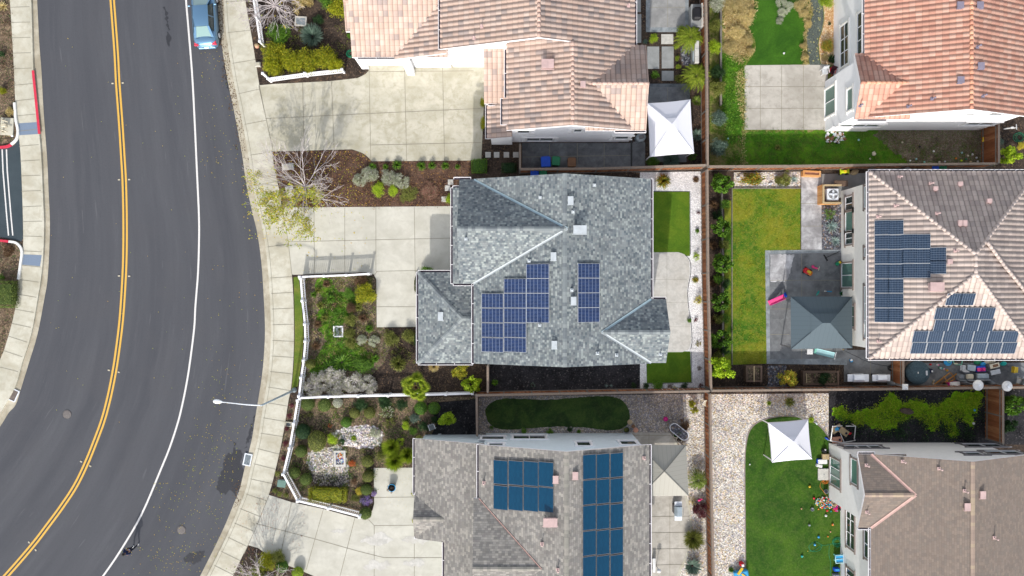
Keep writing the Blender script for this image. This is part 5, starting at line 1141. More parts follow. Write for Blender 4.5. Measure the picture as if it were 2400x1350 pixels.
# topiary garden
GT='clipped ball shrubs'
for x,y,r,m,l in [(721,947,17,'lf_clip','clipped ball shrub in the corner under the dividing fence'),(760,950,16,'lf_clip','clipped ball shrub second along the dividing fence'),(791,944,12,'lf_silver','small sage coloured ball third along the dividing fence'),(831,968,13,'lf_olive','speckled ball shrub above the pinkish cobbles'),(811,990,13,'lf_green','ball shrub touching the top left of the pinkish cobbles'),(866,968,14,'lf_olive','ball shrub right of the speckled ball'),(709,1012,19,'lf_dark','big dark blue green ball against the street fence'),(705,1058,15,'lf_clip','flat topped ball right below the big dark ball'),(690,1109,14,'lf_clip','ball shrub in the leftmost bend of the fence'),(716,1124,15,'lf_clip','ball shrub above the left end of the clipped yellow hedge'),(861,1082,14,'lf_olive','uppermost ball beside the lower walkway'),(862,1117,14,'lf_olive','second ball beside the lower walkway'),(858,1148,14,'lf_clip','third ball beside the lower walkway'),(856,1204,15,'lf_clip','lowest ball at the driveway corner'),(986,957,16,'lf_green','left one of two clipped green balls under the fan palm'),(1017,957,15,'lf_green','right one of two clipped green balls under the fan palm'),(660,1328,15,'lf_green','small green ball under the bare tree at the bottom'),(697,1343,14,'lf_lime','bright green ball at the bottom edge')]:
    p('ball',m,x,y,r,l,group=GT,h=r/30.5*1.6)
p('ball','lf_olive',742,1035,22,'biggest round dark olive ball with a clipped dome',h=1.2,ry=26,rz=0); p('box','lf_hedge',768,1160,51,'long clipped golden hedge with rounded left end',ry=19,h=.9,rz=-.04)
for q in [('bushy','lf_lime',778,1030,15,'bright green shrub right of the biggest ball'),('bush','lf_dark',800,1035,11,'dark shrub beside the pinkish cobbles'),('sparse','lf_white',905,965,20,'sparse variegated shrub above the right end of the cobbles'),('sparse','lf_olive',912,992,16,'sparse olive shrub right of the cobbles'),('feathery','lf_dark',845,950,18,'low dark shrub below the dividing fence'),('feathery','lf_dark',900,945,20,'low blackish green shrub under the middle of the dividing fence'),('feathery','lf_dark',940,950,16,'low dark shrub left of the fan palm base'),('bushy','lf_bluegreen',972,981,14,'blue green shrub below the two green balls'),('bushy','lf_dark',993,1001,15,'dark green shrub above the white garden chair'),('bushy','lf_dark',1018,983,11,'dark shrub behind the white garden chair'),('tree','lf_lime',1046,982,23,'yellow green shrub left of the empty dark side yard'),('bushy','lf_lime',950,999,12,'yellowish shrub left of the blue green shrub'),('bushy','lf_green',968,1010,12,'green shrub beside the yellowish shrub'),('sparse','lf_lime',937,1036,14,'lime shrub above the needle plants'),('bushy','lf_olive',982,1030,12,'olive shrub at the roof corner of the bottom house'),('bushy','lf_olive',892,1068,14,'olive shrub left of the needle plants'),('sparse','lf_redorange',773,998,6,'tiny red plant in the upper topiary garden'),('bushy','lf_redorange',825,1087,10,'orange red shrub right of the framed mosaic'),('bushy','lf_brown',830,1129,9,'bronze shrub right of the dark cobbles'),('bushy','lf_autumn',840,1152,11,'golden shrub right of the clipped golden hedge'),('bushy','lf_olive',831,1168,11,'olive shrub at the right end of the golden hedge'),('wispy','lf_petal',858,1176,15,'purple flowering plant between two walkway balls'),('wispy','lf_petal',874,1156,8,'purple flowers at the walkway edge'),('wispy','lf_silver',880,1015,13,'grey plant at the right edge of the cobbles'),('bush','lf_hedge',968,1158,6,'upper golden shrub against the bottom house'),('bush','lf_hedge',970,1221,7,'lower golden shrub against the bottom house'),('grass','lf_lime',829,1027,8,'small spiky green plant in the middle of the cobbles')]:
    p(*q)
for i,(x,y) in enumerate([(683,950),(678,975),(672,1005),(669,1040),(664,1075),(650,1110),(644,1150),(655,1158),(670,1160)]): p('bush','lf_plum' if i<5 else 'lf_olive',x,y,8,['purple','dusky purple','violet brown','dull purple','purplish','olive','dark olive','green olive','brown olive'][i]+' low shrub '+['just below the lamp post','second below the lamp post','beside the utility box','below the utility box','halfway down the street strip','above the green electrical box','left of the green electrical box','below the green electrical box','right below the green electrical box'][i],h=.35,group='street strip shrubs')
for x,y,r,l in [(915,1052,26,'upper needle leaved grass tree by the bottom house'),(922,1085,27,'lower needle leaved grass tree above the walkway'),(952,1070,23,'right needle leaved grass tree by the bottom house')]: p('needle','lf_palm',x,y,r,l,h=1.7,group='needle leaved grass trees')
p('feathery','lf_hedge',625,1318,26,'yellow green shrub under the bare tree at the bottom',h=.9); p('feathery','lf_olive',650,1306,18,'olive shrub at the bottom driveway corner',h=.9); p('bushy','lf_olive',605,1345,24,'green shrub at the bottom edge left of the bare trunk',h=.8)
# left edge
p('agave','lf_straw',5,14,16,'pale yellow agave in the top left corner'); p('bushy','lf_hedge',4,212,11,'small yellow shrub on the left edge'); p('box','lf_clip',12,690,28,'large clipped hedge block on the left edge',ry=36,h=.9,rz=0); p('wispy','lf_straw',20,262,12,'dry yellow grass above the backflow valve',h=.3); p('wispy','lf_brown',14,585,16,'dry brown grass beside the curved red kerb',h=.3); p('bush','lf_dark',2,125,10,'dark bush on the left edge',h=.5); p('bush','lf_green',2,650,9,'little green shrub above the hedge block',h=.5)
# pink house back garden
for x,y,r,l in [(1618,88,36,'golden green fan palm above the water wall'),(1632,178,36,'golden green fan palm below the water wall')]: p('feather','lf_palm',x,y,r,l,h=1.9,group='golden palms'); 
p('bushy','lf_palm',1600,75,18,'lime undergrowth beside the covered grill',h=.8); p('bushy','lf_lime',1532,89,13,'round lime shrub left of the pale paver'); p('bushy','lf_green',1536,175,12,'round green shrub below the long grey paver')
for q in [(1588,136,7,'upper small yellow ball beside the water basin'),(1590,155,8,'lower small yellow ball beside the water basin'),(1586,110,7,'small yellow plant above the water basin')]: p('bushy','lf_palm',*q,h=.35)
p('grass','lf_olive',1591,184,13,'orange green grass left of the lower golden palm'); p('yucca','lf_palmdk',1634,236,15,'strappy green plant right of the white canopy'); p('yucca','lf_bluegreen',1636,316,17,'grey green strappy plant right of the canopy corner'); p('bushy','lf_green',1530,379,17,'bright green shrub below the white canopy',h=.7); p('needle','lf_bluegreen',1574,376,24,'blue green fine leaved plant below the white canopy',h=.6); p('sparse','lf_green',1625,368,12,'small green plant near the fence corner',h=.4); p('bush','lf_bluegreen',1512,97,7,'grey green ground plant left of the lime shrub',h=.25)
GS='shrubs along the upper right fence'
for i,(x,y,r,m) in enumerate([(1680,8,19,'lf_silver'),(1679,58,17,'lf_olive'),(1677,108,17,'lf_lime'),(1683,166,20,'lf_dark'),(1685,205,21,'lf_olive'),(1687,275,21,'lf_bluegreen'),(1685,345,24,'lf_bluegreen')]): p('feathery',m,x,y,r,['grey green shrub at the top end','olive shrub second from the top','yellowish shrub third from the top','dark shrub fourth from the top','olive shrub fifth from the top','blue green shrub level with the white canopy','big blue green shrub at the lower end'][i]+' of the fence row',h=1.2,group=GS)
# orange house yard
gs=[(1712,10,20),(1740,40,24),(1725,75,22),(1748,95,16),(1715,110,18),(1745,5,20),(1760,30,12),(1760,118,10)]
for i,(x,y,r) in enumerate(gs): p('wispy2','lf_straw',x,y,r,'dry straw grass clump '+['in the top left corner of the orange house yard','facing the middle of the top lawn','at the centre of the straw area','at the lawn edge of the straw area','near the fence shrubs','at the top edge beside the lawn','spilling onto the top lawn','at the lower tip of the straw area'][i],h=.5,group='dry grass clumps')
for i,(x,y,r) in enumerate([(1832,5,13),(1835,28,12),(1828,48,9),(1850,15,12),(1876,12,15),(1886,35,13),(1893,55,11),(1884,105,9),(1888,135,10)]): p('wispy2','lf_straw' if i>3 else 'lf_silver',x,y,r,['grey dry grass at the top of the lawn','grey dry grass in the middle of the lawn','lowest grey dry grass on the lawn','grey dry grass right of the lawn clump','yellow grass at the top of the path','yellow grass beside the path bend','yellow grass at the widest path bend','yellow grass halfway down the path','yellow grass at the lower end of the path'][i],h=.35)
p('bushy','lf_lime',1938,4,18,'bright green shrub beside the orange house wall',h=.8); p('feathery','lf_orangegreen',1940,107,18,'orange flowering shrub on the wood chips',h=.7); p('yucca','lf_dark',1950,138,13,'dark green strappy plant at the orange house wall'); p('feathery','lf_straw',1934,133,10,'straw coloured plant below the orange shrub',h=.3); p('lowgrass','lf_olive',1823,345,9,'small weed below the orange house patio',h=.3); p('bush','lf_dark',1945,55,5,'tiny dark plant on the wood chips',h=.2)
# white gravel garden
p('grass','lf_orangegreen',1555,424,22,'big green and orange fountain grass on the white gravel',h=.9)
for q in [('lowgrass','lf_brown',1631,421,10,'brown grass in the top right corner of the white gravel'),('sparse','lf_plum',1637,499,6,'tiny purple plant on the white gravel'),('bush','lf_green',1635,541,7,'small green shrub on the white gravel beside the lawn'),('sparse','lf_lime',1633,601,12,'loose green plant at the patio corner'),('lowgrass','lf_orangegreen',1630,656,10,'olive rosette with bronze edges beside the patio'),('sparse','lf_autumn',1636,702,13,'bronze shrub against the brown fence'),('bush','lf_green',1616,752,7,'green plant at the patio edge'),('sparse','lf_plum',1631,750,7,'purple plant right of the green plant'),('sparse','lf_orangegreen',1637,806,8,'red and green plant beside the lower lawn'),('sparse','lf_brown',1639,862,7,'tiny dark plant beside the lower lawn'),('bushy','lf_green',1543,904,16,'round bright green shrub below the lower lawn'),('sparse','lf_brown',1572,905,8,'brown plant right of the round green shrub'),('sparse','lf_autumn',1583,912,8,'golden plant near the lower fence'),('bush','lf_dark',1605,905,10,'low dark plant below the lower lawn'),('sparse','lf_plum',1643,905,9,'maroon plant in the lower fence corner')]: p(*q)
# fence trees of the mauve house
GE='young trees along the brown fence'
for x,y,r,l in [(1692,430,28,'young tree at the upper end of the fence row'),(1692,532,25,'second young tree from the top of the fence row'),(1693,618,26,'third young tree from the top of the fence row'),(1691,706,26,'fourth young tree from the top of the fence row'),(1690,795,26,'fifth young tree from the top of the fence row')]: p('treebig','lf_green',x,y,r,l,h=2.3,group=GE)
p('treebig','lf_lime',1692,862,34,'biggest brightest young tree at the lower end of the fence row',h=3.0,group=GE)
for i,(x,y) in enumerate([(1672,575),(1673,663),(1672,750),(1674,480)]): p('lowgrass','lf_brown',x,y,15,['brown grass between the second and third young tree','brown grass between the third and fourth young tree','brown grass between the fourth and fifth young tree','brown grass between the first and second young tree'][i],h=.4)
for i,(x,y) in enumerate([(1700,478),(1684,505),(1699,574),(1684,655),(1700,662),(1686,750),(1701,748),(1700,822),(1684,835)]): p('bush',['lf_green','lf_dark','lf_olive'][i%3],x,y,15,['green low filler shrub below the top young tree','dark low shrub above the second young tree','olive low shrub below the second young tree','green low shrub at the fence above the fourth young tree','dark low shrub above the fourth young tree','olive low shrub at the fence above the fifth young tree','green low shrub above the fifth young tree','dark low shrub below the fifth young tree','olive low shrub at the fence above the biggest young tree'][i],h=.8)
p('big','lf_orangegreen',1765,420,36,'wide yellow and orange leaved shrub above the yellowish lawn',ry=19,rz=0,h=.8); p('wispy','lf_olive',1838,416,20,'olive grassy shrub beside the wooden planter',h=.7); p('agave','lf_agave',1862,421,12,'pale agave beside the wooden planter')
p('sparse','lf_green',1945,500,15,'dark green plant above the two agaves',h=.6); p('agave','lf_agave',1951,531,20,'big blue green agave beside the mauve house wall'); p('agave','lf_agave',1959,565,16,'smaller green agave beside the mauve house wall')
p('tree','lf_autumn',1849,889,25,'yellow green small tree beside the slate gravel',h=1.7); p('tree','lf_dark',1930,888,18,'dark plant growing in the long wooden planter',h=1.1)
p('treebig','lf_lime',2368,362,28,'bright green bush right of the wooden gate fence',h=1.5); p('bush','lf_bluegreen',2344,332,13,'blue green shrub behind the gate fence',h=.6); p('bush','lf_autumn',2394,342,13,'orange shrub at the right edge',h=.7)
p('treebig','lf_green',2378,950,28,'dense green tree right of the mossy side yard',h=2.2); p('treebig','lf_dark',2366,998,20,'darker green shrub below the dense green tree',h=1.5)
# bottom house yard
p('tree','lf_yellow',1622,948,11,'upper half of the bright yellow young tree pair',h=1.0); p('tree','lf_yellow',1629,962,10,'lower half of the bright yellow young tree pair',h=.9)
for q in [('bush','lf_green',1152,1002,6,'tiny green plant at the left tip of the oval lawn'),('bush','lf_green',1228,1011,9,'small green shrub against the bottom house wall on the left'),('bush','lf_green',1289,1013,10,'flat green shrub against the bottom house wall'),('bush','lf_dark',1336,1007,9,'small dark green shrub against the bottom house wall'),('bush','lf_green',1357,1011,6,'little weed right of the dark green shrub')]: p(*q,h=.3)
p('feather','lf_palmdk',1636,1125,27,'olive palm beside the tan gazebo',h=1.3); p('wispy','lf_plum',1646,1196,20,'plum coloured shrub below the olive palm',h=.8); p('needle','lf_olive',1628,1268,29,'large golden green grass beside the lower patio',h=1.1); p('yucca','lf_bluegreen',1625,1330,24,'green spiky yucca at the bottom of the patio bed',h=.7); p('sparse','lf_straw',1624,1175,10,'dry twiggy plant above the plum shrub',h=.4)
for q in [('lowgrass','lf_lime',1803,945,7,'small bright green tuft on the pebbles'),('lowgrass','lf_olive',1852,943,15,'wide green tuft on the shaded pebbles'),('lowgrass','lf_lime',1902,984,9,'green weeds at the top of the artificial lawn'),('lowgrass','lf_green',1714,1336,9,'green tuft beside the play table')]: p(*q,h=.25)
# ------------------------------------------------------------------ bare trees
def bare_tree(label,px,py,h,rad,seed,leaf=None,leafside=None,nleaf=0,pale='bark_pale',levels=5,lean=(0,0),lowz=1.0):
    base=W(px,py,.14); t=thing('bare_tree',label,'tree',base); r=random.Random(seed); tr=MB(); br=MB(); tips=[]
    def grow(p,d,L,rd,lv,mb):
        n=3; pts=[p]; q=p; dd=d
        for i in range(n):
            dd=(dd+rv(r)*.12+Vector((0,0,.03))).normalized(); q=q+dd*L/n; pts.append(q)
        rs=[rd*(1-.35*i/n) for i in range(n+1)]; br.tube(pts,[max(x,.0065) for x in rs],5 if lv<3 else 3,cap=False)
        if lv>=levels: tips.append((q,dd)); return
        for pp in pts[1:]: 
            if lv>=levels-2: tips.append((pp,dd))
        k=3 if lv<2 else 2
        for i in range(k):
            nd=(dd+rv(r)*.45).normalized(); nd.z=max(nd.z,.02); grow(q,nd.normalized(),L*r.uniform(.68,.88),rd*.62,lv+1,mb)
        if lv>1:
            nd=(dd+rv(r)*.9).normalized(); grow(pts[1],nd,L*.6,rd*.45,min(lv+2,levels),mb)
    tr.tube([(0,0,0),(lean[0]*.3,lean[1]*.3,lowz)],[.11,.09],8); top=Vector((lean[0]*.3,lean[1]*.3,lowz))
    K=19
    for i in range(K):
        a=i*2.4; el=r.uniform(.25,1.15); L=math.hypot(rad*math.cos(el),(h-lowz)*math.sin(el))*.36
        d=Vector((math.cos(a)*math.cos(el)+lean[0]*.25,math.sin(a)*math.cos(el)+lean[1]*.25,math.sin(el))).normalized(); grow(top,d,L,.038,1,br)
    tr.build('trunk',M[pale],t,at=LOC); br.build('branches',M[pale],t,at=LOC)
    if nleaf:
        lf=MB(); cand=[x for x in tips if leafside(x[0])]
        if not cand: cand=tips
        for i in range(nleaf):
            p_,d_=r.choice(cand); 
            q=p_+rv(r)*.16; dr=(rv(r)+Vector((0,0,-.5))).normalized(); leafquad(lf,q,dr,rv(r),r.uniform(.12,.24),.07)
        lf.build('leaves',M[leaf],t,at=LOC)
    return t
bare_tree('bare pale tree keeping yellow leaves on its street side beside the centre driveway',730,436,5.0,3.9,5,'lf_treeleaf',lambda q:(q.y<-.6 and q.x<1.5) or (q.x<-2.9 and q.y<.6),5000,lean=(-.6,-.6))
bare_tree('leafless grey tree over the top picket fence',655,25,4.6,2.3,9,'lf_autumn',lambda q:True,60)
bare_tree('nearly bare tree with green tipped twigs at the bottom edge',625,1345,4.2,2.2,12,'lf_olive',lambda q:q.z>1.6,420)

# ------------------------------------------------------------------ ground cover tufts
def inpoly(x,y,P):
    c=False; n=len(P)
    for i in range(n):
        a,b=P[i],P[i-1]
        if (a[1]>y)!=(b[1]>y) and x<(b[0]-a[0])*(y-a[1])/(b[1]-a[1])+a[0]: c=not c
    return c
def tufts(name,label,poly,n,mat,L=(.06,.16),w=.03,z=.15,up=.5,seed=1,clump=0,spread=6):
    r=random.Random(seed); mb=MB(); xs=[q[0] for q in poly]; ys=[q[1] for q in poly]; k=0
    while k<n:
        x=r.uniform(min(xs),max(xs)); y=r.uniform(min(ys),max(ys))
        if not inpoly(x,y,poly): continue
        for j in range(clump or 1):
            k+=1; q=W(x+r.gauss(0,spread if clump else 0)*.5,y+r.gauss(0,spread if clump else 0)*.5,z); a=r.uniform(0,6.28); l=r.uniform(*L); d=Vector((math.cos(a),math.sin(a),r.uniform(0,up)*2)).normalized(); leafquad(mb,q+Vector((0,0,.02+r.random()*.08)),d,rv(r),l,w*r.uniform(.7,1.5))
    o=mb.build(name,M[mat],origin=W(poly[0][0],poly[0][1],z)); tag(o,label,'ground cover',None,'stuff'); return o
ALG=[(1955,960),(1975,955),(1990,975),(2010,965),(2040,960),(2065,950),(2080,935),(2092,920),(2100,935),(2115,950),(2140,940),(2160,945),(2180,955),(2205,950),(2225,935),(2250,922),(2275,915),(2300,920),(2300,940),(2290,960),(2280,975),(2285,990),(2275,1000),(2262,985),(2250,975),(2235,985),(2245,1010),(2230,1020),(2222,1000),(2205,980),(2190,1005),(2175,1000),(2170,985),(2140,975),(2110,985),(2095,1000),(2060,1000),(2030,995),(2000,985),(1965,980),(1950,970)]
leaf_=lambda: None
tufts('weeds','bright lime weeds sprouting over the shaded side yard',[(x,max(920,min(1026,970+(y-970)*1.15))) for x,y in ALG],9000,'lf_lime',(.06,.16),.05,.16,.4,1,14,11)
tufts('weeds','darker weeds along the lower edge of the lime weeds',[(1955,975),(2300,965),(2290,1020),(2200,1030),(2000,1020)],3500,'lf_dark',(.06,.16),.05,.16,.4,2,30,14)
tufts('weeds','clover leaves in the centre garden',[(745,655),(770,652),(790,680),(830,690),(838,720),(820,745),(800,770),(812,790),(850,812),(880,840),(868,862),(830,868),(790,865),(760,880),(735,880),(730,860),(752,820),(765,800),(748,770),(742,740),(760,700),(740,680)],5200,'lf_green',(.06,.14),.05,.155,.3,3,14,5)
tufts('dry_litter','dry stems over the centre garden soil',[(712,655),(870,648),(880,770),(975,772),(975,800),(870,860),(720,860)],4200,'lf_brown',(.06,.18),.025,.155,.3,4,10,7)
tufts('dry_litter','sparse pinkish straw over the centre garden soil',[(712,655),(870,648),(880,770),(870,860),(720,860)],2200,'lf_straw',(.06,.16),.02,.155,.3,5,14,5)
STR=[(1692,-20),(1768,-30),(1769,20),(1752,60),(1762,110),(1752,135),(1735,150),(1700,120)]
tufts('dry_grass','long dry straw grass beside the upper artificial lawn',STR,5200,'lf_straw',(.18,.42),.03,.16,.6,6,10,9)
tufts('dry_grass','dry straw grass along the path edge',[(1872,-20),(1898,-20),(1905,35),(1895,60),(1888,85),(1893,152),(1883,152),(1882,95),(1888,60)],1500,'lf_straw',(.12,.3),.03,.16,.6,7,8,4)
tufts('wild_grass','green wild grass left of the orange house patio',[(1692,125),(1742,130),(1748,300),(1740,385),(1690,385)],5200,'lf_green',(.10,.22),.03,.155,.5,8,10,9)
tufts('wild_grass','straw bits left of the orange house patio',[(1722,170),(1745,160),(1745,385),(1735,388),(1738,330),(1745,300),(1730,240)],1500,'lf_straw',(.08,.2),.03,.157,.4,9,8,6)
tufts('wild_grass','wild grass below the orange house patio',[(1745,308),(2085,310),(2110,386),(1745,388)],6500,'lf_green',(.06,.16),.025,.155,.4,10,16,12)
tufts('wild_grass','brown stubble on the dry strip below the orange house',[(2060,306),(2325,304),(2326,384),(2100,386)],4200,'lf_brown',(.06,.14),.02,.157,.3,11,8,10)
tufts('wild_grass','green tufts on the dry strip below the orange house',[(2085,330),(2325,350),(2326,386),(2100,388)],1400,'lf_green',(.06,.16),.025,.157,.4,12,40,10)
tufts('dry_litter','leaf litter in the upper front bed',[(650,358),(850,362),(870,380),(1128,380),(1070,425),(1055,480),(670,482)],6500,'lf_brown',(.05,.15),.03,.15,.25,13,8,8)
tufts('dry_litter','reddish stems in the upper front bed',[(860,425),(1060,420),(1050,480),(800,480)],2600,'lf_russet',(.04,.12),.018,.15,.3,14,14,10)
tufts('wild_grass','tufty blades on the yellowish lawn',[(1718,444),(1874,444),(1874,583),(1795,585),(1795,850),(1718,850)],7000,'lf_hedge',(.05,.12),.02,.157,.4,15,8,6)
tufts('dry_litter','twigs and litter on the left planting bed',[(-5,0),(22,0),(33,160),(38,235),(0,240)],1300,'lf_brown',(.06,.18),.02,.14,.4,16,8,6)
tufts('dry_litter','twigs and litter on the lower left planting bed',[(0,572),(36,575),(40,650),(30,740),(0,820)],900,'lf_brown',(.06,.18),.02,.14,.4,17,8,6)

tufts('weeds','low green weeds between the topiary balls',[(705,945),(960,945),(970,1030),(900,1060),(870,1180),(700,1160),(675,1100)],2600,'lf_green',(.06,.14),.04,.155,.4,21,26,9)
tufts('weeds','low olive growth between the topiary balls',[(705,945),(960,945),(970,1030),(900,1060),(870,1180),(700,1160),(675,1100)],2600,'lf_olive',(.06,.14),.04,.155,.4,22,26,9)
tufts('weeds','olive growth over the right part of the centre garden',[(780,650),(875,655),(882,770),(975,775),(975,850),(880,850),(800,800)],2600,'lf_olive',(.06,.16),.04,.155,.4,23,26,8)
tufts('weeds','green leaves under the top hedge',[(620,40),(700,70),(815,60),(820,150),(640,175),(605,110)],1800,'lf_olive',(.06,.14),.04,.15,.4,24,26,8)
# ------------------------------------------------------------------ objects
def T(name,label,cat,px,py,z=.15,rz=0,h=0,group=None):
    c=W(px,py,z+h); return thing(name,label,cat,(c.x,c.y,z),rz,group)
def part(t,name,mat,fn,parent=None):
    m=MB(); fn(m); o=m.build(name,M[mat],parent or t,at=LOC); return o
def rbox(m,c,d,b=.03,rz=0):
    """box with chamfered vertical edges and top"""
    x,y=d[0]/2,d[1]/2; z0=c[2]-d[2]/2; z1=c[2]+d[2]/2; b=min(b,x*.9,y*.9,d[2]*.45)
    def ring(e,z): 
        q=[(-x+b,-y+e),(x-b,-y+e),(x-e,-y+b),(x-e,y-b),(x-b,y-e),(-x+b,y-e),(-x+e,y-b),(-x+e,-y+b)]
        return [(c[0]+u*math.cos(rz)-v*math.sin(rz),c[1]+u*math.sin(rz)+v*math.cos(rz),z) for u,v in q]
    vs=ring(0,z0)+ring(0,z1-b)+ring(b,z1); fs=[tuple(range(7,-1,-1)),tuple(range(16,24))]
    for k in range(2):
        for i in range(8): fs.append((k*8+i,k*8+(i+1)%8,k*8+8+(i+1)%8,k*8+8+i))
    m.add(vs,fs)
# car -------------------------------------------------------------
def car():
    c=W(488,47,.004); t=thing('parked_car','silvery blue sedan parked at the right kerb, cut by the top edge','car',(c.x,c.y,.004),R(3.6)*-1+PI)
    # local: x right, y forward = -rear ; rear toward -y of picture. rotate so rear faces down
    t.rotation_euler=(0,0,R(4))
    def loft(st,z_is_top=None): return st
    m=MB()
    # stations: y, halfwidth, z hood/deck, z shoulder ; front +y
    S=[(-2.36,.62,.62,.50,.30),(-2.30,.76,.80,.62,.26),(-2.10,.86,.98,.80,.22),(-1.75,.90,1.02,.88,.20),(-1.2,.91,1.00,.90,.20),(-.4,.915,.98,.90,.20),(.6,.915,.96,.88,.20),(1.1,.91,.96,.86,.20),(1.7,.89,.88,.78,.20),(2.1,.82,.78,.68,.22),(2.30,.68,.66,.56,.26),(2.38,.5,.55,.46,.30)]
    vs=[];fs=[]
    for y,w,zt,zs,zb in S:
        half=[(w*.90,zb),(w,zb+.12),(w,zs*.72),(w*.965,zs),(w*.84,zt-.015),(w*.45,zt+.02),(0,zt+.03)]
        ring=[(x,y,z) for x,z in half]+[(-x,y,z) for x,z in reversed(half[:-1])]; vs+=ring
    n=13
    for i in range(len(S)-1):
        for k in range(n-1): fs.append((i*n+k,i*n+k+1,(i+1)*n+k+1,(i+1)*n+k))
        fs.append((i*n+n-1,i*n,(i+1)*n,(i+1)*n+n-1))
    fs.append(tuple(range(n))); fs.append(tuple((len(S)-1)*n+k for k in range(n-1,-1,-1)))
    m.add(vs,fs,True); body=m.build('body',M['car_paint'],t,at=LOC)
    # glasshouse
    def gh(name,mat,st,parent=None):
        mm=MB(); vs=[]
        for y,wb,zb,wt,zt in st: vs+=[(-wb,y,zb),(-wt,y,zt),(wt,y,zt),(wb,y,zb)]
        fs=[]
        for i in range(len(st)-1):
            for k in range(3): fs.append((4*i+k,4*i+k+1,4*i+k+5,4*i+k+4))
        mm.add(vs,fs); return mm.build(name,M[mat],parent or t,at=LOC)
    # roof panel
    def roof(mm):
        st=[(-.98,.53,1.37),(-.9,.55,1.40),(-.3,.585,1.45),(.35,.58,1.44),(.62,.56,1.39)]; vs=[];fs=[]
        for y,w,z in st: vs+=[(-w,y,z-.03),(-w*.6,y,z+.01),(0,y,z+.02),(w*.6,y,z+.01),(w,y,z-.03)]
        for i in range(len(st)-1):
            for k in range(4): fs.append((5*i+k,5*i+k+1,5*i+k+6,5*i+k+5))
        mm.add(vs,fs,True)
    part(t,'roof','car_paint',roof)
    part(t,'rear_window','car_glass',lambda mm: mm.add([(-.62,-1.72,1.02),(.62,-1.72,1.02),(.50,-1.0,1.36),(-.50,-1.0,1.36)],[(0,1,2,3)]))
    part(t,'windscreen','car_glass',lambda mm: mm.add([(-.52,.64,1.37),(.52,.64,1.37),(.70,1.42,.97),(-.70,1.42,.97)],[(0,1,2,3)]))
    for s in(-1,1):
        part(t,'side_window','glass',lambda mm: mm.add([(s*.55,-.95,1.355),(s*.80,-1.35,.98),(s*.835,-.3,.93),(s*.83,.9,.93),(s*.555,.55,1.36),(s*.585,-.25,1.405)],[(0,1,2,3,4,5)]))
        part(t,'pillar','car_paint',lambda mm:(mm.bar((s*.50,-1.0,1.36),(s*.67,-1.75,1.0),.16,.03),mm.bar((s*.53,.64,1.37),(s*.75,1.42,.96),.07,.04),mm.bar((s*.59,-.2,1.42),(s*.85,-.2,.94),.05,.02),mm.bar((s*.56,.6,1.395),(s*.54,-.98,1.385),.05,.03)))
        part(t,'door_mirror','car_paint',lambda mm: rbox(mm,(s*1.0,.78,.98),(.20,.10,.12),.03))
        part(t,'tail_light','paint_red',lambda mm: mm.add([(s*.50,-2.315,.86),(s*.78,-2.23,.87),(s*.88,-2.0,.90),(s*.80,-2.08,.99),(s*.55,-2.20,.93)],[(0,1,2,3,4)]))
        part(t,'tail_light','paint_red',lambda mm: rbox(mm,(s*.72,-2.22,.86),(.30,.14,.14),.04))
        for y in(-1.4,1.4):
            w=part(t,'wheel','rubber',lambda mm: mm.tube([(s*.74,y,.32),(s*.915,y,.32)],.32,20)); part(t,'rim','metal_white',lambda mm: mm.tube([(s*.90,y,.32),(s*.925,y,.32)],.2,14),w)
    part(t,'boot_lid_seam','black',lambda mm:(mm.bar((-.60,-2.16,.955),(.60,-2.16,.955),.012,.01),mm.bar((-.66,-1.78,1.035),(.66,-1.78,1.035),.015,.008)))
    part(t,'bumper','car_paint',lambda mm: rbox(mm,(0,-2.36,.50),(1.35,.14,.22),.05)); part(t,'number_plate','p_white',lambda mm: mm.box((0,-2.41,.66),(.32,.03,.12),0,('X',R(-40))))
car()
# street lamp ------------------------------------------------------
def lamp():
    b=W(690,914,.15); t=thing('street_lamp','tall grey street lamp with a long white arm over the road','street lamp',b)
    part(t,'pole','metal_grey',lambda m: m.tube([(0,0,0),(0,0,.5),(0,0,7.2)],[.11,.095,.06],12)); part(t,'base','metal_grey',lambda m: m.lathe([(.2,0),(.2,.05),(.13,.18),(.12,.4),(.001,.4)],n=14))
    e=W(520,942,7.45)-b; part(t,'arm','metal_white',lambda m: m.tube([(0,0,7.1),(e.x*.12,e.y*.12,7.32),(e.x*.4,e.y*.4,7.42),(e.x,e.y,7.45-.15)],[.05,.045,.04,.035],8))
    d=Vector((e.x,e.y,0)).normalized(); q=Vector((e.x,e.y,7.3))
    def head(m):
        s=Vector((-d.y,d.x,0)); vs=[];fs=[]; L_=[(-.05,.05),(.08,.10),(.26,.15),(.42,.155),(.54,.11),(.6,.04)]
        for a,w in L_:
            for k in range(8):
                th=2*PI*k/8; vs.append(q+d*a+s*w*math.cos(th)+Vector((0,0,w*.45*math.sin(th))))
        for i in range(5):
            for k in range(8): fs.append((i*8+k,i*8+(k+1)%8,i*8+8+(k+1)%8,i*8+8+k))
        fs+= [tuple(range(7,-1,-1)),tuple(range(40,48))]; m.add(vs,fs,True)
    part(t,'lamp_head','lamp_glass',head)
    m_=MB(); m_.box((0,0,0),(.05,.05,.05)); 
lamp()
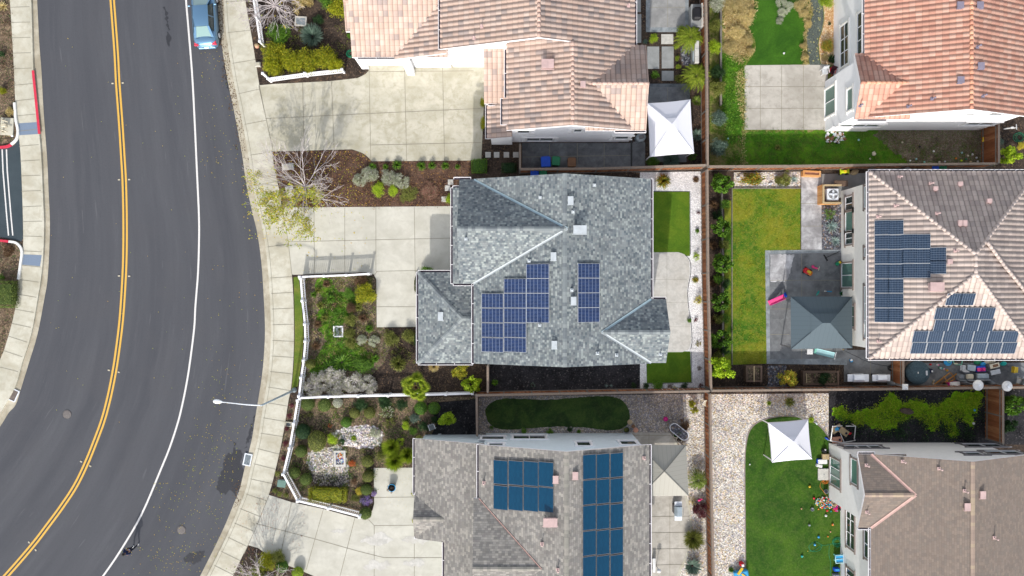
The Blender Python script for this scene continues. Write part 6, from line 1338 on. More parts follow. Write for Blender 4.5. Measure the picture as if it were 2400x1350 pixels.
# person ----------------------------------------------------------
def skin(name,mat,pts,edges,rads,parent,lv=2):
    me=bpy.data.meshes.new(name); me.from_pydata([Vector(p) for p in pts],edges,[]); me.materials.append(M[mat]); o=bpy.data.objects.new(name,me); COL.objects.link(o)
    if parent: o.parent=parent
    me.skin_vertices.new() if hasattr(me.skin_vertices,'new') else None
    s=o.modifiers.new('s','SKIN'); s.use_smooth_shade=True
    if not me.skin_vertices:
        bm=bmesh.new(); bm.from_mesh(me); bm.verts.layers.skin.verify(); bm.to_mesh(me); bm.free()
    for i,r in enumerate(rads):
        a=me.skin_vertices[0].data[i]; a.radius=(r,r) if not hasattr(r,'__len__') else r; a.use_root=(i==0)
    u=o.modifiers.new('u','SUBSURF'); u.levels=lv; u.render_levels=lv
    return o
pl('skin_tone',(.42,.24,.16),.6); pl('hair_dark',(.012,.01,.01),.7); pl('jacket_navy',(.012,.02,.06),.9,var=.2); pl('cloth_ltblue',(.28,.38,.58),.9); pl('legging_black',(.010,.012,.025),.8); pl('shoe_white',(.70,.72,.74),.6)
def person():
    b=W(318,1279,.004); t=thing('person','person in navy top and black leggings walking on the road with hands at the chest','person',b)
    # local frame: facing -y (down the picture); x to the right of the picture
    hip=(0,0,.93); J=dict(pel=(0,0,.95),sp=(0,-.02,1.12),ch=(0,-.05,1.32),nk=(0,-.07,1.47),hd=(0,-.11,1.60),ht=(0,-.12,1.68),
     lh=(-.09,0,.90),lk=(-.11,-.16,.50),la=(-.11,-.12,.10),lt=(-.11,-.27,.04), rh=(.09,0,.90),rk=(.10,.04,.49),ra=(.10,.27,.16),rt=(.10,.16,.04),
     ls=(-.18,-.05,1.40),le=(-.27,-.02,1.14),lw=(-.14,-.25,1.14),lm=(-.10,-.31,1.15), rs=(.18,-.05,1.40),re=(.27,.06,1.14),rw=(.20,-.20,1.10),rm=(.17,-.27,1.10))
    K=list(J); ix={k:i for i,k in enumerate(K)}; E=[('pel','sp'),('sp','ch'),('ch','nk'),('nk','hd'),('hd','ht'),('pel','lh'),('lh','lk'),('lk','la'),('la','lt'),('pel','rh'),('rh','rk'),('rk','ra'),('ra','rt'),('ch','ls'),('ls','le'),('le','lw'),('lw','lm'),('ch','rs'),('rs','re'),('re','rw'),('rw','rm')]
    rad=dict(pel=.13,sp=.115,ch=.13,nk=.055,hd=.085,ht=.07,lh=.095,lk=.06,la=.038,lt=.032,rh=.095,rk=.06,ra=.038,rt=.032,ls=.06,le=.042,lw=.028,lm=.03,rs=.06,re=.042,rw=.028,rm=.03)
    skin('body','skin_tone',[J[k] for k in K],[(ix[a],ix[c]) for a,c in E],[rad[k] for k in K],t)
    def sub(name,mat,ks,es,f):
        id_={k:i for i,k in enumerate(ks)}; skin(name,mat,[J[k] for k in ks],[(id_[a],id_[c]) for a,c in es],[rad[k]+f for k in ks],t)
    sub('jacket','jacket_navy',['ch','sp','nk','ls','le','lw','rs','re','rw'],[('ch','sp'),('ch','nk'),('ch','ls'),('ls','le'),('le','lw'),('ch','rs'),('rs','re'),('re','rw')],.022)
    sub('shorts','cloth_ltblue',['pel','lh','rh','sp'],[('pel','lh'),('pel','rh'),('pel','sp')],.018)
    sub('leggings','legging_black',['pel','lh','lk','la','rh','rk','ra'],[('pel','lh'),('lh','lk'),('lk','la'),('pel','rh'),('rh','rk'),('rk','ra')],.010)
    for s,a,tt in((-1,J['la'],J['lt']),(1,J['ra'],J['rt'])): part(t,'shoe','shoe_white',lambda m: m.tube([(a[0],a[1]+.05,a[2]-.05),(a[0],(a[1]+tt[1])/2,tt[2]+.01+(a[2]-.1)*.3),(tt[0],tt[1],tt[2])],[.045,.055,.035],8))
    part(t,'hair','hair_dark',lambda m:(m.lathe([(.001,-.06),(.085,-.05),(.115,.02),(.105,.08),(.06,.12),(.001,.135)],(0,-.095,1.62),14),m.lathe([(.001,-.05),(.05,-.02),(.05,.03),(.001,.06)],(0,.05,1.68),10)))
    for s in(-1,1):
        h=J['lm'] if s<0 else J['rm']
        for k in range(4): part(t,'finger','skin_tone',lambda m: m.tube([(h[0]-.02+k*.014,h[1]-.01,h[2]),(h[0]-.02+k*.014,h[1]-.05,h[2]+.01),(h[0]-.02+k*.014,h[1]-.065,h[2]-.015)],[.009,.009,.007],6))
        part(t,'thumb','skin_tone',lambda m: m.tube([(h[0]-s*.025,h[1]+.01,h[2]),(h[0]-s*.05,h[1]-.025,h[2]+.01)],[.01,.008],6))
    part(t,'face','skin_tone',lambda m:(m.lathe([(.001,-.015),(.014,-.008),(.001,.03)],(0,-.20,1.60),6),m.tube([(-.022,-.196,1.565),(.022,-.196,1.565)],.007,5)))
    t.rotation_euler=(0,0,R(-40))
person()
# wheelie bins ----------------------------------------------------
def bin_(px,py,col,label,w=.62,rz=0,lid=None):
    t=T('wheelie_bin',label,'bin',px,py,.16,rz,.9,'wheelie bins')
    part(t,'body',col,lambda m: m.add([(-w*.38,-w*.4,0),(w*.38,-w*.4,0),(w*.38,w*.4,0),(-w*.38,w*.4,0),(-w*.47,-w*.5,.95),(w*.47,-w*.5,.95),(w*.47,w*.5,.95),(-w*.47,w*.5,.95)],[(0,3,2,1),(0,1,5,4),(1,2,6,5),(2,3,7,6),(3,0,4,7)]))
    part(t,'lid',lid or col,lambda m:(rbox(m,(0,0,.99),(w*1.06,w*1.12,.09),.05),m.box((0,-.02,1.045),(w*.5,w*.3,.02))))
    part(t,'handle',col,lambda m: m.bar((-w*.4,w*.62,.95),(w*.4,w*.62,.95),.035,.035))
    for s in(-1,1): part(t,'wheel','rubber',lambda m: m.tube([(s*w*.36,w*.42,.11),(s*w*.44,w*.42,.11)],.11,12))
bin_(1279,380,'p_blue','blue wheelie bin with paper under its lid',.70,R(4)); bin_(1303,378,'p_green','green wheelie bin between the blue and the brown bin',.60,R(-4)); bin_(1340,381,'p_brown','brown wheelie bin standing apart right of the green one',.62)
bin_(1253,407,'p_blue','blue bin mostly hidden above the roof edge of the centre house',.6); bin_(1273,408,'p_green','green bin mostly hidden above the roof edge of the centre house',.55)
bin_(2173,398,'p_brown','brown bin squeezed between fence and mauve roof',.6); bin_(2191,398,'p_blue','blue bin squeezed between fence and mauve roof',.5); bin_(2209,398,'p_green','green bin squeezed between fence and mauve roof',.55)
tt=T('rain_barrel','round grey barrel top left of the bins above the mauve roof','barrel',2126,400,.16,0,.8); part(tt,'barrel','p_grey',lambda m: m.lathe([(.26,0),(.31,.4),(.27,.82),(.24,.85),(.001,.86)],n=20)); part(tt,'lid','metal_grey',lambda m: m.lathe([(.28,.86),(.28,.89),(.001,.93)],n=20))
# vaults and grates -----------------------------------------------
def grate(name,label,cat,px,py,w,l,rz=0,z=.15,frame='concrete_walk',inner='joint_dark',bars=7,fw=.1,bmat='metal_grey',h=.06):
    t=T(name,label,cat,px,py,z,rz)
    def fr(m):
        for s in(-1,1): m.box((s*(w/2-fw/2),0,h/2),(fw,l,h)); m.box((0,s*(l/2-fw/2),h/2),(w-2*fw,fw,h))
    part(t,'frame',frame,fr); part(t,'pit',inner,lambda m: m.box((0,0,.004),(w-2*fw,l-2*fw,.008)))
    if bars:
        def br(m):
            for k in range(bars): m.box((-w/2+fw+(w-2*fw)*(k+.5)/bars,0,h*.6),((w-2*fw)/bars*.45,l-2*fw,h*.5))
        part(t,'bars',bmat,br)
    return t
grate('drain_vault','white framed drain grate in the clover of the centre garden','drain',793,777,.78,.88,0,bars=6,frame='vinyl'); grate('utility_vault','pale utility vault lid beside the sago plant','utility box',705,50,.92,.75,R(-4),bars=7,frame='paver_light',inner='p_grey')
grate('utility_box','small pale utility box against the curved picket fence','utility box',677,994,.5,.38,R(-5),bars=0,frame='concrete_walk',inner='p_grey',fw=.06,h=.1)
grate('catch_basin','storm drain grate in the right kerb above the wet patch','storm drain',581,1077,.62,.95,R(-12),z=.012,bars=6,frame='metal_white',fw=.08,bmat='metal_grey',h=.09); grate('catch_basin','storm drain grate in the left kerb','storm drain',33,926,.62,.95,R(-25),z=.012,bars=7,frame='metal_white',fw=.06,bmat='trim_brown',h=.09)
t=grate('mosaic_pond','white framed basin with orange and blue mosaic among the pebbles','garden pond',797,1074,.92,1.25,R(1),frame='paver_light',inner='p_navy',bars=0,fw=.16,h=.14)
def mos(m):
    r=random.Random(4)
    for i in range(6):
        for j in range(9): m.mi=(0 if (i-2.5)**2+(j-6)**2<5 else r.choice([1,1,2,0])) ; m.box((-.25+i*.1,-.40+j*.1,.03),(.085,.07,.02))
m=MB(); mos(m); m.build('mosaic',[M['p_orange'],M['p_blue'],M['p_skyl']],t,at=LOC)
t=T('electrical_box','flat teal green electrical box outside the fence bend','utility box',663,1131,.15,R(-8)); part(t,'housing','stamped',lambda m: rbox(m,(0,0,.15),(.62,.52,.3),.04)); part(t,'lid','box_green',lambda m: rbox(m,(0,0,.32),(.66,.56,.05),.02))
t=T('backflow_valve','cream backflow valve assembly on a concrete pad at the left edge','valve',18,297,.15,R(-3)); part(t,'pad','concrete_walk',lambda m: m.box((0,0,.05),(1.0,1.35,.1)))
part(t,'pipe','p_cream',lambda m:(m.tube([(-.3,.5,.1),(-.3,.5,.55),(-.25,-.45,.55),(-.25,-.45,.1)],.06,8),m.tube([(-.3,.5,.5),(.35,.28,.5)],.045,8),m.tube([(-.25,-.3,.5),(.35,-.5,.5)],.045,8)))
part(t,'valve_body','p_cream',lambda m:(m.lathe([(.001,-.1),(.16,-.05),(.16,.08),(.001,.14)],(-.28,.05,.6),12),rbox(m,(.02,.02,.4),(.35,.3,.25),.05)))
t=T('sprinkler_cap','round white valve cap beside the red kerb on the left','valve',29,318,.15); part(t,'cap','p_white',lambda m: m.lathe([(.09,0),(.09,.05),(.001,.07)],n=12)); part(t,'ring','p_grey',lambda m: m.lathe([(.12,0),(.12,.02),(.09,.02)],n=12))
for x,y,l in [(1144,363,'first'),(1164,363,'second'),(1187,363,'third'),(1209,363,'fourth')]:
    t=T('stepping_stone',l+' square stepping stone from the left below the brown tiled low roof','paver',x,y,.145,0,0,'square stepping stones'); part(t,'slab','paver_light',lambda m: rbox(m,(0,0,.03),(.43,.43,.06),.01)); 
for x,y,l in [(1056,427,'upper'),(1049,441,'middle'),(1041,467,'lower')]:
    t=T('stepping_stone',l+' square stone at the upper left corner of the centre house','paver',x,y,.15,0,0,'square stepping stones'); part(t,'slab','paver_light',lambda m: rbox(m,(0,0,.03),(.42,.42,.06),.01))
for x,y,w,l,rz,lab in [(675,391,.95,.5,.1,'pale flat slab left of the bare tree trunk'),(680,448,.62,.85,.25,'pale flat slab under the yellow leaves')]:
    t=T('flat_slab',lab,'paver',x,y,.15,rz); part(t,'slab','paver_light',lambda m: rbox(m,(0,0,.04),(w,l,.08),.03)); part(t,'lid','concrete_walk',lambda m: rbox(m,(0,0,.085),(w*.6,l*.6,.02),.01))
t=T('tree_stump','cut tree stump in front of the top hedge','stump',603,108,.14); part(t,'stump','p_tan',lambda m: m.lathe([(.17,0),(.14,.1),(.14,.22),(.001,.22)],n=14)); part(t,'bark','p_peach',lambda m: m.lathe([(.2,0),(.165,.1),(.155,.20)],n=14))
t=T('concrete_block','pale block at the corner of the top picket fence','block',606,152,.14); part(t,'block','paver_light',lambda m: rbox(m,(0,0,.1),(.4,.35,.2),.02)); part(t,'cap','concrete_walk',lambda m: rbox(m,(0,0,.22),(.3,.25,.04),.01))
def coil(px,py,r,label,mat,n=5,seed=0,extra=None,w=.014,z=.17):
    r_=random.Random(seed); b=W(px,py,z); pts=[]
    for i in range(n*22):
        a=i*2*PI/22; rr=r*(.75+.22*math.sin(a*.37+seed)+.05*math.sin(a*1.7)); pts.append(Vector((b.x+rr*math.cos(a)+.06*math.sin(a*.21),b.y+rr*math.sin(a)*.9,z+.012*(i/22))))
    if extra: 
        pts+= [Vector((*(W(*q,z)).xy,z)) for q in smooth(extra,8)]
    t=thing('garden_hose',label,'hose',b); m=MB(); m.tube(pts,w,6); m.build('hose',M[mat],t); e=pts[-1]; m=MB(); m.tube([e,e+Vector((.08,.02,0))],w*1.6,6); m.build('nozzle',M['p_yellow'],t); return t
coil(822,126,.36,'coiled teal garden hose at the corner of the pink tiled house','p_hosegreen',6,1)
coil(2088,862,.28,'coiled black hose beside the short fence and grills','black',5,3,[(2080,858),(2040,850),(2000,832),(1975,820)],.016)
coil(1962,1270,.45,'tangled green hose on the lawn beside the brown roofed house','p_hosegreen',4,4,[(1952,1274),(1930,1278),(1912,1270),(1896,1280),(1903,1292),(1920,1290),(1926,1278),(1908,1290),(1892,1292)])
m=MB(); hp=[Vector((*(W(*q,.18)).xy,.18)) for q in smooth([(1944,1278),(1943,1300),(1947,1320),(1945,1360)],6)]; m.tube(hp,.014,6); o=m.build('garden_hose',M['p_hosegreen'],origin=hp[0]); tag(o,'straight green hose running down to the bottom edge','hose')
m=MB(); hp=[Vector((*(W(*q,.2)).xy,.2)) for q in smooth([(1973,1185),(1972,1215),(1975,1240),(1972,1270),(1960,1285)],6)]; m.tube(hp,.014,6); o=m.build('garden_hose',M['p_hosegreen'],origin=hp[0]); tag(o,'green hose lying along the foot of the house wall','hose')
coil(1934,1128,.22,'tangled orange cable below the square doorstep','p_orange',4,5,[(1925,1128),(1922,1140),(1930,1152),(1940,1165)],.012); coil(1955,1195,.14,'loop of orange cable beside the scattered toys','p_orange',2,6,None,.012)
coil(2388,322,.45,'loose green hose right of the wooden gate fence','p_hosegreen',3,8)
# canopies --------------------------------------------------------
def canopy(label,C4,peak,z=2.25,zp=3.1,tier=True,roofmat='p_white',post='vinyl',sag=.06,ridge=None,uvm=None,name='canopy',cat='canopy'):
    P=[W(*c,z) for c in C4]; A=W(*peak,zp); B_=W(*ridge,zp) if ridge else A; ctr=sum(P,Vector())/4; t=thing(name,label,cat,(ctr.x,ctr.y,.17))
    m=MB(); uv=[]
    apex=[A,A,B_,B_] if ridge else [A]*4  # order: P0 TL, P1 TR, P2 BR, P3 BL
    ap={0:A,1:B_,2:B_,3:A}
    N=6
    for i in range(4):
        p,q=P[i],P[(i+1)%4]; a,b=ap[i],ap[(i+1)%4]; grid=[]
        for v in range(N+1):
            row=[]
            for u in range(N+1):
                s=u/N; w=v/N; e0=p.lerp(q,s); e1=a.lerp(b,s); x=e0.lerp(e1,w)
                inn=(ctr-x); inn.z=0; x=x+inn.normalized()*sag*.7*math.sin(PI*s)*(1-w)+Vector((0,0,-sag*.5*math.sin(PI*w))); row.append(x)
            grid.append(row)
        n0=len(m.v); vs=[x for r_ in grid for x in r_]; fs=[]
        du=(q-p).normalized()
        for v in range(N):
            for u in range(N): 
                f=(v*(N+1)+u,v*(N+1)+u+1,(v+1)*(N+1)+u+1,(v+1)*(N+1)+u); fs.append(f); uv.append([(vs[k].dot(du),0) for k in f])
        m.add(vs,fs,False)
        if sag: 
            k=[x+Vector((0,0,-.18)) for x in grid[0]]; m.add(grid[0]+k,[(j,j+1,N+2+j,N+1+j) for j in range(N)]); uv+= [[(0,0)]*4 for _ in range(N)]
    m.uv=uv; m.build('roof',M[roofmat],t)
    if tier:
        m=MB(); uv=[]
        f_=.36 if not sag else .26
        for i in range(4):
            p,q=P[i],P[(i+1)%4]; a,b=ap[i],ap[(i+1)%4]; lift=Vector((0,0,.05)); x=[p.lerp(a,1-f_)+lift,q.lerp(b,1-f_)+lift,b+lift*1.1,a+lift*1.1]; du=(q-p).normalized(); m.add(x,[(0,1,2,3)]); uv.append([(k.dot(du),0) for k in x])
        m.uv=uv; m.build('vent_tier',M[roofmat],t)
    for p in P:
        q=ctr+(p-ctr)*.94; m=MB(); m.box((q.x,q.y,(z+.15)/2),(.07,.07,z-.1)); m.build('post',M[post],t)
    m=MB()
    for i in range(4): m.bar(ctr+(P[i]-ctr)*.94-Vector((0,0,.1)),ctr+(P[(i+1)%4]-ctr)*.94-Vector((0,0,.1)),.05,.05)
    m.build('beam',M[post],t)
    if not ridge or sag==0:
        m=MB()
        for i in range(4): m.bar(P[i]+Vector((0,0,.02)),ap[i]+Vector((0,0,.03)),.035,.03)
        m.build('hip_seam',M[roofmat],t)
    return t
k=NT('canopy_fabric'); k.col((.74,.74,.80)).ro(.8); M['canopy_fabric']=k.m
canopy('white pop up canopy beside the pink tiled house',[(1517,242),(1618,233),(1627,359),(1524,367)],(1575,291),roofmat='canopy_fabric')
canopy('white pop up canopy on the artificial lawn at the lower right',[(1801,991),(1894,983),(1903,1076),(1810,1084)],(1860,1035),2.2,3.15,roofmat='canopy_fabric')
canopy('slate blue hard top gazebo beside the mauve tiled house',[(1853,695),(1997,695),(1998,816),(1854,818)],(1927,757),2.5,3.5,roofmat='seam_blue',post='trim_grey',sag=0,ridge=(1945,757),name='gazebo',cat='gazebo')
canopy('tan hard top gazebo tucked beside the bottom house',[(1498,1043),(1608,1043),(1614,1162),(1500,1163)],(1557,1105),2.5,3.4,roofmat='seam_tan',post='trim_brown',sag=0,tier=False,name='gazebo',cat='gazebo')
# hot tub ---------------------------------------------------------
t=T('hot_tub','round hot tub with dark slate cover between the fences','hot tub',2152,874,.16,0,.9); part(t,'tub','trim_brown',lambda m: m.lathe([(.86,0),(.88,.1),(.88,.80),(.8,.84)],n=32)); k=NT('tub_cover'); a=k.noise(5,4,.6,dist=1.5); k.col(k.ramp(a,[(.3,(.035,.065,.085)),(.7,(.07,.115,.14))])).ro(.7); k.bump(a,1,.15); M['tub_cover']=k.m
part(t,'cover','tub_cover',lambda m: m.lathe([(.91,.6),(.93,.84),(.88,.93),(.5,.96),(.001,.97)],n=32)); part(t,'label_patch','p_ltgrey',lambda m: m.box((.62,0,.97),(.14,.36,.02),.1)); part(t,'buckle','p_white',lambda m: m.box((-.05,.02,.985),(.06,.12,.02),.1))
t=T('water_pump','small navy pump box beside the hot tub','pump',2183,870,.16,0,.3); part(t,'case','p_navy',lambda m: m.lathe([(.17,0),(.17,.3),(.12,.38),(.001,.4)],n=14)); part(t,'label_patch','p_white',lambda m: m.box((0,0,.41),(.12,.14,.02)))
# AC --------------------------------------------------------------
t=T('air_conditioner','air conditioner with white top in an open wooden enclosure by the mauve house','air conditioner',1951,455,.16,0,1.0)
part(t,'enclosure','wood_orange',lambda m:[m.box((-.72,y*.145-.62,.5),(.03,.138,1.0)) for y in range(10)]+[m.box((x*.145-.64,-.70,.5),(.138,.03,1.0)) for x in range(10)]); part(t,'top_rail','p_tan',lambda m:(m.box((-.70,0,1.02),(.14,1.45,.04)),m.box((0.03,-.68,1.02),(1.32,.14,.04)),m.box((.03,.68,1.02),(1.32,.14,.04))))
c_=part(t,'case','metal_white',lambda m: rbox(m,(.1,0,.45),(.9,.95,.9),.06)); part(t,'shroud','trim_grey',lambda m: m.lathe([(.36,.88),(.36,.91),(.001,.90)],(.1,0,0),24),c_)
part(t,'fan','metal_white',lambda m:([m.bar((.1,0,.93),(.1+.32*math.cos(a),.32*math.sin(a),.94),.15,.012) for a in (0,1.57,3.14,4.71)],m.lathe([(.09,.93),(.09,.97),(.001,.98)],(.1,0,0),12)),c_)
part(t,'guard','metal_grey',lambda m:[m.tube([(.1+r*math.cos(a),r*math.sin(a),.965) for a in [k*PI/10 for k in range(20)]],.006,4,closed=True) for r in(.12,.2,.28,.36)],c_)
# planters --------------------------------------------------------
def planter(label,px,py,w,l,h,wood,soil='mulch',rz=0,extra=None,name='raised_planter'):
    t=T(name,label,'planter',px,py,.15,rz)
    def sides(m):
        for s in(-1,1): m.box((s*(w/2-.03),0,h/2),(.06,l,h)); m.box((0,s*(l/2-.03),h/2),(w-.12,.06,h))
        for s in(-1,1): m.box((s*(w/2-.05),0,h+.015),(.14,l+.06,.03)); m.box((0,s*(l/2-.05),h+.012),(w-.18,.14,.03))
    part(t,'frame',wood,sides); part(t,'soil',soil,lambda m: m.box((0,0,h*.4),(w-.12,l-.12,h*.8)))
    if extra: extra(t)
    return t
planter('long dark wooden planter with a trellis in the shade below the gazebo',1917,884,2.75,1.05,.55,'wood_old','mulch_beds',0,lambda t: part(t,'trellis','p_tan',lambda m:(m.box((-1.15,0,.6),(.05,.75,.04)),[m.box((-1.0,y,.6),(.3,.02,.02)) for y in(-.25,-.08,.1,.26)])))
planter('square wooden planter divided by a pale plank',1761,874,1.22,1.22,.6,'wood_old','mulch_beds',0,lambda t: part(t,'divider','p_tan',lambda m: m.box((0,0,.62),(.09,1.2,.05))))
planter('low orange wooden planter against the fence near the air conditioner',1897,409,1.35,.42,.45,'wood_orange','p_peach',R(-3))
# grills ----------------------------------------------------------
def grill(label,px,py,rz,lid,body='metal_white',L=1.35,w=.52,cover=False):
    t=T('barbecue_grill',label,'grill',px,py,.18,rz,.9); part(t,'cart','trim_grey',lambda m: rbox(m,(0,0,.42),(L*.45,w*.9,.8),.03)); 
    for s in(-1,1): part(t,'side_shelf',body,lambda m: rbox(m,(s*L*.38,0,.86),(L*.26,w*.92,.05),.02))
    part(t,'lid',lid,lambda m: m.add([(-L*.25,-w*.5,.84),(L*.25,-w*.5,.84),(L*.25,-w*.42,1.05),(-L*.25,-w*.42,1.05),(-L*.25,w*.2,1.12),(L*.25,w*.2,1.12),(-L*.25,w*.5,.9),(L*.25,w*.5,.9)],[(0,1,2,3),(3,2,5,4),(4,5,7,6),(0,3,4,6),(1,7,5,2)])); part(t,'lid_handle','p_grey',lambda m: m.bar((-L*.2,-w*.58,.98),(L*.2,-w*.58,.98),.03,.03))
    for s in(-1,1): part(t,'wheel','rubber',lambda m: m.tube([(s*L*.22,-w*.3,.08),(s*L*.26,-w*.3,.08)],.08,10))
grill('silver grill with a slate blue lid on the patio of the bottom house',1590,1198,R(90),'solar_teal_plain' if 0 else 'metal_grey',L=1.45,w=.62); grill('left one of two silver grills on the shaded patio',2012,886,R(180),'metal_white',L=1.6,w=.62); grill('right one of two silver grills on the shaded patio next to the hose',2066,886,R(180),'metal_white',L=1.35,w=.55)
t=T('grill_island','grey stone counter with a black covered grill behind the pink house','outdoor kitchen',1635,36,.15,0,.9); part(t,'counter','paver_grey',lambda m:(rbox(m,(0,.0,.45),(.98,1.75,.9),.02),)); part(t,'ledge','paver_light',lambda m:(m.box((.38,.0,1.03),(.26,1.78,.06)),m.box((.38,0,.97),(.2,1.7,.14)))); part(t,'grill_cover','black',lambda m: rbox(m,(-.1,.05,1.1),(.66,.92,.5),.12))
t=T('water_wall','white garden water wall standing in a dark stone basin','water feature',1633,122,.15,0,1.2); part(t,'wall','paver_light',lambda m: rbox(m,(0,0,.65),(.32,1.7,1.3),.02)); part(t,'joint','p_grey',lambda m:(m.box((0,-.4,1.302),(.32,.02,.006)),m.box((0,.25,1.302),(.32,.02,.006)))); part(t,'spout','metal_grey',lambda m: m.box((-.2,0,.9),(.1,1.3,.08)))
sheet('basin_rocks',rough(smooth([(1595,118),(1600,108),(1622,102),(1630,106),(1630,148),(1610,155),(1597,145)],3,True),1,4,3),.165,M['gravel_slate'],'dark slate pebbles in the basin before the water wall','pebbles','stuff')
# pots tank -------------------------------------------------------
def pot(label,px,py,r,col,h=.35,rim=None,fill='mulch',name='flower_pot',cat='pot'):
    t=T(name,label,cat,px,py,.16,0,h*.6); part(t,'pot',col,lambda m: m.lathe([(r*.7,0),(r*.95,h*.8),(r,h),(r*.86,h),(r*.82,h*.75),(.001,h*.72)],n=20)); 
    part(t,'soil',fill,lambda m: m.lathe([(r*.84,h*.8),(.001,h*.84)],n=16)); part(t,'rim',rim or col,lambda m: m.tube([(r*.95*math.cos(a),r*.95*math.sin(a),h) for a in [k*2*PI/20 for k in range(20)]],.022,6,closed=True)); return t
pot('maroon pot beside the oval stock tank',1574,1004,.24,'p_brown',rim='lf_plum_core' if 0 else 'p_brown'); pot('cream rimmed pot with a green plant below the stock tank',1583,1019,.22,'p_tan',rim='p_cream',fill='lf_green_core'); pot('cream rimmed pot with a swirl ornament below the stock tank',1591,1030,.22,'p_tan',rim='p_cream'); pot('dark pot with olive plant at the end of the oval lawn',1468,1007,.27,'p_grey',rim='p_grey',fill='lf_olive_core'); pot('small green pot on the shaded patio by the door',1972,688,.14,'p_green',.25,fill='lf_green_core')
t=pot('blue glazed pot with a dried plant on the lower walkway',919,1142,.30,'p_navy',.45,rim='p_sky'); 
p('sparse','lf_brown',915,1146,12,'dried brown plant growing in the blue glazed pot',h=.6)
p('bushy','lf_olive',1466,1006,8,'olive plant in the dark pot at the oval lawn',h=.5); 
t=T('stock_tank','oval galvanised stock tank planter with pale rim','planter',1592,1012,.15,R(-38),.5); EL_=lambda r,l,z:[(l/2*(1 if math.cos(a)>=0 else -1)+r*math.cos(a),r*math.sin(a),z) for a in [k*2*PI/28+.01 for k in range(28)]]
part(t,'tank','metal_grey',lambda m: m.prism([q[:2] for q in EL_(.34,.95,0)],0,.45)); part(t,'rim','metal_white',lambda m: m.tube(EL_(.35,.95,.5),.03,6,closed=True)); part(t,'soil','gravel_slate',lambda m: m.prism([q[:2] for q in EL_(.32,.95,0)],.42,.46))
p('wispy','lf_brown',1602,996,14,'brown dried plant beside the stock tank',h=.4); p('wispy','lf_brown',1596,1026,12,'dry plant between the pots',h=.3); p('sparse','lf_bluegreen',1590,1010,10,'sparse plant inside the stock tank',h=.7)
def disc(name,label,cat,px,py,r,mat,h=.06,m2=None,z=.16,group=None):
    t=T(name,label,cat,px,py,z,0,0,group); part(t,'body',mat,lambda m: m.lathe([(r*.9,0),(r,h*.6),(r*.85,h),(.001,h*1.05)],n=18)); part(t,'centre',m2 or mat,lambda m: m.lathe([(r*.4,h*1.0),(r*.35,h*1.3),(.001,h*1.35)],n=14)); return t
disc('toy_frisbee','magenta disc beside the stock tank','toy',1560,982,.19,'p_magenta',.06,'p_pink'); disc('flagstone','pale tan flagstone touching the oval lawn','paver',1476,989,.20,'p_tan',.04); disc('flagstone','small brown flagstone in the middle of three','paver',1484,999,.15,'p_brown',.04); disc('flagstone','orange tan flagstone nearest the bottom house','paver',1490,1008,.20,'p_peach',.04)
def chair(label,px,py,rz,mat,frame='p_white',w=.55,h=.42,name='patio_chair',group=None,back=.45):
    t=T(name,label,'chair',px,py,.17,rz,.3,group); part(t,'seat',mat,lambda m: rbox(m,(0,0,h),(w,w,.06),.04)); part(t,'backrest',mat,lambda m: m.box((0,w*.5,h+back*.5),(w,.05,back),0,('X',R(-14))))
    for a in(-1,1):
        for b in(-1,1): part(t,'leg',frame,lambda m: m.bar((a*w*.43,b*w*.43,0),(a*w*.43,b*w*.43,h),.04,.04))
    for a in(-1,1): part(t,'armrest',frame,lambda m: m.box((a*w*.5,0,h+.2),(.05,w*.9,.03)))
    return t
chair('white garden chair between the dark shrubs above the bottom house',1013,1000,R(20),'p_grey',w=.45); chair('white chair hanging at the brown fence beside the light gravel',1651,944,R(-35),'p_cream',w=.38,h=.5)
t=T('tool_rack','white plastic tools lying against the bottom house wall','garden tools',1018,1022,.16,0); part(t,'frame','p_white',lambda m:(m.bar((-.45,.02,.1),(.1,.05,.12),.04,.03),m.bar((-.25,-.08,.1),(-.2,.14,.1),.05,.03),m.bar((-.4,.1,.08),(-.3,-.1,.08),.04,.03))); part(t,'basket','p_ltgrey',lambda m: rbox(m,(.42,.06,.14),(.3,.28,.24),.05))
t=T('white_globe_lamp','white ball lamp on a thin pole on the lower patio','garden lamp',1544,1337,.16,0,.9); part(t,'pole','metal_grey',lambda m: m.tube([(0,0,0),(0,0,.85)],.03,8)); part(t,'globe','p_white',lambda m: m.lathe([(.001,.8),(.13,.86),(.17,.97),(.13,1.08),(.001,1.13)],n=16))
t=T('bench','white bench against the wall of the bottom house patio','bench',1533,1325,.16,R(90),.4); part(t,'seat','p_white',lambda m: rbox(m,(0,0,.42),(1.1,.22,.06),.02)); part(t,'support','p_ltgrey',lambda m:(m.box((-.4,0,.2),(.06,.18,.4)),m.box((.4,0,.2),(.06,.18,.4))))
t=T('garden_ornament','pink flamingo ornament between palm and plum shrub','ornament',1640,1172,.15,R(20),.5); part(t,'body','p_pink',lambda m: m.lathe([(.001,.35),(.08,.4),(.1,.48),(.05,.56),(.001,.6)],n=10,sx=1.6)); part(t,'neck','p_pink',lambda m: m.tube([(.1,0,.5),(.2,.02,.65),(.15,.12,.75),(.05,.16,.7)],.025,6)); part(t,'leg','black',lambda m: m.tube([(0,0,0),(0,0,.38)],.012,5))
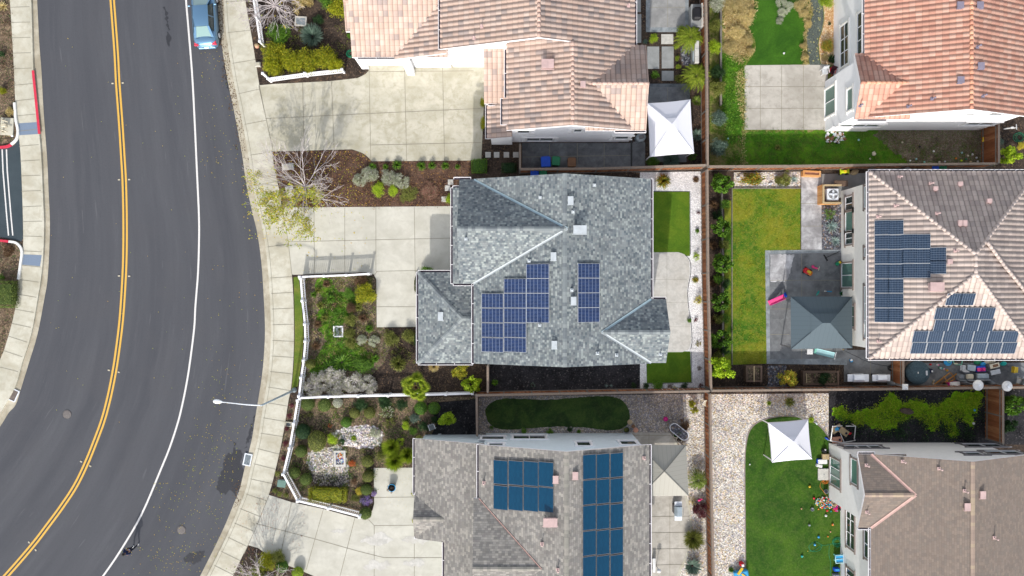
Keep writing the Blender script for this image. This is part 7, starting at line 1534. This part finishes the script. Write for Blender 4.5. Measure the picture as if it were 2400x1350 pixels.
# kids toys on the dark patio -------------------------------------
t=T('toy_car','red and orange ride on toy car on the dark patio','toy',1893,636,.18,R(-28),.2); part(t,'body','p_red',lambda m: rbox(m,(-.08,0,.2),(.5,.42,.22),.1)); part(t,'hood','p_orange',lambda m: rbox(m,(.22,-.02,.19),(.38,.36,.16),.08)); part(t,'seat','p_yellow',lambda m: rbox(m,(.08,0,.33),(.34,.2,.06),.05))
for a in(-1,1):
    for b in(-1,1): part(t,'wheel','black',lambda m: m.tube([(a*.22,b*.2,.08),(a*.22,b*.26,.08)],.09,12))
t=T('toy_scooter','pale pink toy scooter beside the red toy car','toy',1911,628,.18,R(-15),.1); part(t,'deck','p_pink',lambda m: rbox(m,(0,0,.1),(.4,.13,.05),.04)); part(t,'handlebar','p_cream',lambda m:(m.bar((.2,-.16,.3),(.2,.16,.3),.04,.04),m.bar((.18,0,.1),(.2,0,.3),.04,.04))); part(t,'wheel','p_pink',lambda m:(m.lathe([(.001,.02),(.12,.06),(.12,.1),(.001,.14)],(-.2,.05,0),10)))
t=T('toy_truck','bright green toy truck by the patio door','toy',1964,617,.18,R(35),.1); part(t,'body','p_hosegreen',lambda m: rbox(m,(0,0,.15),(.42,.24,.18),.04)); part(t,'cab','p_yellow',lambda m: rbox(m,(.12,0,.27),(.14,.2,.1),.03)); part(t,'wheel','black',lambda m:[m.tube([(a*.14,-.13,.06),(a*.14,.13,.06)],.06,10) for a in(-1,1)])
t=T('broom','dark broom lying on the patio beside the wall','broom',1938,603,.19,R(22)); part(t,'handle','black',lambda m: m.tube([(-.1,0,.03),(1.1,.05,.03)],.018,6)); part(t,'head','black',lambda m: m.box((-.12,0,.04),(.09,.55,.07),R(10)))
t=T('toy_slide','hot pink toddler slide with blue side on the patio edge','toy',1822,702,.18,R(28),.3); part(t,'chute','p_pink',lambda m: m.add([(-.65,-.16,.02),(-.65,.16,.02),(.5,.16,.55),(.5,-.16,.55),(-.65,-.2,.1),(-.65,.2,.1),(.5,.2,.66),(.5,-.2,.66)],[(0,1,2,3),(0,3,7,4),(1,5,6,2),(4,7,3,0)])); part(t,'steps','p_blue',lambda m:[m.box((.55+.1*k,0,.5-.15*k),(.1,.34,.05)) for k in range(4)]); part(t,'side_rail','p_magenta',lambda m:(m.bar((-.6,.19,.12),(.5,.19,.66),.04,.05),m.bar((-.6,-.19,.12),(.5,-.19,.66),.04,.05)))
t=T('toy_surfboard','teal leaf shaped toy board above the blue gazebo','toy',1916,687,.18,R(60)); part(t,'board','p_teal',lambda m: m.prism([(-.25,0),(-.1,-.07),(.12,-.07),(.25,0),(.12,.05),(-.1,.05)],.02,.06)); part(t,'fin','p_mint',lambda m: m.box((-.1,0,.08),(.14,.02,.05)))
t=T('toy_bat','blue toy bat with a white tip above the blue gazebo','toy',1940,683,.18,R(-4)); part(t,'bat','p_sky',lambda m: m.tube([(-.12,0,.05),(.3,0,.05)],[.03,.05],8)); part(t,'tip','p_white',lambda m: m.tube([(-.28,0,.05),(-.12,0,.05)],[.05,.03],8))
t=T('side_table','small white square table in front of the blue gazebo','table',1898,824,.18,0,.4); part(t,'tabletop','p_white',lambda m: rbox(m,(0,0,.45),(.45,.42,.04),.02)); 
for a in(-1,1):
    for b in(-1,1): part(t,'leg','p_white',lambda m: m.bar((a*.18,b*.16,0),(a*.18,b*.16,.44),.03,.03))
t=T('toddler_slide','pale mint plastic toddler slide beside the white table','toy',1938,829,.18,R(-14),.5); part(t,'chute','p_skyl',lambda m: m.add([(-.85,-.17,.04),(-.85,.17,.04),(.45,.17,.8),(.45,-.17,.8),(-.85,-.22,.14),(-.85,.22,.14),(.45,.22,.92),(.45,-.22,.92)],[(0,1,2,3),(0,3,7,4),(1,5,6,2)])); part(t,'ladder','p_ltgrey',lambda m:(m.bar((.5,-.24,.9),(.85,-.26,.05),.07,.06),m.bar((.5,.24,.9),(.85,.26,.05),.07,.06),[m.box((.55+.09*k,0,.75-.2*k),(.06,.46,.04)) for k in range(4)])); part(t,'platform','p_mint',lambda m: m.box((-.72,0,.12),(.2,.34,.05)))
t=T('toy_bucket','small blue and white cooler lying on the dark patio','toy',1994,845,.18,R(35)); part(t,'body','p_sky',lambda m: rbox(m,(0,0,.08),(.2,.26,.16),.04)); part(t,'lid','p_white',lambda m: rbox(m,(0,.06,.17),(.18,.14,.05),.02))
t=T('toy_tractor','lime yellow ride on toy tractor against the fence','toy',1979,402,.17,R(2),.3); part(t,'body','p_lime',lambda m:(rbox(m,(0,0,.3),(.55,.26,.2),.06),)); part(t,'axle','p_lime',lambda m: m.box((-.3,0,.3),(.08,.42,.08))); part(t,'axle','p_lime',lambda m: m.box((.3,0,.34),(.1,.36,.06))); part(t,'seat','p_yellow',lambda m: rbox(m,(.02,0,.44),(.22,.2,.06),.03)); part(t,'wheel','black',lambda m:[m.tube([(a*.25,b*.16,.14),(a*.25,b*.24,.14)],.14,12) for a in(-1,1) for b in(-1,1)])
t=T('storage_box','dark brown storage box above the air conditioner','storage box',1971,430,.17,0,.5); part(t,'box','p_grey',lambda m: rbox(m,(0,0,.25),(1.0,.42,.5),.03)); part(t,'lid','wood_old',lambda m: rbox(m,(0,0,.53),(1.04,.46,.06),.02))
def rock(label,px,py,s,mat,name='boulder',cat='rock',sy=.6,rz=.4,h=.5):
    r=random.Random(int(px)); m=MB(); pr=[(.001,0),(.8,.02),(1,.3),(.85,.65),(.45,.9),(.001,1)]; m.lathe([(a*s,b*s*h*1.6) for a,b in pr],n=11,smooth=False,sy=sy,rz=rz); m.v=[(x*(1+r.uniform(-.14,.14)),y*(1+r.uniform(-.14,.14)),z*(1+r.uniform(-.1,.1))) for x,y,z in m.v]; t=T(name,label,cat,px,py,.15); t2=m.build(name,M[mat]); bpy.data.objects.remove(t); c=W(px,py,.15); t2.location=c; tag(t2,label,cat)
rock('brown boulder beside the lime toy tractor',2001,404,.38,'p_tan'); rock('brown tree stump lying in the vivid green growth',2123,963,.55,'bark_dark','fallen_stump','stump',.5,-.2,.5)
for x,y,s,l in [(1730,415,.15,'pale rock left of the wide orange leaved shrub'),(1805,430,.18,'pinkish rock right of the wide orange leaved shrub'),(1818,410,.16,'grey rock beside the olive grassy shrub')]: rock(l,x,y,s,'p_ltgrey')
# clutter by the mauve house --------------------------------------
t=T('paddling_pool','blue plastic tub half hidden under the mauve roof edge','tub',2221,848,.16,0,.1); part(t,'wall','p_sky',lambda m: m.lathe([(.28,0),(.31,.16),(.28,.16),(.25,.03),(.001,.03)],n=22)); part(t,'float','p_mint',lambda m: m.tube([(.1+.13*math.cos(a),.1+.13*math.sin(a),.14) for a in [k*PI/8 for k in range(16)]],.04,6,closed=True))
t=T('toy_hoop','mint green plastic frame next to the blue tub','toy',2244,849,.16,0,.1); part(t,'frame','p_mint',lambda m: m.tube([(-.35,.15,.06),(-.2,-.15,.06),(.1,-.22,.06),(.35,-.18,.06),(.4,.05,.06),(.33,.2,.06)],.035,7)); part(t,'seat','p_cream',lambda m: rbox(m,(-.1,-.12,.08),(.3,.12,.08),.04))
chair('white cushioned chair left in the patio seating cluster',2255,862,R(180),'p_ltgrey',frame='p_grey',w=.42); 
t=T('storage_bench','grey lidded storage bench right of the white chair','storage box',2275,862,.16,R(-8),.4); part(t,'box','p_grey',lambda m: rbox(m,(0,0,.22),(.62,.42,.44),.04)); part(t,'lid','metal_grey',lambda m: rbox(m,(.02,0,.47),(.66,.46,.06),.03))
def lounge(label,px,py,w,l,mat,rz=0,cush=None,h=.42):
    t=T('outdoor_sofa',label,'sofa',px,py,.16,rz,.4); part(t,'base',mat,lambda m: rbox(m,(0,0,h/2),(w,l,h),.08)); part(t,'backrest',mat,lambda m: rbox(m,(0,-l*.42,h+.14),(w,l*.2,.36),.05)); part(t,'cushion',cush or mat,lambda m: rbox(m,(0,l*.08,h+.05),(w*.9,l*.7,.14),.06))
lounge('grey outdoor sofa at the left end of the lower seating row',2252,884,.5,.52,'p_grey'); lounge('cream throw covered armchair in the lower seating row',2272,884,.62,.55,'p_grey',0,'p_cream'); lounge('wide dark grey sofa in the lower seating row',2303,883,.98,.58,'p_grey',0,'metal_grey')
t=T('deck_cushion','striped pink and magenta cushion between the chairs','cushion',2300,866,.16,R(3),.4); part(t,'cushion','p_pink',lambda m: rbox(m,(-.22,0,.45),(.26,.28,.12),.05)); part(t,'stripe','p_magenta',lambda m: rbox(m,(.0,.0,.46),(.2,.28,.12),.05)); part(t,'end','p_pink',lambda m: rbox(m,(.2,0,.45),(.2,.27,.12),.05)); part(t,'frame','p_blue',lambda m: m.box((0,.03,.2),(.7,.4,.38)))
for x,y,rz,l,mm in [(2331,857,R(14),'white board with a brown printed patch','p_cream'),(2333,872,R(12),'plain white board leaning below the printed one','p_ltgrey')]:
    t=T('folding_table',l,'table',x,y,.16,rz,.6); part(t,'tabletop',mm,lambda m: rbox(m,(0,0,.62),(.75,.36,.04),.02)); part(t,'leg','p_grey',lambda m:(m.bar((-.3,0,0),(-.3,0,.6),.04,.3),m.bar((.3,0,0),(.3,0,.6),.04,.3)))
    if mm=='p_cream': part(t,'print','p_brown',lambda m: (rbox(m,(.05,0,.65),(.42,.2,.012),.05)))
for x,y,l,mt,s in [(2290,849,'dark green plastic bag under the mauve roof edge','p_green',.3),(2318,846,'cream bean bag under the mauve roof edge','p_cream',.42),(2351,852,'teal plastic bag near the right corner','p_teal',.26),(2303,853,'bright blue tarp between the bags','p_sky',.25)]: rock(l,x,y,s,mt,'bag','bag',.65,.2,.45)
def post_disc(label,px,py,r,h,name='patio_heater',sq=False):
    t=T(name,label,'patio heater',px,py,.16,0,h); 
    part(t,'base','p_grey',lambda m: m.lathe([(.24,0),(.24,.08),(.1,.7),(.001,.7)],n=16)); part(t,'pole','p_grey',lambda m: m.tube([(0,0,0),(0,0,h)],.04,8))
    part(t,'reflector','p_white',lambda m: (m.lathe([(r,h-.06),(r*1.0,h),(r*.5,h+.09),(.001,h+.12)],n=4 if sq else 26,smooth=not sq,rz=PI/4))); part(t,'cap','metal_white',lambda m: m.lathe([(r*.3,h+.1),(r*.25,h+.15),(.001,h+.16)],n=14))
post_disc('left one of two white round patio heater tops above the lower fence',2293,903,.40,2.1); post_disc('right one of two white round patio heater tops near the right edge',2361,905,.39,2.1); post_disc('square white patio heater top beside the hot tub',2122,907,.30,2.1,sq=True)
t=T('wooden_lounger','honey coloured wooden frame lying diagonally right of the hot tub','lounger',2215,888,.17,R(36),.15); part(t,'frame','wood_honey',lambda m:(m.bar((-.95,-.18,.2),(.95,-.18,.2),.07,.06),m.bar((-.95,.18,.2),(.55,.18,.2),.07,.06),m.bar((-.95,-.18,.2),(-.95,.18,.2),.07,.06),m.bar((0,-.35,.24),(0,.3,.24),.05,.05),m.bar((.6,-.4,.24),(.6,.2,.24),.05,.05),m.bar((0,-.35,.24),(.6,-.4,.24),.05,.05))); part(t,'slats','wood_old',lambda m:[m.bar((-.85,-.1+.07*k,.14),(-.05,-.1+.07*k,.14),.045,.03) for k in range(4)])
t=T('cool_box','long white cool box against the lower fence','cool box',2237,901,.17,R(4),.4); part(t,'box','lf_plum_core' if 0 else 'p_magenta',lambda m: rbox(m,(0,0,.2),(.86,.36,.38),.04)); part(t,'lid','p_white',lambda m: rbox(m,(.04,0,.43),(.78,.40,.08),.05))
pot('round brown pot beneath the honey coloured frame',2211,900,.18,'p_brown',.3)
t=chair('yellow folding chair near the right edge',2376,866,R(85),'p_yellow',frame='p_grey',w=.5); t=chair('tan framed chair in the right corner behind the heater',2397,897,R(60),'p_grey',frame='p_tan',w=.5)
for i,(x,y,c1,c2,l) in enumerate([(2197,855,'p_white','p_pink','white and pink toy cup near the hot tub'),(2205,863,'p_skyl','p_teal','pale teal toy near the hot tub'),(2212,865,'p_white','p_red','white and red toy box near the hot tub'),(2219,868,'p_yellow','p_orange','tiny yellow toy near the wooden frame'),(2180,854,'p_red','p_red','tiny red ball near the hot tub'),(2202,862,'p_green','p_white','little green toy near the hot tub'),(2187,892,'p_cream','p_tan','cream bowl below the hot tub'),(2186,898,'p_tan','p_white','round tan basket below the hot tub')]):
    t=T('small_toy',l,'toy',x,y,.16,i*.7,0,'small toys on the shaded patio'); part(t,'body',c1,lambda m: rbox(m,(0,0,.06),(.16,.14,.12),.04)); part(t,'top',c2,lambda m: rbox(m,(.02,0,.14),(.09,.09,.05),.02))
# orange house yard clutter ---------------------------------------
def pieces(name,label,cat,box,n,cols,s=(.08,.22),seed=1,z=.16):
    r=random.Random(seed); mb=MB()
    for i in range(n):
        cx,cy,rx,ry=box; a=r.uniform(0,6.28); q=r.random()**.6; c=W(cx+rx*q*math.cos(a),cy+ry*q*math.sin(a),z); w=r.uniform(*s); l=r.uniform(*s); h=r.uniform(.04,.12); mb.mi=r.randrange(len(cols)); rbox(mb,(c.x,c.y,z+h/2),(w,l,h),w*.2,r.uniform(0,3))
    o=mb.build(name,[M[c] for c in cols],origin=W(box[0],box[1],z)); tag(o,label,cat,None,'stuff'); return o
pieces('toy_pile','loose heap of white brown and dark toys at the corner of the orange house','toys',(1956,322,26,15),60,['p_white','p_ltgrey','p_brown','black','p_ltgrey','p_skyl','p_brown','p_cream'],(.10,.28),3)
pieces('toy_pile','scattered heap of small colourful toys on the lawn by the brown house','toys',(1935,1178,26,14),230,['p_white','p_red','p_green','p_yellow','p_orange','p_sky','p_white','p_grey','p_cream','p_hosegreen'],(.05,.13),4,.18)
pieces('toy_pile','dark red and blue toys piled against the wall of the brown house','toys',(1963,1182,13,16),40,['p_red','p_navy','p_brown','p_magenta','black','p_grey'],(.10,.28),6,.18)
for i,(x,y,c1,l) in enumerate([(2114,334,'p_cream','cream toy shoe at the left of the dry grass'),(2155,344,'black','small black ball on the dry grass'),(2188,355,'p_white','white ball on the dry grass'),(2132,377,'p_white','white ring toy near the fence'),(2147,373,'p_skyl','pale blue toy boat near the fence'),(2166,380,'p_mint','pale green cup near the fence'),(2201,380,'p_cream','cream shell toy near the fence'),(2214,379,'p_ltgrey','grey flat toy near the fence'),(2240,372,'p_orange','orange toy pumpkin near the gate fence'),(2253,377,'p_lime','lime stick toy near the gate fence'),(2264,373,'p_green','dark green toy with white dots near the gate fence'),(2279,362,'p_white','white cup near the gate fence'),(2268,365,'p_cream','small cream toy above the green one'),(2274,379,'p_tan','tan toy near the gate fence'),(2288,370,'p_ltgrey','grey and white toy near the gate fence'),(2291,379,'p_white','white shoe beside the gate fence'),(2304,371,'p_skyl','pale blue toy at the foot of the gate fence'),(2254,358,'p_skyl','tiny blue toy on the dry grass'),(2048,360,'p_cream','square cream tile lying on the grass strip'),(2039,372,'p_cream','long cream toy on the grass strip'),(2012,328,'p_skyl','tiny pale toy on the grass strip'),(1837,125,'p_white','white toy scraps on the upper artificial lawn'),(1706,325,'p_skyl','pale blue cup in the green weeds')]):
    t=T('dropped_toy',l,'toy',x,y,.155,i*.9,0,'toys dropped along the grass strip'); w=.26 if 'square' in l else .13; part(t,'body',c1,lambda m: rbox(m,(0,0,.05),(w,w*1.2,.09),w*.35)); part(t,'detail',c1,lambda m: rbox(m,(w*.4,.02,.04),(w*.6,w*.5,.06),w*.15))
t=T('wall_trinket','yellow toy figure stuck to the gate fence','toy',2304,327,.2,0,1.0); part(t,'body','p_yellow',lambda m: m.box((0,0,1.0),(.05,.35,.1))); part(t,'arm','p_orange',lambda m: m.box((-.04,.05,1.02),(.08,.06,.05)))
chair('folding chair with white frame by the orange house door',1932,168,R(10),'p_ltgrey',w=.45); chair('dark red folding chair next to the white one',1948,168,R(-20),'lf_plum',frame='p_red',w=.42)
t=T('bicycle','white child bicycle leaning at the wall right of the gate fence','bicycle',2370,300,.16,R(5),.3)
for s in(-1,1): part(t,'wheel','p_white',lambda m: m.tube([(s*.3+.18*math.cos(a),0+.05*math.sin(a)*0,.2+.18*math.sin(a)) for a in [k*PI/8 for k in range(16)]],.025,6,closed=True))
part(t,'frame','p_white',lambda m:(m.bar((-.3,0,.2),(0,0,.5),.05,.05),m.bar((0,0,.5),(.3,0,.2),.05,.05),m.bar((-.3,0,.2),(.3,0,.2),.05,.05),m.bar((.18,-.2,.62),(.18,.2,.62),.04,.04),m.bar((.18,0,.62),(.3,0,.2),.04,.04))); part(t,'saddle','p_white',lambda m: rbox(m,(-.1,0,.55),(.22,.12,.05),.03))
# lower right lawn ------------------------------------------------
def step_slab(label,px,py,w,l,mat,h=.12): t=T('doorstep',label,'doorstep',px,py,.16); part(t,'slab',mat,lambda m: rbox(m,(0,0,h/2),(w,l,h),.02)); part(t,'mat','paver_grey',lambda m: m.box((0,0,h+.004),(w*.1,l*.1,.008)))
step_slab('square pale doorstep below the sliding door of the brown house',1930,1111,.9,.9,'paver_light'); step_slab('smaller tan doorstep above the white boxes',1934,1069,.62,.42,'p_tan',.25)
for x,y,w,l,rz,lab,c in [(1928,1082,.72,.36,.02,'white plastic box lid beside the sliding door','p_white'),(1921,1092,.42,.22,-.25,'crumpled white sheet below the white box lid','p_white')]: 
    t=T('plastic_box',lab,'box',x,y,.17,rz,.2); part(t,'box','p_blue' if w>.5 else 'p_ltgrey',lambda m: rbox(m,(-.04,0,.1),(w,l*1.05,.2),.03)); part(t,'lid',c,lambda m: rbox(m,(0,0,.22),(w,l,.05),.03))
t=T('tripod_camera_bag','black bags left of the upper corner of the brown house','bag',1932,1056,.17,0,.1); part(t,'bag','black',lambda m: rbox(m,(0,0,.12),(.4,.3,.24),.08)); part(t,'bottle','p_white',lambda m: m.lathe([(.05,.2),(.05,.38),(.001,.4)],(-.02,.12,0),10))
def bucket(label,px,py,r,mat,h=.25,m2='black',cat='bucket'):
    t=T('bucket',label,cat,px,py,.175); part(t,'bucket',mat,lambda m: m.lathe([(r*.75,0),(r,h),(r*.88,h),(r*.7,.03),(.001,.03)],n=18)); part(t,'handle',m2,lambda m: m.tube([(-r,0,h),(-r*.4,r*.8,h+.02),(r*.4,r*.8,h+.02),(r,0,h)],.01,5))
bucket('dark grey bucket below the orange cable',1934,1150,.17,'p_grey'); bucket('cream overturned tub among the colourful toys',1952,1176,.26,'p_tan',.3); bucket('dark bin lid lying left of the colourful toys',1903,1193,.15,'p_grey',.1)
for i,(x,y,c1,c2,l) in enumerate([(1896,1230,'p_grey','p_skyl','dark ball with a pale blue cap on the lower lawn'),(1951,1229,'p_orange','p_white','orange and white toy near the house wall'),(1935,1208,'p_white','p_ltgrey','crumpled white toy below the toy heap'),(1897,1140,'p_yellow','p_yellow','lone yellow ball on the artificial lawn'),(1918,1258,'p_sky','p_blue','blue toy fish above the green hose loop'),(1909,1276,'p_sky','p_white','blue and white toy inside the hose loop'),(1879,1303,'p_teal','p_skyl','small teal ball on the lower lawn'),(1938,1196,'p_red','p_orange','red toy block below the heap'),(1918,1193,'p_orange','p_red','orange toy cup below the heap'),(1947,1198,'p_teal','p_teal','small teal ring below the heap'),(1940,1257,'p_orange','p_yellow','orange stick toy above the hose'),(1946,1246,'p_peach','p_peach','tiny peach toy above the hose'),(1878,1192,'p_peach','p_brown','small brown toy in the middle of the lawn'),(1757,1088,'p_white','p_skyl','small white toy at the left lawn edge'),(1907,1167,'p_red','p_pink','red toy bucket at the left of the heap'),(2281,992,'p_white','p_white','white ball on the mossy growth'),(2283,961,'p_sky','p_skyl','pale blue toy on the mossy growth')]):
    s=.13 if i<8 or i>13 else .08; t=T('lawn_toy',l,'toy',x,y,.172,i*1.1,0,'toys on the lower right lawns'); part(t,'body',c1,lambda m: m.lathe([(.001,0),(s*.6,.01),(s*.75,s*.5),(s*.5,s),(.001,s*1.1)],n=12)); part(t,'cap',c2,lambda m: rbox(m,(s*.25,0,s*.9),(s*.6,s*.5,s*.3),s*.1))
t=T('water_table','light blue plastic water table against the brown house','toy table',1968,1309,.17,R(5),.35); part(t,'tray','p_sky',lambda m:(rbox(m,(0,0,.38),(.74,.62,.1),.12),)); part(t,'rim','p_skyl',lambda m:(m.tube([(-.36,-.3,.46),(.36,-.3,.46),(.38,.0,.46),(.36,.3,.46),(-.36,.3,.46),(-.38,0,.46)],.04,7,closed=True),m.bar((-.36,0,.45),(.36,0,.45),.05,.04)))
for a in(-1,1):
    for b in(-1,1): part(t,'leg','p_mint',lambda m: m.bar((a*.28,b*.22,0),(a*.28,b*.22,.36),.07,.07))
t=T('recycling_crate','blue crate at the foot of the wall near the bottom edge','crate',1961,1335,.17,0,.2); part(t,'crate','p_blue',lambda m: rbox(m,(0,0,.15),(.44,.26,.3),.04)); part(t,'handle','p_sky',lambda m: m.box((0,.02,.32),(.3,.12,.04)))
t=T('recycling_crate','grey crate below the blue crate at the bottom edge','crate',1960,1350,.17,0,.2); part(t,'crate','p_grey',lambda m: rbox(m,(0,0,.15),(.5,.3,.3),.04)); part(t,'handle','metal_grey',lambda m: m.box((0,.02,.32),(.3,.12,.04)))
t=T('play_table','blue toddler play table with yellow slide at the bottom edge','toy table',1738,1347,.16,R(10),.4); part(t,'table','p_sky',lambda m: rbox(m,(0,0,.3),(1.1,.6,.35),.08)); part(t,'slide','p_yellow',lambda m:(m.bar((-.3,.1,.5),(.15,.5,.42),.2,.05),m.bar((0,.1,.52),(.3,-.2,.5),.12,.04))); part(t,'roof','p_red',lambda m: rbox(m,(.2,.75,.25),(.35,.35,.35),.1)); part(t,'window','p_white',lambda m: rbox(m,(.22,.7,.44),(.2,.2,.05),.05))
# pvc goal frame with boards
t=T('pvc_frame','white pipe goal frame on the dark soil beside the artificial lawn','goal frame',1973,1015,.16,0,.3)
def gf(m):
    a=(-.92,.62,.75);b=(-.98,-.55,.55);c=(.85,.62,.75);d=(.85,-.40,.55)
    m.tube([b,a,(-.2,.66,.78)],.035,8); m.tube([(.1,.64,.76),c,d,(1.15,-.62,.1)],.035,8); m.tube([b,(0,-.75,.3),(1.15,-.62,.1)],.035,8); m.tube([(-.2,.0,.5),(.35,-.95,.12)],.03,8)
    m.tube([b,(-.98,-.6,0)],.03,8); m.tube([c,(.85,.7,0)],.03,8)
part(t,'frame','p_white',gf); part(t,'joint','p_white',lambda m: m.lathe([(.001,-.05),(.05,0),(.001,.05)],(-.92,.62,.75),8))
for x,y,rz,l,c1 in [(1961,1005,.45,'tan cornhole board with a blue star','p_tan'),(1978,1012,-.6,'tan cornhole board with a dark hole','p_tan'),(1962,1031,.05,'plain brown box under the white pipe frame','p_peach')]:
    t=T('cornhole_board',l,'game board',x,y,.17,rz,.3); part(t,'board',c1,lambda m: m.box((0,0,.3),(.85,.48,.04),0,('Y',R(12)))); part(t,'hole','p_navy',lambda m: m.lathe([(.09,.345),(.001,.35)],(.2,0,0),14))
    if 'star' in l: part(t,'star','p_sky',lambda m: m.prism([((.28 if k%2==0 else .12)*math.cos(k*PI/5),(.22 if k%2==0 else .09)*math.sin(k*PI/5)) for k in range(10)],.36,.37))
rock('red cloth heap under the white pipe frame',1991,1016,.16,'p_red','cloth','cloth',.6,.3,.5); rock('blue cloth heap at the lawn edge',1938,1028,.20,'p_blue','cloth','cloth',.4,-.5,.4); rock('grey blue shoe on the pebbles above the lawn',1913,992,.14,'metal_grey','shoe','shoe',.5,-.9,.5)
# equipment cover near pink house corner
t=T('covered_unit','grey covered unit at the lower right corner of the pink tiled house','equipment',1502,322,.17,R(15),.6); part(t,'cover','metal_grey',lambda m: rbox(m,(0,0,.4),(.75,.55,.8),.15)); part(t,'cap','trim_grey',lambda m: rbox(m,(0,0,.82),(.4,.3,.05),.08))
# litter of leaves
def litter(name,label,regions,cols,z=.012,size=(.03,.07),seed=3):
    r=random.Random(seed); mb=MB()
    for (x0,y0,x1,y1,n) in regions:
        for i in range(n):
            c=W(r.uniform(x0,x1),r.uniform(y0,y1),z); a=r.uniform(0,6.28); leafquad(mb,c+Vector((0,0,.004+r.random()*.01)),Vector((math.cos(a),math.sin(a),r.uniform(-.2,.2))).normalized(),Vector((0,0,1)),r.uniform(*size)*1.6,r.uniform(*size))
    o=mb.build(name,M[cols],origin=W(regions[0][0],regions[0][1],z)); tag(o,label,'leaves',None,'stuff')
litter('fallen_leaves','small yellow green leaves scattered on the road asphalt',[(470,120,540,200,30),(470,200,560,440,70),(455,880,590,1000,70),(430,1000,560,1130,140),(360,1130,530,1340,230),(280,1280,420,1345,40),(480,620,615,900,50),(100,30,300,1000,30),(300,100,440,1000,25),(505,20,520,110,6)],'lf_autumn',.006,(.03,.065))
litter('fallen_leaves','brown dry leaves gathered in the right gutter',[(512,0,524,110,220),(520,100,540,190,120),(536,190,556,260,90),(551,255,575,350,110),(565,350,588,450,60),(545,1130,565,1190,60)],'lf_brown',.014,(.04,.08),5)
litter('fallen_leaves','yellow leaves under the bare tree on walk and bed',[(640,355,860,485,420),(570,430,680,560,90),(700,485,860,640,40),(1290 if 0 else 620,350,660,480,40)],'lf_autumn',.165,(.04,.09),6)
litter('fallen_leaves','pinkish leaf stains on the sidewalk at the bottom',[(560,1180,720,1300,160),(600,1160,660,1240,60)],'lf_redorange',.172,(.02,.045),7)
litter('fallen_leaves','pale wood chips scattered over the topiary garden soil',[(705,945,960,1200,500),(710,940,800,1180,120)],'lf_straw',.156,(.02,.05),8)
litter('fallen_leaves','dry leaf scraps over the centre garden soil',[(715,655,880,900,500),(880,770,1100,920,260)],'lf_brown',.152,(.03,.07),9)
# small stones so gravel catches light
def stones(name,label,boxes,n,mat,s=(.03,.07),z=.16,seed=1):
    r=random.Random(seed); mb=MB()
    for k in range(n):
        x0,y0,x1,y1=r.choice(boxes); c=W(r.uniform(x0,x1),r.uniform(y0,y1),z); a=r.uniform(*s); rz=r.uniform(0,3); b=a*r.uniform(.6,1)
        q=[(math.cos(t)*a*(1 if i%2 else .8),math.sin(t)*b) for i,t in enumerate([j*2*PI/5 for j in range(5)])]; q=[(x*math.cos(rz)-y*math.sin(rz)+c.x,x*math.sin(rz)+y*math.cos(rz)+c.y) for x,y in q]
        vs=[(x,y,z-.01) for x,y in q]+[((x-c.x)*.6+c.x,(y-c.y)*.6+c.y,z+a*.7) for x,y in q]; mb.add(vs,[(i,(i+1)%5,5+(i+1)%5,5+i) for i in range(5)]+[(5,6,7,8,9)])
    o=mb.build(name,M[mat],origin=W(boxes[0][0],boxes[0][1],z)); tag(o,label,'pebbles',None,'stuff')
isl=M.pop('isl'); isl('st_white',[(.8,.78,.76),(.6,.56,.6),(.4,.34,.42),(.88,.85,.82),(.75,.62,.5),(.5,.45,.4)]); isl('st_pebble',[(.55,.5,.42),(.7,.66,.6),(.3,.28,.30),(.8,.76,.68),(.62,.48,.28)]); isl('st_dark',[(.2,.17,.16),(.4,.36,.33),(.1,.09,.1),(.5,.45,.38)])
stones('pebbles','raised pale stones in the cobble areas of the topiary garden',[(800,1003,890,1045),(730,1052,812,1105),(800,1005,880,1045)],1500,'st_white',(.03,.085),.165)
stones('pebbles','loose stones on the pebble strips at the lower right',[(1672,925,1744,1340),(1612,930,1655,1340),(1750,925,1940,975)],2600,'st_pebble',(.025,.06),.158,4)
stones('pebbles','dark stones below the framed mosaic',[(728,1108,820,1138)],350,'st_dark',(.03,.08),.16,5)
# ------------------------------------------------------------------ camera and light
cam=bpy.data.cameras.new('camera'); co=bpy.data.objects.new('camera',cam); COL.objects.link(co)
co.location=(0,0,H); co.rotation_euler=(0,0,0); cam.sensor_width=36; cam.lens=36*F/2400; cam.clip_end=2000; SC.camera=co
EL=R(33); AZ=math.atan2(-1,-.16)  # sun stands at the bottom, slightly left
sd=Vector((math.cos(AZ)*math.cos(EL),math.sin(AZ)*math.cos(EL),math.sin(EL)))
w=bpy.data.worlds.new('World'); SC.world=w; w.use_nodes=True; nt=w.node_tree; bg=nt.nodes['Background']
sky=nt.nodes.new('ShaderNodeTexSky'); sky.sky_type='NISHITA'; sky.sun_disc=False; sky.sun_elevation=EL; sky.sun_rotation=PI/2-AZ
sky.air_density=1.0; sky.dust_density=2.0; hs_=nt.nodes.new('ShaderNodeHueSaturation'); hs_.inputs['Saturation'].default_value=.4; nt.links.new(sky.outputs[0],hs_.inputs['Color']); nt.links.new(hs_.outputs[0],bg.inputs[0]); bg.inputs[1].default_value=.165
L=bpy.data.lights.new('sun','SUN'); L.energy=2.45; L.angle=R(.7); L.color=(1,.95,.87); lo=bpy.data.objects.new('sun',L); COL.objects.link(lo)
lo.rotation_euler=sd.to_track_quat('Z','Y').to_euler(); lo.location=(0,0,80)
SC.view_settings.view_transform='Standard'; SC.view_settings.look='None'; SC.view_settings.exposure=.62; SC.view_settings.gamma=1
SC.cycles.max_bounces=5; SC.cycles.diffuse_bounces=3
